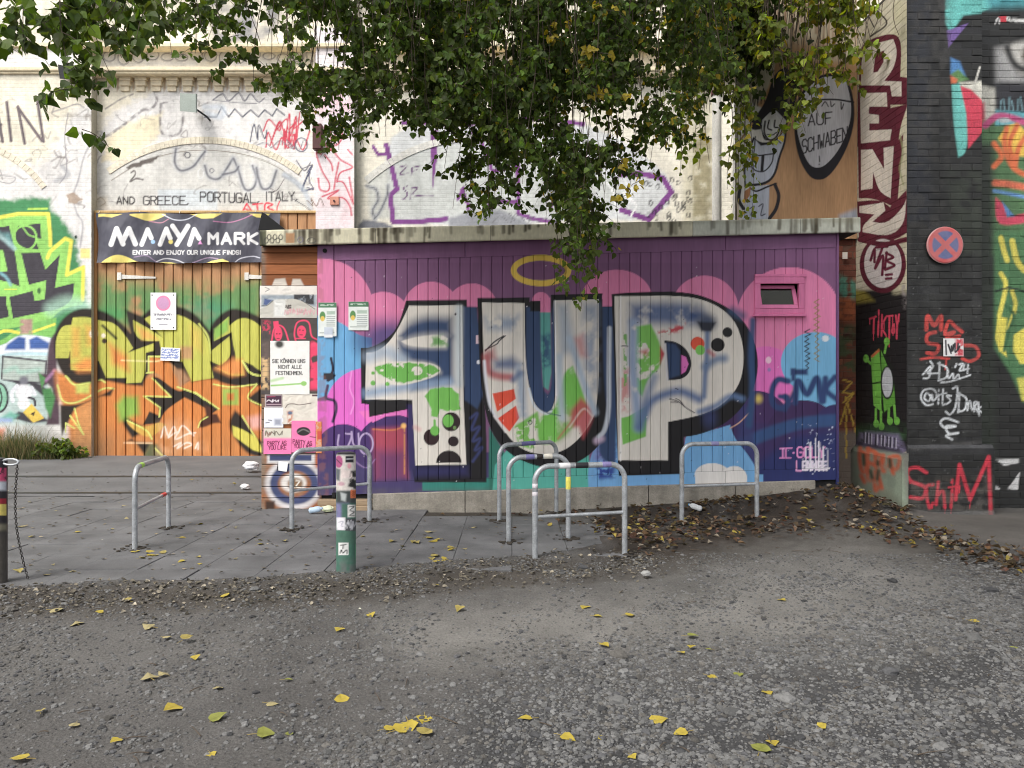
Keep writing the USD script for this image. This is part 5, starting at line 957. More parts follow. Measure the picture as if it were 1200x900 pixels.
for q in ([(45, 95), (78, 68), (150, 48), (177, 72), (172, 185), (196, 188), (196, 272), (138, 272), (134, 232), (44, 226)], [(41, 226), (140, 230), (142, 282), (196, 270), (172, 340), (166, 392), (100, 412), (39, 402)], [(41, 398), (100, 406), (160, 390), (182, 362), (162, 592), (90, 562), (43, 562)], [(38, 572), (110, 566), (140, 590), (192, 535), (194, 668), (150, 696), (44, 692)]): pr.poly(q, MR, soft=.4)
for q in ([(52, 108), (88, 84), (150, 68), (164, 105), (152, 160), (122, 198), (176, 200), (176, 246), (146, 246), (140, 212), (50, 212)], [(47, 236), (130, 234), (132, 278), (76, 278), (74, 300), (106, 304), (106, 330), (76, 330), (76, 352), (146, 348), (140, 382), (50, 392)], [(50, 412), (86, 410), (122, 472), (120, 406), (152, 400), (142, 562), (106, 542), (88, 482), (86, 532), (50, 537)], [(45, 587), (120, 575), (126, 600), (86, 635), (130, 642), (180, 592), (190, 566), (186, 640), (140, 682), (55, 667), (55, 647), (92, 612), (45, 607)]): pr.poly(q, CW, soft=.4)
pr.poly([(95, 112), (122, 104), (120, 140), (102, 170), (88, 172)], MR); pr.ell(118, 768, 72, 88, MR); pr.ell(118, 764, 58, 76, (216, 206, 202)); pr.stroke([(47, 690), (120, 705), (190, 690)], 16, MR)
for q in ([(80, 755), (92, 720), (92, 760)], [(96, 715), (132, 712)], [(118, 712), (94, 780), (118, 740), (116, 800)], [(130, 730), (124, 782)], [(128, 732), (150, 745), (130, 756), (154, 770), (126, 784)], [(128, 800), (146, 798)], [(128, 812), (144, 810)]): pr.stroke(q, 8, (110, 22, 52))
pr.stroke([(172, 370), (180, 420), (170, 470), (182, 520)], 6, (150, 150, 100), a=.7, soft=1); pr.stroke([(100, -20), (130, 20), (80, 60)], 5, (60, 50, 44)); pr.stroke([(60, -30), (90, 30)], 4, (60, 50, 44))
pr.poly([(-10, 840), (60, 850), (90, 880), (20, 890)], (176, 160, 40), soft=4, a=.7); pr.stroke([(182, 835), (186, 900)], 12, (160, 152, 150), soft=2, a=.7, pat=(4, .4, .2))
pr.fr(1000, 330, 3.214); PKR = (222, 64, 92)
for q in ([(62, 140), (85, 132)], [(78, 135), (76, 195)], [(95, 150), (93, 200)], [(96, 108), (96, 122)], [(108, 125), (106, 205)], [(122, 135), (108, 170), (124, 205)], [(126, 130), (148, 128)], [(136, 130), (135, 212)], [(150, 160), (146, 190), (154, 190), (153, 160)], [(160, 128), (165, 160), (172, 124)], [(165, 160), (163, 214)]): pr.stroke(q, 7, PKR, soft=.5, drip=1)
GR = (112, 190, 52)
pr.poly([(62, 278), (98, 248), (104, 250), (156, 372), (162, 462), (114, 502), (74, 470)], (24, 40, 18)); pr.poly([(66, 280), (97, 252), (104, 340), (106, 480), (112, 496), (76, 466)], GR); pr.poly([(104, 258), (152, 374), (158, 458), (116, 492), (108, 400)], (96, 168, 44)); pr.poly([(66, 280), (97, 252), (100, 262), (70, 288)], (214, 110, 60))
pr.ell(128, 380, 25, 63, (26, 30, 26)); pr.ell(128, 380, 20, 56, (206, 208, 214)); pr.stroke([(62, 385), (102, 378)], 5, (24, 34, 20)); pr.stroke([(104, 250), (150, 330)], 4, (24, 34, 20))
for q, e in (([(118, 268), (126, 225)], (126, 226)), ([(66, 310), (48, 290)], (48, 290)), ([(85, 480), (84, 530)], (86, 535)), ([(104, 490), (104, 545)], (106, 545)), ([(134, 480), (132, 520)], (138, 525)), ([(154, 465), (158, 520)], (164, 525))): pr.stroke(q, 9, GR); pr.ell(e[0], e[1], 11, 15, GR)
pr.poly([(0, 545), (200, 545), (200, 600), (0, 590)], (54, 92, 52), soft=8, a=.7, pat=(8, .38, .2)); pr.poly([(25, 565), (170, 575), (200, 640), (180, 650), (15, 610)], (132, 122, 156), soft=4, a=.9, pat=(6, .33, .2)); pr.fr(1000, 480, 7.5)
for k, x in enumerate((95, 125, 150, 200, 235, 265, 300, 330, 365)): pr.stroke([(x, 205 + k * 6), (x + 6 * (-1) ** k, 285 + k * 6)], 8, (40, 36, 52), soft=1.5); pr.stroke([(x + 12, 205 + k * 6), (x + 10, 290 + k * 6)], 6, (190, 186, 206), soft=1)
pr.poly([(30, 280), (120, 300), (300, 330), (430, 375), (430, 395), (200, 350), (30, 315)], (66, 60, 76), soft=2, pat=(12, .3, .15))
pr.poly([(0, 320), (430, 395), (480, 960), (0, 960)], (128, 140, 122), soft=3); pr.poly([(300, 520), (430, 560), (440, 800), (300, 760)], (150, 164, 140), soft=14, pat=(9, .4, .2)); pr.poly([(0, 640), (300, 760), (440, 900), (0, 900)], (120, 112, 96), soft=16, a=.8, pat=(14, .4, .2))
OO = (196, 88, 50)
for q in ([(60, 340), (55, 420), (75, 540), (110, 520), (105, 400), (60, 360)], [(130, 345), (130, 600), (180, 610)], [(130, 350), (180, 370)], [(130, 470), (180, 480)], [(195, 380), (190, 690), (225, 680)], [(200, 390), (245, 420), (215, 540), (250, 690)], [(265, 400), (260, 540), (320, 480), (320, 420), (350, 560)], [(350, 410), (400, 420), (390, 510), (340, 530)], [(70, 580), (100, 640)]): pr.stroke(q, 22, OO, soft=3, pat=(10, .3, .2))
for q in ([(90, 400), (95, 480)], [(215, 460), (215, 480)], [(220, 540), (210, 610)], [(150, 540), (165, 600)], [(320, 440), (325, 500)]): pr.stroke(q, 14, (58, 72, 54), soft=3)
EYB = np.array([0, 1.0, 0])
sb = brickwork(np.array([xq, QY + .004, 0]), EYB, np.array([-1.0, 0, 0]), 1.34, .0, 6.2, pr, C(206, 196, 172), nx=22, nz=7, jit=.0006, var=.03)
put(pillar, 'side_bricks', cat([m for m, _ in sb]), 'painted_brick', col=np.vstack([c for _, c in sb]), kind='stuff')
ml = box(xq + .006, xq + .2, QY + .02, QY + 1.4, 0, 6.2); mm = grid(np.linspace(QY + .006, QY + 1.35, 70), np.linspace(0, 6.2, 420), lambda u, v: np.stack([np.full_like(u, xq + .004), u, v], 1))
put(pillar, 'side_mortar', mm, 'painted_brick', col=pr.on(mm, C(190, 180, 158)))
pts = [(xq - d, y, z) for y in (QY - .045, QY + 1.3) for d, z in ((.07, -.1), (.07, .62), (.004, .70), (-.1, .70), (-.1, -.1))]
hull = trimesh.convex.convex_hull(np.array(pts)); hm = hull
for _ in range(5): hm = hm.subdivide()
put(pillar, 'side_plinth', arr(hm), 'painted_brick', col=pr.on(arr(hm), C(120, 120, 110)))

# red brick strip between shed and pillar
KY = 10.2
pk2 = Paint(); pk2.fr()
pk2.poly([(978, 320), (1003, 330), (1005, 352), (982, 348)], (70, 130, 110), soft=4, pat=(5, .38, .2)); pk2.poly([(980, 380), (1003, 380), (1003, 440), (980, 430)], (74, 84, 54), soft=6, pat=(7, .42, .2)); pk2.rect(978, 350, 1003, 376, (186, 96, 40), soft=3, a=.6, pat=(5, .4, .2)); pk2.rect(978, 505, 1008, 590, (124, 110, 100), soft=4)
pk2.fr(870, 280, 3.0)
for q in ([(355, 495), (385, 505), (352, 540), (390, 545), (365, 580), (345, 650)], [(362, 555), (400, 680), (408, 700)], [(366, 600), (365, 770)], [(355, 575), (388, 540)]): pk2.stroke(q, 5, (206, 168, 40), soft=.6, smooth=False)
strip = thing('brick_pier', 'narrow red brick pier squeezed between the shed and the lettered pillar', 'pier', (wx(990, KY), KY, 0))
bk = brickwork(np.array([wx(955, KY), KY, 0]), EX, np.array([0, -1.0, 0]), xq - wx(955, KY), 0, 3.5, pk2, C(118, 62, 44), nx=11, nz=4, var=.5)
lay(strip, bk, 'painted_brick', 300)
m = sheetxz(wx(955, KY), xq, KY + .0045, 0, 3.5); put(strip, 'mortar', m, 'painted_brick', col=pk2.on(m, C(100, 70, 56)))
m = box(wx(955, KY), xq, KY + .012, KY + .2, 0, 3.5); put(strip, 'core', m, 'black_felt')

# dark wall right of the pillar with the painted eye and the green-yellow mural
EYW = 9.3
pe_ = Paint(); pe_.ops = list(pl.ops[:0])
pe_.fr(1090, 0, 3.333)
pe_.poly([(190, -60), (240, -60), (240, 30), (190, 50)], (92, 190, 184), soft=2); pe_.poly([(200, -60), (420, -60), (420, 20), (230, 30)], (60, 150, 160), soft=8)
pe_.poly([(196, 330), (255, 345), (262, 470), (196, 500)], (206, 204, 192), soft=3); pe_.poly([(190, 400), (212, 400), (216, 500), (190, 540)], (200, 60, 84), soft=3)
pe_.poly([(165, 480), (420, 440), (420, 640), (420, 1000), (250, 1000), (165, 1000)], (76, 116, 72), soft=5); pe_.rect(165, 560, 250, 2400, (46, 52, 44), soft=8)
pe_.poly([(255, 190), (300, 175), (345, 290), (420, 320), (420, 330), (260, 322)], (168, 168, 168), soft=6); pe_.poly([(285, 190), (330, 170), (420, 150), (420, 300), (350, 290)], (196, 194, 188), soft=5); pe_.stroke([(300, 185), (320, 235), (350, 265), (420, 280)], 24, (30, 30, 32), soft=4); pe_.ell(400, 215, 40, 52, (84, 70, 52), soft=4); pe_.ell(408, 215, 22, 30, (16, 16, 18), soft=3)
pe_.rect(255, 325, 420, 440, (44, 44, 50), soft=4); pe_.poly([(255, 430), (420, 440), (420, 480), (255, 490)], (90, 176, 190), soft=2)
for k in range(8): pe_.stroke([(275 + 17 * k, 432), (272 + 17 * k + 4 * (-1) ** k, 395 - (k % 3) * 8)], 5, (110, 150, 160), soft=1)
pe_.stroke([(255, 90), (265, 70), (270, 90)], 6, (220, 220, 220)); pe_.poly([(270, 64), (300, 62), (298, 86), (275, 86)], (204, 40, 60)); pe_.stroke([(305, 72), (330, 80), (420, 82)], 16, (220, 220, 218), soft=1, pat=(3, .35, .1))
pe_.stroke([(215, 490), (260, 455), (320, 460), (420, 500)], 26, (196, 74, 130), soft=2); pe_.ell(290, 470, 24, 10, (176, 186, 190), soft=1.5); pe_.poly([(265, 540), (300, 490), (340, 480), (420, 560), (420, 610), (330, 612), (300, 590)], (228, 186, 48), soft=1.5)
for q in ([(300, 500), (290, 560), (310, 630), (345, 670), (420, 700)], [(340, 490), (310, 560), (330, 640)], [(375, 530), (345, 580), (330, 650)], [(250, 560), (280, 610), (250, 650)]): pe_.stroke(q, 20, (216, 104, 50), soft=2)
pe_.stroke([(255, 715), (310, 720), (420, 740)], 26, (214, 104, 70), soft=2); pe_.stroke([(250, 745), (420, 780)], 10, (90, 140, 200), soft=2); pe_.poly([(255, 770), (290, 800), (300, 850), (420, 820), (420, 860), (290, 885), (255, 860)], (214, 66, 96), soft=1.5); pe_.poly([(280, 785), (330, 845), (300, 845)], (90, 140, 200), soft=1)
pe_.fr(1120, 260, 2.647)
pe_.poly([(120, 30), (260, 30), (260, 560), (210, 560), (170, 470), (118, 390)], (72, 122, 76), soft=3)
for q, w in (([(140, 50), (150, 90), (160, 120)], 16), ([(175, 60), (190, 120), (212, 150)], 18), ([(140, 160), (155, 190), (150, 230), (135, 290)], 14), ([(175, 215), (185, 260), (165, 330)], 12)): pe_.stroke(q, w, (226, 212, 64), soft=1.2)
pe_.poly([(130, 290), (160, 300), (150, 380), (160, 420), (135, 400), (122, 360)], (228, 214, 62), soft=1.2); pe_.poly([(180, 350), (260, 300), (260, 440), (200, 440), (178, 400)], (228, 214, 62), soft=1.2); pe_.poly([(190, 485), (230, 480), (240, 560), (205, 555)], (210, 204, 70), soft=2); pe_.stroke([(155, 260), (180, 290), (165, 340), (150, 400)], 10, (50, 100, 60), soft=1.2)
pe_.stroke([(125, 215), (170, 205), (240, 225)], 6, (30, 40, 34)); pe_.poly([(125, 738), (196, 736), (196, 748), (150, 756)], (206, 206, 206), soft=.6); pe_.poly([(198, 778), (194, 830), (160, 828)], (206, 206, 206), soft=.6); pe_.poly([(124, 818), (140, 830), (124, 832)], (206, 206, 206), soft=.6)
rw = thing('mural_wall', 'dark brick wall right of the pillar painted with an eye and green yellow leaves', 'wall', (wx(1190, EYW), EYW, 0))
bw = brickwork(np.array([wx(1147, EYW), EYW, 0]), EX, np.array([0, -1.0, 0]), 1.25, -.05, 6.2, pe_, BLK, nx=14, nz=4)
lay(rw, bw, 'dark_brick', 300)
m = sheetxz(wx(1147, EYW), wx(1147, EYW) + 1.25, EYW + .0045, -.05, 6.2); put(rw, 'mortar', m, 'dark_brick', col=pe_.on(m, C(36, 37, 38)))
m = box(wx(1147, EYW), 13, EYW + .012, BR, -.1, 6.25); put(rw, 'core', m, 'dark_brick', col=np.tile(C(52, 54, 52), (len(m[0]), 1)))
# no-stopping sign and sticker on the pillar
sg = thing('no_stopping_sign', 'round faded blue and red no stopping sign on the black pillar', 'sign', (wx(1108, QY), QY - .04, wz(287, QY)))
pz = Paint(); pz.fr(); pz.ell(1108, 287, 21.5, 22.5, (206, 84, 84)); pz.ell(1108, 287, 15.5, 16.5, (74, 96, 150), soft=1); pz.stroke([(1096, 275), (1120, 299)], 6, (206, 84, 84)); pz.stroke([(1120, 275), (1096, 299)], 6, (206, 84, 84)); pz.ring(1108, 287, 21, 22, 1.2, (190, 180, 180), a=.7); pz.rect(1085, 262, 1132, 312, (170, 150, 150), soft=2, a=.22, pat=(9, .4, .2))
SYG = QY - .045; cxs, czs = wx(1108, SYG), wz(287, SYG); R = 21.6 / F * SYG
rr = np.linspace(0, 1, 34)
disc = grid(rr, np.linspace(0, 2 * np.pi, 81), lambda u, v: np.stack([cxs + R * u * np.cos(v), SYG + .012 * sm(.93, 1, u), czs + R * u * np.sin(v)], 1))
put(sg, 'sign_face', (disc[0], disc[1][:, ::-1]), 'sign_print', col=pz.on(disc, C(206, 84, 84)))
put(sg, 'back_plate', tube([(cxs, SYG + .013, czs), (cxs, SYG + .02, czs)], R * .99, 40), 'galvanised'); put(sg, 'bracket', box(cxs - .03, cxs + .03, SYG + .02, QY + .004, czs - .03, czs + .03), 'galvanised')
pp = Paint(); pp.fr(1000, 330, 3.214); pp.rect(340, 215, 412, 280, (222, 222, 222)); pp.rect(385, 215, 415, 280, (206, 70, 84), soft=2, pat=(4, .4, .1)); pp.stroke([(348, 222), (350, 275)], 6, (60, 60, 66)); pp.tag(362, 228, 34, 44, (50, 50, 56), n=12, th=6, seed=3)
sheet('wall_sticker', 'white and red printed sticker among the red tags on the pillar', 'sticker', 1105, 1129, 396.5, 417.5, QY - .006, C(222, 220, 220), pp, curl=.004)
# plywood board above the shed roof with the cartoon figure and ball
BY2 = 10.15
po = Paint(); po.fr()
po.poly([(860, -20), (905, -20), (912, 60), (900, 110), (868, 140), (864, 262), (872, 262), (860, 265)], (196, 190, 170), soft=2); po.poly([(864, 130), (880, 120), (900, 130), (905, 150), (880, 255), (866, 258)], (206, 204, 200), soft=2)
po.rect(860, -30, 1005, 72, (196, 184, 158), soft=6, a=.9, pat=(30, .3, .2))
for k in range(26):
    x = 885 + k * 4.6; po.stroke([(x, -20), (x + r_.normal(0, 2), r_.uniform(20, 74))], r_.uniform(1, 3), (140, 96, 62), soft=1.5, a=.6)
po.fr(820, 40, 3.913); DK, LB = (34, 32, 40), (178, 184, 200)
po.poly([(340, 180), (390, 150), (460, 200), (440, 320), (400, 420), (330, 430), (250, 440), (235, 400), (300, 320)], DK, soft=.7); po.poly([(290, 370), (350, 350), (400, 400), (360, 470), (300, 490), (280, 440)], (190, 192, 200)); po.stroke([(300, 470), (320, 400), (330, 370)], 8, DK); po.stroke([(285, 420), (300, 480), (350, 470), (390, 420)], 9, DK); po.stroke([(320, 440), (335, 400)], 6, DK)
po.poly([(245, 470), (280, 500), (340, 490), (400, 428), (395, 500), (370, 560), (350, 650), (300, 695), (205, 700), (200, 580)], DK, soft=.6); po.poly([(252, 480), (280, 512), (345, 500), (390, 440), (385, 500), (360, 560), (340, 645), (298, 682), (212, 688), (208, 585)], LB); po.stroke([(255, 470), (250, 530), (240, 610), (290, 630), (330, 590), (340, 530)], 6, DK); po.stroke([(248, 560), (340, 548)], 6, DK); po.stroke([(290, 560), (285, 625)], 14, DK); po.stroke([(350, 480), (372, 500)], 5, DK)
po.ell(330, 425, 44, 60, (206, 208, 212)); po.stroke([(300, 400), (296, 450), (320, 485), (352, 470), (372, 420)], 8, DK); po.stroke([(318, 395), (312, 430), (330, 440)], 7, DK); po.stroke([(345, 395), (342, 425), (358, 428)], 7, DK); po.stroke([(310, 460), (335, 462), (352, 450)], 5, DK); po.poly([(225, 420), (250, 380), (300, 340), (330, 350), (280, 400), (245, 440)], DK)
po.poly([(230, 700), (320, 690), (315, 850), (195, 850), (215, 780)], LB); po.stroke([(185, 700), (180, 760), (200, 800)], 16, DK); po.stroke([(345, 690), (362, 740), (350, 800), (320, 845)], 16, DK); po.stroke([(230, 705), (260, 720), (310, 700), (350, 685)], 8, DK)
for q in ([(230, 800), (250, 790), (235, 830), (260, 820)], [(270, 790), (290, 780), (280, 830), (300, 825)]): po.stroke(q, 5, (70, 68, 84))
po.stroke([(180, 495), (240, 410)], 10, (150, 120, 80)); po.poly([(205, 720), (235, 700), (230, 740), (200, 780)], (166, 112, 70))
for k in range(4): po.stroke([(235 + k * 16, 340 - k * 12), (245 + k * 16, 290 - k * 14), (250 + k * 16, 340 - k * 10)], 4, (50, 44, 50))
po.poly([(430, 440), (440, 300), (520, 200), (600, 175), (680, 200), (712, 320), (705, 440), (660, 560), (590, 660), (530, 672), (490, 640), (450, 560)], DK, soft=.7); po.poly([(440, 420), (450, 310), (525, 212), (600, 188), (670, 210), (698, 320), (688, 420), (640, 530), (580, 600), (540, 616), (500, 600), (465, 520)], (186, 186, 194)); po.stroke([(445, 330), (520, 305), (620, 300), (705, 312)], 8, DK)
po.stroke([(560, 330), (575, 310), (590, 332)], 5, (44, 40, 46)); po.stroke([(600, 308), (604, 332), (618, 320)], 5, (44, 40, 46)); po.stroke([(648, 312), (650, 345), (660, 320)], 5, (44, 40, 46)); po.text('AUF', 498, 420, 52, (44, 40, 46), w=30, th=6, gap=.3, rise=.1); po.text('SCHWABEN', 470, 548, 62, (44, 40, 46), w=21, th=6, gap=.26, rise=.3); po.stroke([(548, 560), (550, 585)], 5, (44, 40, 46)); po.ell(548, 597, 3, 3, (44, 40, 46))
po.poly([(640, 830), (720, 800), (735, 850), (640, 850)], (150, 168, 190), soft=4, a=.8)
ply = thing('plywood_board', 'plywood hoarding above the shed roof with a cartoon figure and a big ball', 'board', (wx(935, BY2), BY2, 3.5))
ex_ = [863, 934, 1004.5]
for k in range(2):
    m = grid(np.linspace(wx(ex_[k], BY2) + .001, min(wx(ex_[k + 1], BY2), xq - .002) - .001, 85), np.linspace(3.42, 7.0, 380), lambda u, v: np.stack([u, np.full_like(u, BY2), v], 1))
    put(ply, 'panel', m, 'plywood', col=po.on(m, C(178, 136, 94)))
put(ply, 'stud_frame', box(wx(863, BY2), xq - .004, BY2 + .012, BY2 + .06, 3.42, 7.0), 'bark')

# ------------------------------------------------------------------ ground, paving slabs, yard asphalt with sunk rails
r2 = np.random.default_rng(21)
pgd = Paint(); pgd.fr()
pgd.poly([(-600, 640), (0, 690), (300, 680), (420, 672), (560, 660), (740, 652), (860, 632), (1000, 618), (1060, 622), (1130, 650), (1300, 690), (2200, 900), (1700, 900), (1250, 720), (1100, 668), (960, 640), (760, 680), (560, 690), (420, 710), (250, 715), (0, 730), (-600, 720)], (92, 86, 79), soft=9, rough=14, a=.8)
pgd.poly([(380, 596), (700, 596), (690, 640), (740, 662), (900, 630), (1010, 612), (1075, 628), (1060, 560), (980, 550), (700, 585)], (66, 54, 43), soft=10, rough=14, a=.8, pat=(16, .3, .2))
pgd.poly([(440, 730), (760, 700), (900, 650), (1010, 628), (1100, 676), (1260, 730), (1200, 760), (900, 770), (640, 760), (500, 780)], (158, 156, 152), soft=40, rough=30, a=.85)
pgd.poly([(-200, 740), (120, 730), (300, 740), (260, 800), (-200, 790)], (140, 138, 136), soft=30, rough=20, a=.5)
pgd.poly([(1058, 600), (1300, 600), (1300, 650), (1180, 640), (1070, 618)], (128, 124, 120), soft=5, rough=6)
pgd.poly([(560, 820), (800, 800), (1200, 740), (1700, 740), (1700, 960), (500, 960)], (80, 81, 84), soft=50, rough=50, a=.85)
gx = np.concatenate([np.linspace(-60, -9.2, 24), np.arange(-9, 9.01, .045), np.linspace(9.2, 60, 24)])
gy = np.concatenate([np.linspace(-60, 1.2, 30), np.arange(1.4, 4.6, .032), np.arange(4.6, 15.01, .05), np.linspace(15.3, 60, 20)])
def in_poly(x, y, P): return inside(np.asarray(x, float), np.asarray(y, float), np.asarray(P, float))
PAVE = [gp(px, py) for px, py in ((-900, 690), (0, 692), (120, 683), (300, 680), (400, 671), (560, 657), (640, 652), (705, 640), (690, 612), (640, 598), (560, 598))] + [(-.2, 9.12), (-2.95, 9.2), (-2.95, 10.15), (-14, 10.15)]
PFRONT = np.array(PAVE[:8])
def gsheet(u, v):
    z = gz(u, v) + .030 * (meshkit.fbm(np.stack([u / .9, v / .9, 0 * u], -1), 3, 3) - .5) + .018 * (meshkit.fbm(np.stack([u / .12, v / .12, 0 * u], -1), 3, 4) - .5)
    m = in_poly(u, v, PAVE) | ((v > 9.3) & (u < -2.9))
    near_ = (v > 5) & (v < 9) & (u > -9) & (u < 3) & ~m
    if near_.any(): z[near_] += .022 * sm(.5, .2, segdist(u[near_], v[near_], PFRONT))
    return np.stack([u, v, np.where(m, gz(u, v) - .035, z)], 1)
m = grid(gx, gy, gsheet)
front = m[0][:, 1] > 1.3
gc = np.tile(C(116, 114, 113), (len(m[0]), 1))
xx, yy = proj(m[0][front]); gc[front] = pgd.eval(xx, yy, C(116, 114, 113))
gc *= np.array([.61, .60, .585]) * (1 + .42 * (meshkit.fbm(np.stack([m[0][:, 0] / .25, m[0][:, 1] / .25, 0 * m[0][:, 0]], -1), 3, 8) - .5))[:, None]
put('/World', 'gravel_ground', m, 'ground', smooth=True, col=gc, kind='structure', label='grey gravel ground in front of the shed and pavement')
pav = thing('pavement', 'grey square paving slabs in front of the shed', 'pavement', (-2, 7.5, 0)); stage.GetPrimAtPath(pav).ClearCustomDataByKey('category'); stage.GetPrimAtPath(pav).SetCustomDataByKey('kind', 'structure')
S = .5
near = []
for i in range(-26, 3):
    for j in range(11, 21):
        x0, y0 = i * S, j * S + .15
        if in_poly([x0 + S / 2], [y0 + S * .98], PAVE)[0]: near.append((math.hypot(x0, y0), x0, y0))
near.sort()
for k, (_, x0, y0) in enumerate(near[:300]):
    g = float(gz(x0 + .25, y0 + .25)); dz = r2.normal(0, .0022); a, b = r2.normal(0, .003, 2)
    v, f = cbox(x0 + .0018, x0 + S - .0018, y0 + .0018, y0 + S - .0018, g - .05, g + .012 + dz, .003)
    v = v.copy(); v[:, 2] += a * (v[:, 0] - x0) + b * (v[:, 1] - y0)
    put(pav, 'slab', (v, f), 'slab')
put(pav, 'joint_sand', grid(np.linspace(-13, 1, 30), np.linspace(5.6, 10.2, 20), lambda u, v: np.stack([u, v, gz(u, v) - .004 - .1 * (~in_poly(u, v, PAVE))], 1)), 'soil')
yard = put('/World', 'yard_asphalt', grid(np.linspace(-22, -2.9, 90), np.linspace(10.13, 14.6, 40), lambda u, v: np.stack([u, v, gz(u, v) + .012 + .012 * (N2(u, v, 1.1, 5) - .5)], 1)), 'asphalt', smooth=True, kind='structure', label='worn asphalt strip with rails between pavement and gate')
for k, Yr in enumerate((10.35, 11.79)):
    t = thing('sunk_rail', 'old rail sunk in the asphalt, the one nearer to the pavement' if k == 0 else 'old rail sunk in the asphalt, the one nearer to the gate', 'rail', (-7, Yr, 0), group='tram rails sunk in the yard')
    for nm, a, b, dz in (('rail_head', -.035, .018, .020), ('guard_lip', .058, .074, .018)):
        v, f = box(-21, -2.95, Yr + a, Yr + b, -.1, 0); v = v.copy(); v[:, 2] = np.where(v[:, 2] > -.05, gz(v[:, 0], v[:, 1]) + dz, gz(v[:, 0], v[:, 1]) - .05); put(t, nm, (v, f), 'rail_steel')
    v, f = box(-21, -2.95, Yr + .018, Yr + .058, -.1, 0); v = v.copy(); v[:, 2] = np.where(v[:, 2] > -.05, gz(v[:, 0], v[:, 1]) + .014, -.05); put(t, 'dirt_groove', (v, f), 'soil')

# ------------------------------------------------------------------ bicycle stands and posts
RL = ['leftmost bicycle stand, seen nearly end on, alone on the pavement', 'bicycle stand behind the stickered bollard, below the pink party posters', 'rearmost of the three clustered bicycle stands below the letter U', 'middle one of the three clustered bicycle stands, with a yellow band on one leg', 'frontmost of the three clustered bicycle stands, standing at the edge of the gravel', 'rightmost bicycle stand, standing in leaf litter below the letter P']
RK = [((158, 645), (197.5, 620), .75, .36), ((342, 622), (433, 612), .82, .40), ((585, 612), (652, 602), .835, 0), ((596, 637), (666, 633), .81, 0), ((627, 657), (732, 651), .80, .36), ((799, 613), (887, 608), .85, .40)]
for k, (fa, fb, H, hb) in enumerate(RK):
    A, B = np.array(gp(*fa)), np.array(gp(*fb))
    if k == 5: A, B = np.array(gp(799, 613, .02)), np.array(gp(887, 608, .04))
    d = (B - A) / np.linalg.norm(B - A); W = np.linalg.norm(B - A)
    t = thing('bicycle_stand', RL[k], 'bicycle stand', (*((A + B) / 2), 0), group='galvanised bicycle stands')
    P3 = lambda s, z: (A[0] + d[0] * s, A[1] + d[1] * s, z)
    R_ = .13; z0 = -.06; h = H + float(gz(*A))
    pts = [P3(0, z0), P3(0, .25), P3(0, h - R_)] + [P3(R_ - R_ * math.cos(a), h - R_ + R_ * math.sin(a)) for a in np.linspace(.2, 1.45, 7)] + [P3(W * s, h) for s in np.linspace(.25, .75, 3)] + [P3(W - R_ + R_ * math.sin(a), h - R_ + R_ * math.cos(a)) for a in np.linspace(.1, 1.4, 7)] + [P3(W, h - R_), P3(W, .25), P3(W, z0)]
    put(t, 'hoop', tube(pts, .0242, 14), 'galvanised', smooth=50)
    if hb: put(t, 'crossbar', tube([P3(.0, hb + .01), P3(W, hb + .02)], .0155, 10), 'galvanised', smooth=50)
    for s_ in (0, W):
        q = P3(s_, 0); g = float(gz(q[0], q[1])) + .014
        n = 9
        clump = []
        for _ in range(26):
            a, rr_ = r2.uniform(0, 6.28), abs(r2.normal(0, .07)) + .02
            c = np.array([q[0] + rr_ * math.cos(a), q[1] + rr_ * math.sin(a), g + r2.uniform(0, .008)]); s1 = r2.uniform(.012, .03)
            ic = trimesh.creation.icosphere(0, s1); ic.apply_scale((1, r2.uniform(.5, 1), .35)); ic.apply_translation(c); clump.append(arr(ic))
        put(t, 'dirt_ring', cat(clump), 'soil', kind='stuff')
    def band(s0, s1, col, nm='sticker_band'):
        v = tube([P3(W * a, h) for a in np.linspace(s0, s1, 3)], .0250, 14); put(t, nm, v, 'post_paint', smooth=True, col=np.tile(C(*col), (len(v[0]), 1)))
    if k == 0: band(.12, .2, (170, 220, 60)); 
    if k == 0:
        v = tube([P3(W * .78, hb + .018), P3(W * .88, hb + .019)], .020, 10); put(t, 'sticker_band', v, 'post_paint', smooth=True, col=np.tile(C(214, 70, 60), (len(v[0]), 1)))
    if k == 2: band(.36, .6, (104, 100, 150))
    if k == 3:
        band(.28, .42, (110, 106, 160)); band(.46, .56, (40, 34, 32)); band(.58, .72, (206, 200, 186))
        v = tube([P3(W, h - .20), P3(W, h - .32)], .0252, 14); put(t, 'yellow_band', v, 'post_paint', smooth=True, col=np.tile(C(222, 212, 70), (len(v[0]), 1)))
    if k == 4: band(.26, .38, (222, 220, 222)); band(.44, .58, (40, 40, 44)); band(.74, .84, (130, 120, 170))
    if k == 4:
        for zz in (.55, .62): v = tube([P3(0, zz), P3(0, zz + .035)], .0250, 14); put(t, 'small_sticker', v, 'post_paint', smooth=True, col=np.tile(C(206, 200, 206), (len(v[0]), 1)))
    if k == 5: band(.38, .48, (130, 126, 170))
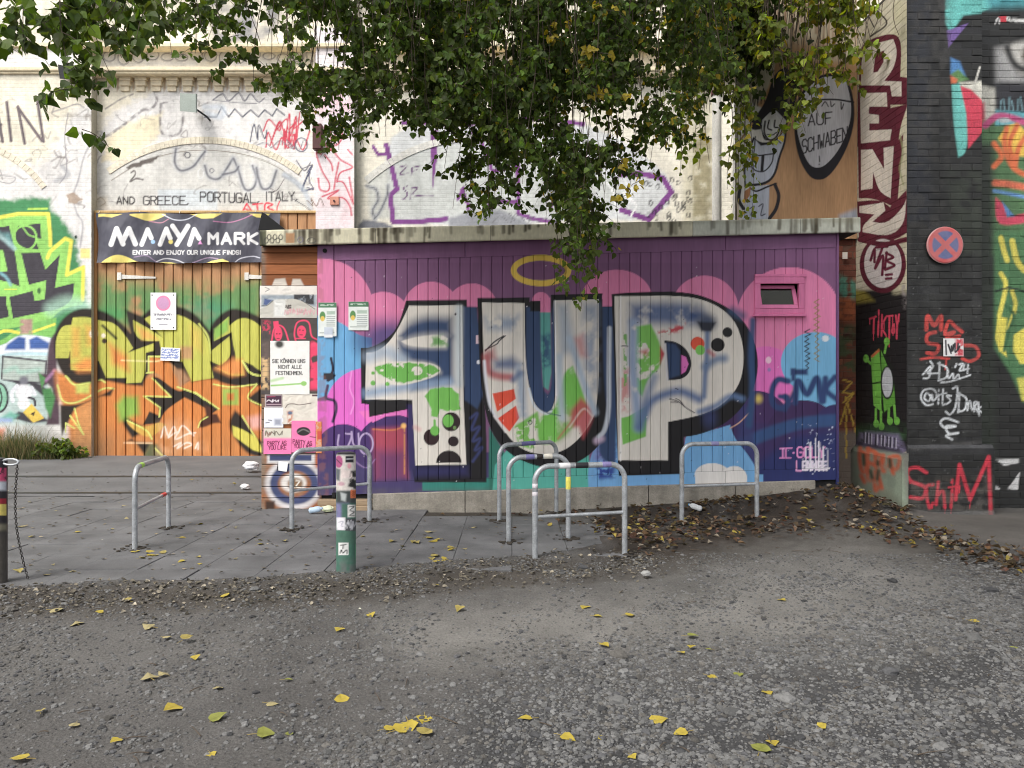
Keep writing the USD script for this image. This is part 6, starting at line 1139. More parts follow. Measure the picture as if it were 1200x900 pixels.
def post(name, label, px, foot, top, rad, base, paint):
    X, Y = gp(px, foot); h = CAMH + (450 - top) / F * Y
    t = thing(name, label, 'bollard', (X, Y, 0))
    zz = np.concatenate([np.linspace(-.05, h - .012, 190), [h - .004, h]])
    rd = np.concatenate([np.full(190, rad), [rad - .004, rad - .012]])
    m = grid(np.arange(len(zz), dtype=float), np.linspace(0, 2 * np.pi, 61), lambda u, v: np.stack([X + rd[u.astype(int)] * np.cos(v), Y + rd[u.astype(int)] * np.sin(v), zz[u.astype(int)]], 1))
    put(t, 'post', (m[0], m[1][:, ::-1]), 'post_paint', smooth=True, col=paint.on(m, base))
    put(t, 'cap', tube([(X, Y, h - .02), (X, Y, h + .004), (X, Y, h + .010)], [rad - .01, rad - .008, rad - .03], 30), 'dark_metal', smooth=50)
    return t, X, Y, h
pq = Paint(); pq.fr(370, 510, 5.0)
pq.rect(110, 80, 245, 120, (52, 54, 58), soft=2); pq.rect(112, 118, 245, 330, (206, 198, 192), soft=2); pq.ell(135, 155, 24, 36, (176, 80, 130)); pq.stroke([(120, 140), (150, 170)], 5, (40, 34, 40)); pq.rect(175, 122, 222, 160, (34, 34, 40)); pq.stroke([(180, 140), (220, 138)], 5, (200, 200, 206)); pq.ell(196, 180, 12, 16, (214, 150, 160)); pq.poly([(150, 200), (215, 210), (215, 250), (150, 250)], (216, 200, 196), soft=1.5); pq.poly([(205, 210), (240, 205), (240, 320), (190, 300)], (40, 40, 42), soft=1.5, pat=(4, .38, .1)); pq.poly([(115, 190), (145, 200), (140, 270), (118, 260)], (90, 96, 100), soft=1.5); pq.ell(150, 285, 20, 12, (190, 150, 160), soft=1)
pq.rect(118, 325, 245, 400, (60, 66, 66), soft=2); pq.poly([(145, 335), (180, 345), (175, 390), (150, 380)], (170, 176, 176), soft=1.5); pq.rect(205, 320, 245, 368, (214, 108, 58)); 
for y in (333, 345, 356): pq.stroke([(210, y), (240, y)], 3, (70, 40, 30))
pq.rect(118, 400, 190, 490, (130, 118, 170), soft=3, a=.8); pq.rect(150, 400, 190, 560, (62, 100, 86), soft=2); pq.rect(188, 408, 232, 480, (216, 214, 210)); pq.stroke([(195, 420), (225, 418), (200, 440), (226, 450), (198, 470), (226, 472)], 5, (50, 50, 52)); pq.rect(122, 482, 172, 556, (218, 214, 220)); pq.stroke([(135, 510), (160, 505), (150, 530), (162, 535)], 4, (160, 160, 176)); pq.rect(174, 488, 240, 562, (72, 72, 76), pat=None); pq.tag(178, 495, 58, 60, (190, 190, 196), n=14, th=4, seed=6)
pq.rect(110, 565, 250, 640, (66, 104, 88), soft=2); pq.rect(133, 630, 192, 702, (214, 214, 212)); pq.stroke([(145, 645), (180, 640)], 6, (40, 44, 44)); pq.stroke([(162, 645), (160, 665)], 6, (40, 44, 44)); pq.stroke([(142, 692), (150, 672), (160, 690), (180, 672), (182, 694)], 6, (40, 44, 44)); pq.rect(110, 740, 250, 830, (90, 100, 96), soft=8, pat=(6, .4, .2)); pq.stroke([(238, 640), (240, 740)], 5, (90, 200, 120), soft=1)
post('sticker_bollard', 'green round bollard covered with stickers in front of a bicycle stand', 405.5, 672, 531, .077, C(62, 106, 90), pq)
pq2 = Paint(); pq2.fr(0, 520, 5.295)
pq2.rect(-40, 150, 40, 235, (198, 66, 110), pat=(3, .35, .1)); pq2.rect(-40, 235, 40, 290, (190, 196, 206), soft=2); pq2.rect(-40, 340, 40, 375, (150, 34, 50)); pq2.rect(-40, 375, 40, 445, (208, 190, 84)); pq2.rect(-40, 500, 45, 540, (120, 116, 96), soft=3); pq2.rect(-40, 560, 60, 900, (78, 74, 68), soft=14)
t, X, Y, h = post('chain_post', 'dark post with coloured bands and a hanging chain at the left edge', -2, 684, 538, .06, C(44, 42, 46), pq2)
ringp = [(X + .105 + .06 * math.cos(a), Y - .02, h - .02 + .022 * math.sin(a)) for a in np.linspace(0, 2 * math.pi, 18)]
put(t, 'top_ring', tube(ringp, .009, 8), 'galvanised', smooth=60)
ch = thing('chain', 'thin chain hanging from the left post down to the paving', 'chain', (X + .14, Y, 0))
P0, P1 = np.array([X + .155, Y - .02, h - .04]), np.array([*gp(33, 678, .02), .02])
n = 46
for k in range(n):
    a, b = P0 + (P1 - P0) * (k / n), P0 + (P1 - P0) * ((k + 1.15) / n)
    sag = np.array([-.05 * math.sin(math.pi * k / n), 0, 0]); a, b = a + sag, b + sag
    ax = (b - a) / np.linalg.norm(b - a); sd = np.cross(ax, [0, 1, 0] if k % 2 else [1, .3, 0]); sd /= np.linalg.norm(sd); c = (a + b) / 2; hl = np.linalg.norm(b - a) / 2
    put(ch, 'link', tube([c + ax * hl * math.cos(q) + sd * .0085 * math.sin(q) for q in np.linspace(0, 2 * math.pi, 13)], .0032, 5, False), 'rail_steel')

# ------------------------------------------------------------------ leaves: one template, many copies in one mesh
LT = np.array([(0, 0, 0), (.34, .02, .05), (.54, .30, .08), (.30, .68, .05), (0, 1.06, -.10), (-.30, .68, .05), (-.54, .30, .08), (-.34, .02, .05), (0, .40, -.04)])
LF = np.array([(8, k, (k + 1) % 8) for k in range(8)])
def leaves(pos, down, face, size, col, tmpl=LT, tf=LF):
    """pos (n,3); down: tip direction; face: rough normal; size (n,); col (n,3)"""
    d = down / np.linalg.norm(down, axis=1, keepdims=True)
    s_ = np.cross(d, face); s_ /= np.linalg.norm(s_, axis=1, keepdims=True) + 1e-9
    n_ = np.cross(s_, d)
    v = pos[:, None] + size[:, None, None] * (tmpl[None, :, :1] * s_[:, None] + tmpl[None, :, 1:2] * d[:, None] + tmpl[None, :, 2:] * n_[:, None])
    k = len(tmpl)
    f = (np.arange(len(pos)) * k)[:, None, None] + tf[None]
    return (v.reshape(-1, 3), f.reshape(-1, 3)), np.repeat(col, k, 0)
def greens(n, r, yellow=.03, light=0.0):
    base = np.array([.055, .088, .016]) * (1 - light) + np.array([.17, .21, .030]) * light
    c = base * r.lognormal(0, .42, (n, 1)) * r.normal(1, .07, (n, 3))
    y = r.random(n) < yellow
    c[y] = np.array([.42, .34, .045]) * r.uniform(.55, 1.1, (y.sum(), 1))
    return np.clip(c, .004, .7)
def along(p, t):
    p = np.asarray(p); s = np.linspace(0, 1, len(p)); return np.stack([np.interp(t, s, p[:, k]) for k in range(3)], -1)
def hang_twig(X, Y, ztop, zbot, r, n=9):
    t = np.linspace(0, 1, n); dx, dy = r.normal(0, .10), r.normal(0, .10)
    return np.stack([X + dx * t * t + .03 * np.sin(6 * t + r.uniform(0, 6)), Y + dy * t * t, ztop + (zbot - ztop) * t], 1)
def dress(tw, r, per_m, size, spread):
    L1 = np.linalg.norm(np.diff(tw, axis=0), axis=1).sum(); n = max(3, int(L1 * per_m))
    t = np.sort(r.uniform(.0, 1, n)); p = along(tw, t)
    out = r.normal(0, 1, (n, 3)); out[:, 2] *= .5; out /= np.linalg.norm(out, axis=1, keepdims=True)
    p = p + out * (spread * r.uniform(.3, 1.2, (n, 1)))
    down = out * .7 + np.array([0, 0, -.9]) + r.normal(0, .42, (n, 3))
    face = r.normal(0, 1, (n, 3)) * 1.0 + np.array([0, -.7, .5])
    return p, down, face, size * r.uniform(.55, 1.3, n)
def sprays(tw, r, per_m=4.0, l0=.10, l1=.30, thr=.36, cell=24, seed=5, bottom=None):
    """short side shoots along a hanging twig; whole patches of them are missing, so the foliage hangs in clumps"""
    L1 = np.linalg.norm(np.diff(tw, axis=0), axis=1).sum(); out = []
    for _ in range(max(1, int(L1 * per_m))):
        t = r.uniform(0, 1) ** .85; p = along(tw, np.array([t]))[0]
        x, y = 600 + F * p[0] / p[1], 450 - F * (p[2] - CAMH) / p[1]
        keep = N2(np.array([x + p[1] * 9]), np.array([y * .8]), cell, seed, 2)[0]
        if keep < thr + .13 * t: continue
        a = r.uniform(0, 6.283); l = r.uniform(l0, l1); d = np.array([math.cos(a), math.sin(a) * .7, r.uniform(-.6, .25)])
        q = np.linspace(0, 1, 5)[:, None]; out.append(p + d * l * q + np.array([0, 0, -.45]) * l * q ** 2)
    return out
rt = np.random.default_rng(33)
# lower edge of the hanging foliage, read along the picture's width: (column, height of the lowest tips)
BX = np.array([-60, 0, 30, 60, 85, 100, 125, 145, 175, 205, 235, 265, 300, 330, 360, 400, 425, 450, 480, 500, 520, 545, 575, 600, 625, 648, 665, 690, 705, 718, 735, 760, 790, 815, 850])
BYL = np.array([130, 110, 80, 95, 150, 170, 120, 60, 55, 75, 75, 75, 100, 125, 140, 178, 165, 160, 155, 160, 190, 250, 262, 225, 215, 275, 335, 330, 300, 232, 235, 230, 165, 140, 110])
tree = thing('poplar_tree', 'large poplar with dense dark green foliage hanging across the top', 'tree', (2.6, -1.8, 0))
trunk = [(2.6, -1.8, -.1), (2.55, -1.7, .8), (2.6, -1.5, 2.2), (2.4, -.9, 3.8), (2.2, -.1, 5.2), (1.9, .8, 6.6), (1.6, 1.6, 8.2)]
put(tree, 'trunk', tube(crm(trunk, 6), np.interp(np.linspace(0, 1, len(crm(trunk, 6))), [0, .1, .6, 1], [.36, .28, .2, .08]), 14), 'bark', smooth=60)
limbs = []
for k, (ex, ey, ez) in enumerate(((-3.6, 5.0, 6.2), (-2.2, 6.6, 6.5), (-.8, 7.6, 6.5), (.6, 8.0, 6.6), (1.9, 8.2, 6.6), (3.2, 7.6, 6.8), (-5.0, 3.6, 6.4), (4.4, 5.2, 7.0))):
    st = along(crm(trunk, 6), rt.uniform(.55, .9))
    mid = st * .5 + np.array([ex, ey, ez]) * .5 + np.array([0, 0, .8])
    p = crm([st, mid, (ex, ey, ez), (ex * 1.12, ey + .9, ez - .5)], 8); limbs.append(p)
    put(tree, 'limb', tube(p, np.linspace(.11, .02, len(p)), 8), 'bark', smooth=60)
def group_foliage(parent, name, tw_list, r, per_m, size, spread, yellow, light, twig_r=.005):
    P_, D_, F_, S_ = [], [], [], []
    for tw in tw_list:
        a, b, c, d = dress(tw, r, per_m, size, spread); P_.append(a); D_.append(b); F_.append(c); S_.append(d)
    P_, D_, F_, S_ = np.vstack(P_), np.vstack(D_), np.vstack(F_), np.concatenate(S_)
    m, c = leaves(P_, D_, F_, S_, greens(len(P_), r, yellow, light))
    fo = put(parent, name, m, 'leaf', col=c, kind='stuff')
    put(parent, 'twigs', cat([tube(tw, np.linspace(twig_r, twig_r * .4, len(tw)), 4, False) for tw in tw_list]), 'bark', kind='stuff')
    return len(P_)
nl = 0
for (c0, c1, Y0, Y1, step, per_m, size, yl, cover) in ((-40, 190, 4.4, 5.6, 7, 6.2, .070, .0, .7), (150, 345, 5.6, 7.2, 4.4, 6.8, .056, .0, .8), (325, 500, 6.4, 8.3, 1.7, 8.2, .052, .006, .95), (490, 640, 6.4, 8.3, 1.6, 8.4, .052, .01, .9), (630, 730, 6.6, 8.6, 1.5, 8.6, .052, .012, .95), (715, 850, 7.0, 8.8, 2.2, 7.6, .052, .05, .85)):
    tws = []
    for px in np.arange(c0, c1, step):
        Y = rt.uniform(Y0, Y1); q = px + rt.normal(0, 3)
        yb = np.interp(q, BX, BYL) * rt.choice([1, .9, .75, .6, .42], p=[.22, .2, .2, .2, .18]) + rt.normal(0, 5)
        if rt.random() > cover: yb *= .45
        zt = min(wz(-70, Y), 6.4) + rt.uniform(-.1, .4)
        tws.append(hang_twig(wx(q, Y), Y, zt, wz(yb - 9, Y), rt))
    sub = [q for tw in tws for q in sprays(tw, rt, per_m)]
    nl += group_foliage(tree, 'hanging_foliage', sub, rt, 52, size, .035, yl, .0, .003)
    put(tree, 'twigs', cat([tube(tw, np.linspace(.006, .002, len(tw)), 4, False) for tw in tws[::2]]), 'bark', kind='stuff')
tws = [hang_twig(wx(665 + d, 7.2), 7.2 + e, wz(200, 7.2), wz(y, 7.2), rt) for d, e, y in ((0, 0, 362), (5, .1, 350), (-8, .2, 335), (14, -.1, 330), (22, .1, 328), (-2, .3, 340), (30, .2, 318))]
nl += group_foliage(tree, 'hanging_foliage', tws, rt, 46, .058, .06, .01, .12)
# yellow sprays seen in the dark foliage
ysp = []
for px, py in ((690, 35), (645, 55), (664, 52), (682, 83), (690, 125), (697, 130), (730, 240), (718, 208), (738, 228), (680, 90), (640, 70)):
    ysp.append(hang_twig(wx(px, 7.0), 6.6, wz(py - 8, 7.0), wz(py + 6, 7.0), rt))
group_foliage(tree, 'yellow_foliage', ysp, rt, 44, .056, .03, 1.0, .0)
# the crown above the picture: it shades the ground and the shed
N = 2600
cl = rt.normal(0, 1, (260, 3)) * np.array([2.9, 2.2, .9]) + np.array([.6, 5.2, 7.6])
cl = cl[(cl[:, 2] > 6.5)]
P_ = cl[rt.integers(0, len(cl), N)] + rt.normal(0, .34, (N, 3))
P_ = P_[P_[:, 2] - CAMH > P_[:, 1] * .53]
n = len(P_); D_ = rt.normal(0, .5, (n, 3)) + np.array([0, 0, -.8]); F_ = rt.normal(0, .6, (n, 3)) + np.array([0, 0, 1])
m, c = leaves(P_, D_, F_, rt.uniform(.12, .2, n), greens(n, rt, .02)); put(tree, 'crown', m, 'leaf', col=c, kind='stuff')

# climbing vine over the hoarding and the pillar: lighter, yellowish leaves
vine = thing('climbing_vine', 'yellowish green climber hanging over the plywood board and downpipes', 'vine', (wx(900, 9.9), 9.9, 3.4))
VX = np.array([770, 800, 815, 845, 850, 870, 885, 905, 925, 950, 975, 1000, 1030, 1055]); VY = np.array([90, 190, 190, 80, 95, 85, 75, 100, 120, 110, 100, 92, 62, 40])
for (c0, c1, Y0, Y1, step, per_m, yl, li) in ((775, 835, 9.3, 9.9, 5.0, 6.0, .22, .85), (828, 900, 9.3, 9.9, 2.6, 7.0, .05, .45), (895, 1010, 9.2, 9.95, 3.0, 7.5, .08, .75), (1000, 1056, 8.5, 8.85, 10, 5, .12, .95)):
    tws = []
    for px in np.arange(c0, c1, step):
        Y = rt.uniform(Y0, Y1); q = px + rt.normal(0, 4)
        yb = np.interp(q, VX, VY) * rt.choice([1, .9, .7, .5], p=[.35, .25, .2, .2]) + rt.normal(0, 5)
        tws.append(hang_twig(wx(q, Y), Y, wz(-30, Y) + rt.uniform(0, .3), wz(max(yb, 4) - 8, Y), rt))
    sub = [q for tw in tws for q in sprays(tw, rt, per_m, .08, .24, .40, 26, 15)]
    nl += group_foliage(vine, 'vine_foliage', sub, rt, 38, .076, .035, yl, li, .003)
    put(vine, 'stems', cat([tube(tw, np.linspace(.006, .003, len(tw)), 4, False) for tw in tws]), 'bark', kind='stuff')
tws = [hang_twig(wx(862 + d, 9.6), 9.6, wz(100, 9.6), wz(y, 9.6), rt) for d, y in ((0, 262), (8, 255), (-6, 225), (12, 210), (20, 268), (6, 190))] + [hang_twig(wx(808 + d, 9.6), 9.6, wz(70, 9.6), wz(y, 9.6), rt) for d, y in ((0, 205), (-12, 190), (6, 180), (12, 195))] + [hang_twig(wx(930 + d, 9.6), 9.6, wz(60, 9.6), wz(y, 9.6), rt) for d, y in ((0, 150), (-10, 130), (12, 150), (24, 118), (34, 112), (5, 158), (-3, 165), (-8, 140), (2, 140), (8, 150), (18, 140), (16, 128), (28, 125))]
group_foliage(vine, 'vine_foliage', tws, rt, 24, .078, .06, .08, .62, .006)
stems = [crm([(wx(px + 12, 9.8), 9.85, 6.6), (wx(px + rt.normal(0, 8), 9.8), 9.8, wz(40, 9.8)), (wx(px, 9.8), 9.75, wz(y, 9.8))], 6) for px, y in ((838, 110), (846, 120), (856, 110), (872, 120), (884, 90), (898, 70), (912, 60), (880, 60), (865, 80), (930, 50), (1034, 40), (1040, 30))]
for s_ in stems: put(vine, 'stem', tube(s_, np.linspace(.016, .005, len(s_)), 6), 'bark')
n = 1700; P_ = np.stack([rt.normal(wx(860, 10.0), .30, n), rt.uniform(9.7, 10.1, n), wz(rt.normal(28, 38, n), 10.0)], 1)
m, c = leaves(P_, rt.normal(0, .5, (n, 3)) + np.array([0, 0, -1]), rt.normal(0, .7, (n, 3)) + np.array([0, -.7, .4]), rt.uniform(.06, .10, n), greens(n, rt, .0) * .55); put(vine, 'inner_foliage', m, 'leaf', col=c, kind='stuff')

# shrub and grass at the foot of the left wall
WY = 14.1
sh = thing('wall_shrub', 'small dark green fern-like shrub at the foot of the left wall', 'shrub', (wx(72, WY), WY, .12))
tws = []
for k in range(46):
    a = rt.uniform(-1.2, 1.2); Lh = rt.uniform(.25, .62); b0 = np.array([wx(rt.uniform(58, 86), WY), WY + rt.uniform(-.1, .1), .12]); tt = np.linspace(0, 1, 7)
    tws.append(b0 + np.stack([np.sin(a) * Lh * tt * .7, rt.normal(0, .15) * tt, Lh * (tt - .35 * tt ** 2) * np.cos(a)], 1))
group_foliage(sh, 'foliage', tws, rt, 52, .07, .045, .0, .12)
gb, gcs = [], []
n = 5200
bx, by = wx(np.clip(rt.normal(20, 28, n), -70, 110), WY), WY + rt.uniform(-.28, .18, n)
hgt = rt.gamma(4, .07, n) * np.exp(-((600 + F * bx / WY - 20) / 70) ** 2) + .03
ang = rt.uniform(0, 6.28, n); ln = rt.normal(0, .22, (n, 2)) * hgt[:, None]
w_ = .0045
sx_, sy_ = w_ * np.cos(ang), w_ * np.sin(ang)
mx, my, mz = bx + ln[:, 0] * .5, by + ln[:, 1] * .5, .11 + hgt * .65
v = np.stack([np.stack([bx - sx_, by - sy_, np.full(n, .11)], 1), np.stack([bx + sx_, by + sy_, np.full(n, .11)], 1), np.stack([mx - sx_ * .7, my - sy_ * .7, mz], 1), np.stack([mx + sx_ * .7, my + sy_ * .7, mz], 1), np.stack([bx + ln[:, 0] * 1.4, by + ln[:, 1] * 1.4, .11 + hgt], 1)], 1)
f = (np.arange(n) * 5)[:, None, None] + np.array([[0, 1, 3], [0, 3, 2], [2, 3, 4]])[None]
gcol = np.where(rt.random((n, 1)) < .45, np.array([.20, .17, .085]), np.array([.06, .085, .03])) * rt.uniform(.6, 1.3, (n, 1))
put('/World', 'wall_grass', (v.reshape(-1, 3), f.reshape(-1, 3)), 'leaf', col=np.repeat(gcol, 5, 0), kind='stuff', label='dry and green grass growing along the foot of the left wall', cat='grass')

# ------------------------------------------------------------------ loose stones, leaf litter, fallen leaves, rubbish
def ground_z(x, y): return gsheet(np.atleast_1d(np.asarray(x, float)), np.atleast_1d(np.asarray(y, float)))[:, 2]
rs = np.random.default_rng(55)
n = 320000
px, py = rs.uniform(-450, 1650, n), 450 + 1350 / rs.uniform(2.9, 6.8, n)
dens = .07 + .93 * sm(0, 1, (py - 700 + (px - 500) * .22) / 190) * sm(480, 900, px + (py - 700) * 1.2) + .22 * np.exp(-((py - 668 + px * .02) / 16) ** 2) + .35 * np.exp(-((px - 680) / 90) ** 2 - ((py - 668) / 10) ** 2) + .15 * (px < 500)
dens *= .35 + 1.1 * sm(.35, .65, N2(px, py * 2.2, 60, 9))
k = rs.random(n) < dens * .85
sx, sy = gp(px[k], py[k]); sx, sy = np.asarray(sx), np.asarray(sy)
ok = ~in_poly(sx, sy, PAVE); sx, sy = sx[ok], sy[ok]
szs = np.clip(rs.lognormal(math.log(.0052), .5, len(sx)), .0026, .02)
szs[rs.random(len(szs)) < .006] *= 2.6
pi = UsdGeom.PointInstancer.Define(stage, '/World/loose_gravel')
protos = []
for q, mt in enumerate(('stone', 'stone_warm', 'stone_dark', 'stone')):
    ic = trimesh.creation.icosphere(1); v = ic.vertices * (1 + .5 * (rs.random((len(ic.vertices), 1)) - .5)) * np.array([1, .8, .55]); p = f'/World/loose_gravel/pebble_{q:03d}' if q else '/World/loose_gravel/pebble'
    usdkit.mesh(stage, p, (v, ic.faces), L[mt]); protos.append(p)
pi.CreatePrototypesRel().SetTargets([Sdf.Path(p) for p in protos])
pi.CreateProtoIndicesAttr(Vt.IntArray.FromNumpy(rs.choice([0, 1, 2, 3], len(sx), p=[.35, .2, .25, .2]).astype(np.int32)))
pi.CreatePositionsAttr(Vt.Vec3fArray.FromNumpy(np.stack([sx, sy, ground_z(sx, sy) + szs * .15], 1).astype(np.float32)))
pi.CreateScalesAttr(Vt.Vec3fArray.FromNumpy(np.repeat(szs[:, None], 3, 1).astype(np.float32)))
an = rs.uniform(0, math.pi, len(sx)); pi.CreateOrientationsAttr(Vt.QuathArray([Gf.Quath(float(math.cos(a)), 0, 0, float(math.sin(a))) for a in an]))
for kk, vv in (('label', 'loose grey stones scattered over the gravel ground'), ('category', 'gravel'), ('kind', 'stuff')): pi.GetPrim().SetCustomDataByKey(kk, vv)
# brown leaf litter against the shed, the pillar and along the pavement edge
def flat_leaves(x, y, r, size, col, lift=.012):
    n = len(x); P_ = np.stack([x, y, ground_z(x, y) + r.uniform(.002, lift, n)], 1)
    a = r.uniform(0, 6.28, n); D_ = np.stack([np.cos(a), np.sin(a), r.normal(0, .25, n)], 1); F_ = np.stack([r.normal(0, .35, n), r.normal(0, .35, n), np.ones(n)], 1)
    T_ = LT * np.array([.85, 1, 2.2])
    return leaves(P_, D_, F_, size, col, T_)
n = 12000
px, py = rs.uniform(430, 1480, n), rs.uniform(553, 680, n); py = np.where(px > 1150, rs.uniform(600, 730, n), py)
edge = np.interp(px, [430, 560, 700, 760, 860, 960, 1010, 1075, 1130, 1210, 1480], [602, 610, 628, 640, 628, 612, 618, 640, 656, 676, 725])
dn = sm(edge + 16, edge - 6, py) * np.interp(px, [430, 520, 600, 690, 720, 1000, 1070, 1210], [.08, .12, .25, .5, 1, 1, .7, .4])
dn = dn * (.35 + .9 * sm(.38, .6, N2(px, py * 2.5, 24, 41)))
dn = np.where(px > 1070, np.exp(-((py - edge + 14) / 12) ** 2), dn)
kk = (rs.random(n) < dn)
lx, ly = [], []
for a, b in zip(px[kk], py[kk]):
    Y = 1350 / (b - 450)
    for _ in range(6): Y = (CAMH - float(gz(wx(a, Y), Y))) * F / (b - 450)
    lx.append(wx(a, Y)); ly.append(Y)
lx, ly = np.array(lx), np.array(ly); ok = (ly < SY - .13) | ((lx > 3.92) & (lx < xq - .08)); ok &= ~((lx > xq - .08) & (ly > QY - .08)); lx, ly = lx[ok], ly[ok]
lit = np.array([.075, .048, .028]) * rs.lognormal(0, .45, (len(lx), 1)) * rs.normal(1, .08, (len(lx), 3)); y_ = rs.random(len(lx)) < .10; lit[y_] = np.array([.32, .25, .06]) * rs.uniform(.5, 1.1, (y_.sum(), 1)); g_ = rs.random(len(lx)) < .12; lit[g_] = np.array([.26, .22, .17]) * rs.uniform(.6, 1.1, (g_.sum(), 1))
m, c = flat_leaves(lx, ly, rs, rs.uniform(.035, .075, len(lx)), np.clip(lit, .005, .7), .05)
put('/World', 'leaf_litter', m, 'litter', col=c, kind='stuff', label='brown leaf litter heaped against the shed plinth and the pillar', cat='leaf litter')
n = 1300; px, py = rs.uniform(0, 780, n), np.interp(rs.uniform(0, 780, n), [0, 780], [690, 655])
py = np.interp(px, [0, 300, 420, 560, 780], [696, 690, 682, 668, 656]) + rs.normal(4, 11, n); xx, yy = gp(px, py)
lit = np.array([.13, .115, .09]) * rs.lognormal(0, .5, (n, 1)); m, c = flat_leaves(xx, yy, rs, rs.uniform(.014, .04, n), np.clip(lit, .01, .5)); put('/World', 'leaf_crumbs', m, 'litter', col=c, kind='stuff', label='crumbled brown leaves along the front edge of the pavement', cat='leaf litter')
n = 900; px, py = rs.uniform(0, 700, n), 450 + 1350 / rs.uniform(6.0, 12.5, n); xx, yy = gp(px, py); xx, yy = np.asarray(xx), np.asarray(yy); kk = in_poly(xx, yy, PAVE) | ((yy > 10.2) & (xx < -3)); xx, yy = xx[kk], yy[kk]
P_ = np.stack([xx, yy, gz(xx, yy) + .017 + rs.uniform(0, .006, len(xx))], 1); a = rs.uniform(0, 6.28, len(xx)); m, c = leaves(P_, np.stack([np.cos(a), np.sin(a), rs.normal(0, .1, len(xx))], 1), np.tile(np.array([0.1, .1, 1.0]), (len(xx), 1)), rs.uniform(.012, .042, len(xx)), np.clip(np.array([.12, .10, .07]) * rs.lognormal(0, .6, (len(xx), 1)), .01, .5)); put('/World', 'leaf_crumbs', m, 'litter', col=c, kind='stuff', label='small dry leaf scraps strewn over paving and asphalt', cat='leaf litter')
px, py = np.concatenate([rs.uniform(0, 1200, 60), rs.uniform(640, 1010, 220)]), np.concatenate([rs.uniform(660, 895, 60), rs.uniform(585, 650, 220)]); st_ = []
for a_, b_ in zip(px, py):
    X, Y = gp(a_, b_); 
    for _ in range(5): Y = (CAMH - float(gz(X, Y))) * F / (b_ - 450); X = wx(a_, Y)
    if Y > SY - .16: continue
    z = float(ground_z(X, Y)[0]) + .008; an_ = rs.uniform(0, 6.28); l = rs.gamma(2.5, .026); d = np.array([math.cos(an_), math.sin(an_), 0]); nrm_ = np.array([-d[1], d[0], 0]); bd_ = rs.normal(0, .1)
    st_.append(tube([np.array([X, Y, z]) + d * l * t + nrm_ * l * bd_ * t * t + np.array([0, 0, .006 * math.sin(3 * t)]) for t in (0, .35, .7, 1)], [.003, .0026, .002, .001], 4))
put('/World', 'fallen_twigs', cat(st_), 'bark', kind='stuff', label='thin brown twigs strewn over gravel and leaf litter', cat='twigs')
# single fallen leaves
LP = {}
def fallen(px, py, size, kind_, label, group, r):
    X, Y = gp(px, py)
    for _ in range(6):
        g = float(gz(X, Y)); Y = (CAMH - g) * F / (py - 450); X = wx(px, Y)
    g = float(gz(X, Y)) + (.014 if in_poly([X], [Y], PAVE)[0] else .010)
    p = path_of('/World', 'fallen_leaf')
    x = UsdGeom.Xform.Define(stage, p); x.AddTranslateOp().Set(Gf.Vec3d(X, Y, g)); x.AddRotateXYZOp().Set(Gf.Vec3f(*map(float, (r.normal(0, 7), r.normal(0, 7), r.uniform(0, 360))))); x.AddScaleOp().Set(Gf.Vec3f(size))
    pr = x.GetPrim()
    if kind_ not in LP:
        LP[kind_] = p
        curl = {0: .6, 1: 1.6, 2: -1.2, 3: 1.0}[kind_]; v = LT * np.array([1, 1, curl]) * 1.0 + np.array([0, -.5, .02]); v[:, 2] += .12 * (v[:, 1] ** 2) * (1 if kind_ % 2 else -.5); v[:, 2] -= v[:, 2].min()
        col = {0: (.40, .31, .05), 1: (.32, .26, .08), 2: (.33, .28, .14), 3: (.21, .22, .05)}[kind_]
        cc = np.tile(np.array(col), (9, 1)); cc[[0, 8, 4]] *= .82; BASE[p] = np.zeros(3)
        put(p, 'blade', (v, LF), 'fallen_leaf', col=cc); s_ = tube([(0, -.5, .03), (.03, -.8, .04), (.08, -1.05, .02)], .02, 4); put(p, 'stalk', s_, 'fallen_leaf', col=np.tile(np.array([.3, .22, .06]), (len(s_[0]), 1)))
    else:
        pr.GetReferences().AddInternalReference(Sdf.Path(LP[kind_])); pr.SetInstanceable(True)
    for a, b in (('label', label), ('category', 'leaf'), ('group', group)): pr.SetCustomDataByKey(a, b)
GL_ = 'single yellow leaf fallen on the open gravel'
big = [(48, 836, 1), (86, 853, 2), (135, 871, 0), (201, 833, 0), (256, 843, 3), (312, 863, 3), (340, 862, 3), (21, 892, 0), (248, 888, 0), (229, 773, 0), (190, 792, 2), (256, 809, 2), (197, 749, 2), (173, 736, 2), (148, 705, 1), (68, 717, 2), (220, 750, 1), (338, 799, 3), (400, 821, 0), (320, 828, 2), (458, 857, 0), (615, 845, 0), (666, 868, 0), (703, 868, 0), (773, 847, 0), (742, 890, 0), (797, 862, 0), (709, 758, 0), (739, 723, 0), (685, 714, 0), (701, 724, 0), (812, 747, 3), (799, 767, 0), (810, 760, 0), (830, 763, 3), (865, 794, 3), (836, 797, 0), (900, 815, 0), (964, 853, 0), (893, 880, 3), (906, 874, 0), (1143, 731, 0), (1186, 762, 3), (1114, 640, 1), (917, 705, 0), (397, 740, 0), (435, 723, 0), (512, 687, 0), (538, 716, 1), (175, 796, 2), (28, 700, 2), (116, 719, 0), (185, 689, 2), (265, 699, 0), (90, 733, 2)]
KL = ['bright yellow leaf fallen on the open gravel', 'strongly curled dull yellow leaf on the open gravel', 'pale straw coloured leaf fallen on the open gravel', 'greenish yellow leaf fallen on the open gravel']
for px, py, kd in big: fallen(px, py, float(np.clip(rs.normal(.056, .014), .034, .085)), kd, KL[kd], ('bright yellow', 'curled yellow', 'straw coloured', 'greenish')[kd] + ' leaves on the open gravel', rs)
GP_ = 'single pale yellow leaf fallen on the grey paving'
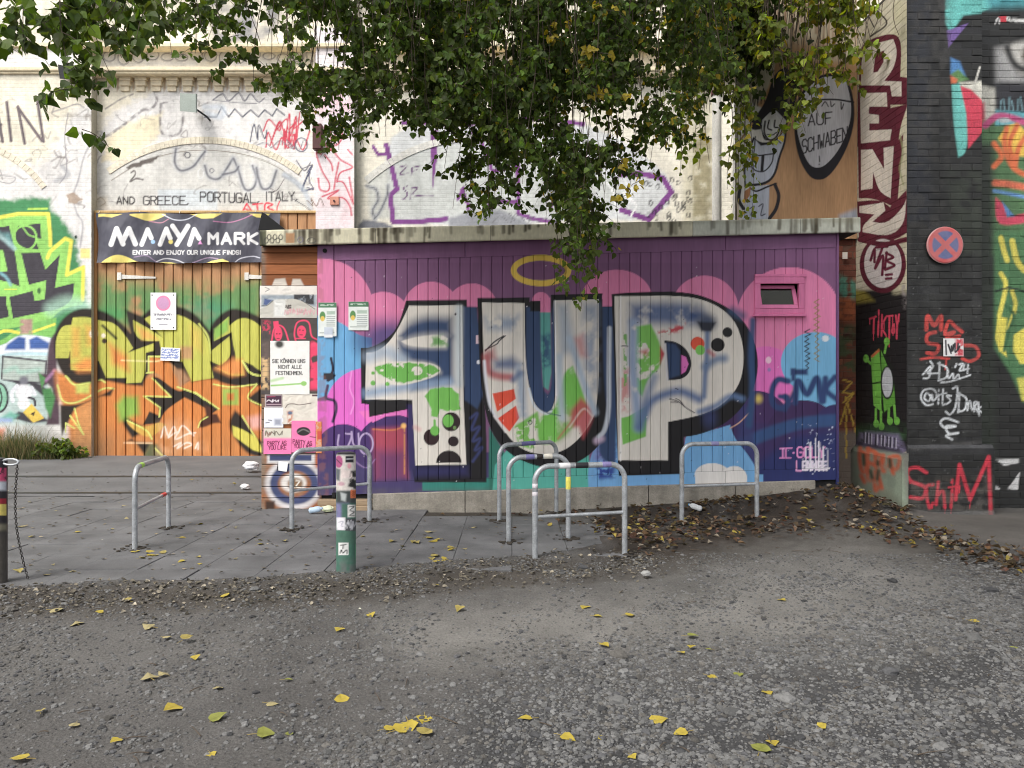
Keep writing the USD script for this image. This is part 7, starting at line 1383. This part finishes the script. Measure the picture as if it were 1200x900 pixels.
for px, py in [(25, 619), (38, 631), (26, 598), (65, 600), (92, 625), (131, 622), (214, 632), (235, 616), (270, 600), (275, 620), (305, 635), (276, 657), (212, 660), (62, 664), (22, 672), (85, 672), (54, 676), (233, 655), (234, 663), (145, 594), (148, 609), (333, 636), (306, 640), (425, 631), (459, 637), (502, 625), (545, 645), (556, 620), (36, 590), (275, 568), (224, 563), (297, 587)]:
    kd = int(rs.choice([1, 2, 0])); fallen(px, py, float(np.clip(rs.normal(.055, .014), .03, .08)), kd, ('bright yellow leaf fallen on the grey paving', 'strongly curled dull yellow leaf on the grey paving', 'pale straw coloured leaf on the grey paving')[kd], ('bright yellow', 'curled yellow', 'straw coloured')[kd] + ' leaves on the paving', rs)
for name_, cx, cy, k_ in (('small heap of yellow leaves on the paving near the bicycle stand cluster', 496, 637, 7), ('small heap of yellow leaves on the soil edge below the paving', 517, 655, 7), ('cluster of yellow leaves on the gravel at the bottom centre', 492, 853, 6), ('crumpled yellow leaves at the foot of the leftmost bicycle stand', 174, 648, 6)):
    for j in range(k_): fallen(cx + rs.normal(0, 14), cy + rs.normal(0, 4), float(rs.uniform(.055, .085)), int(rs.choice([0, 0, 1])), name_.replace('small heap of', 'leaf in the small heap of').replace('cluster of', 'leaf in the cluster of').replace('crumpled yellow leaves', 'leaf among the crumpled yellow leaves'), name_, rs)
# rubbish
def crumple(name, label, catg, px, py, size, col, mt, sd):
    X, Y = gp(px, py); g = float(gz(X, Y)) + .012; r = np.random.default_rng(sd); Y = (CAMH - g) * F / (py - 450); X = wx(px, Y)
    ic = trimesh.creation.icosphere(3); v = ic.vertices * (1 + .55 * (meshkit.fbm(ic.vertices * 2.3, 4, sd)[:, None] - .5)); v *= size * np.array([1.25, .9, .7]); v[:, 2] -= v[:, 2].min(); t = thing(name, label, catg, (X, Y, g))
    put(t, 'body', (v + np.array([X, Y, g]), ic.faces), mt, col=np.tile(C(*col), (len(v), 1)))
    flap = grid(np.linspace(-.6, .8, 8), np.linspace(-.5, .5, 6), lambda u, v_: np.stack([X + size * u * 1.4, Y + size * v_ - size * .3, g + size * (.12 + .3 * N2(u, v_, .5, sd))], 1)); put(t, 'flap', flap, mt, col=np.tile(C(*col), (len(flap[0]), 1)))
crumple('crumpled_paper', 'crumpled white paper on the asphalt near the gate and the rails', 'litter', 294, 551, .10, (206, 208, 212), 'paper', 3)
crumple('crumpled_paper', 'small crumpled white paper beside the shed corner on the near rail', 'litter', 287, 573, .05, (226, 226, 226), 'paper', 5)
crumple('crumpled_paper', 'greenish white crumpled paper beside the timber step', 'litter', 384, 600, .055, (206, 212, 178), 'paper', 8)
crumple('red_wrapper', 'crumpled red and white wrapper on the leaf heap at the shed corner', 'litter', 975, 568, .06, (196, 60, 54), 'paper', 9)
crumple('flat_stone', 'flat pale stone at the edge of the litter', 'stone', 757, 675, .03, (150, 150, 148), 'paper', 12)
def bottle(name, label, px, py, ang, L_, rad, col, capc):
    X, Y = gp(px, py, .03); g = float(gz(X, Y)); t = thing(name, label, 'bottle', (X, Y, g)); d = np.array([math.cos(ang), math.sin(ang), .18]); s = np.array([0, .05, .12, .3, .5, .7, .8, .9, .93]); rr_ = np.array([.4, .9, 1, .92, 1, .96, .7, .35, .33]) * rad
    m = tube([np.array([X, Y, g + rad + .01]) + d * L_ * q for q in s], rr_, 16); put(t, 'body', m, 'plastic_white' if col is None else 'paper', smooth=50) if col is None else put(t, 'body', m, 'paper', smooth=True, col=np.tile(C(*col), (len(m[0]), 1)))
    m = tube([np.array([X, Y, g + rad + .01]) + d * L_ * q for q in (.93, 1.0)], rad * .38, 12); put(t, 'cap', m, 'post_paint', col=np.tile(C(*capc), (len(m[0]), 1)))
bottle('plastic_bottle', 'crushed clear plastic bottle lying in leaf litter under the right stand', 822, 604, 2.3, .17, .032, None, (90, 150, 200))
bottle('tin_can', 'pale blue can lying on the paving at the shed corner', 362, 600, .05, .16, .034, (176, 200, 222), (150, 170, 190))
print('leaves', nl, 'stones', len(sx), 'litter', len(lx))
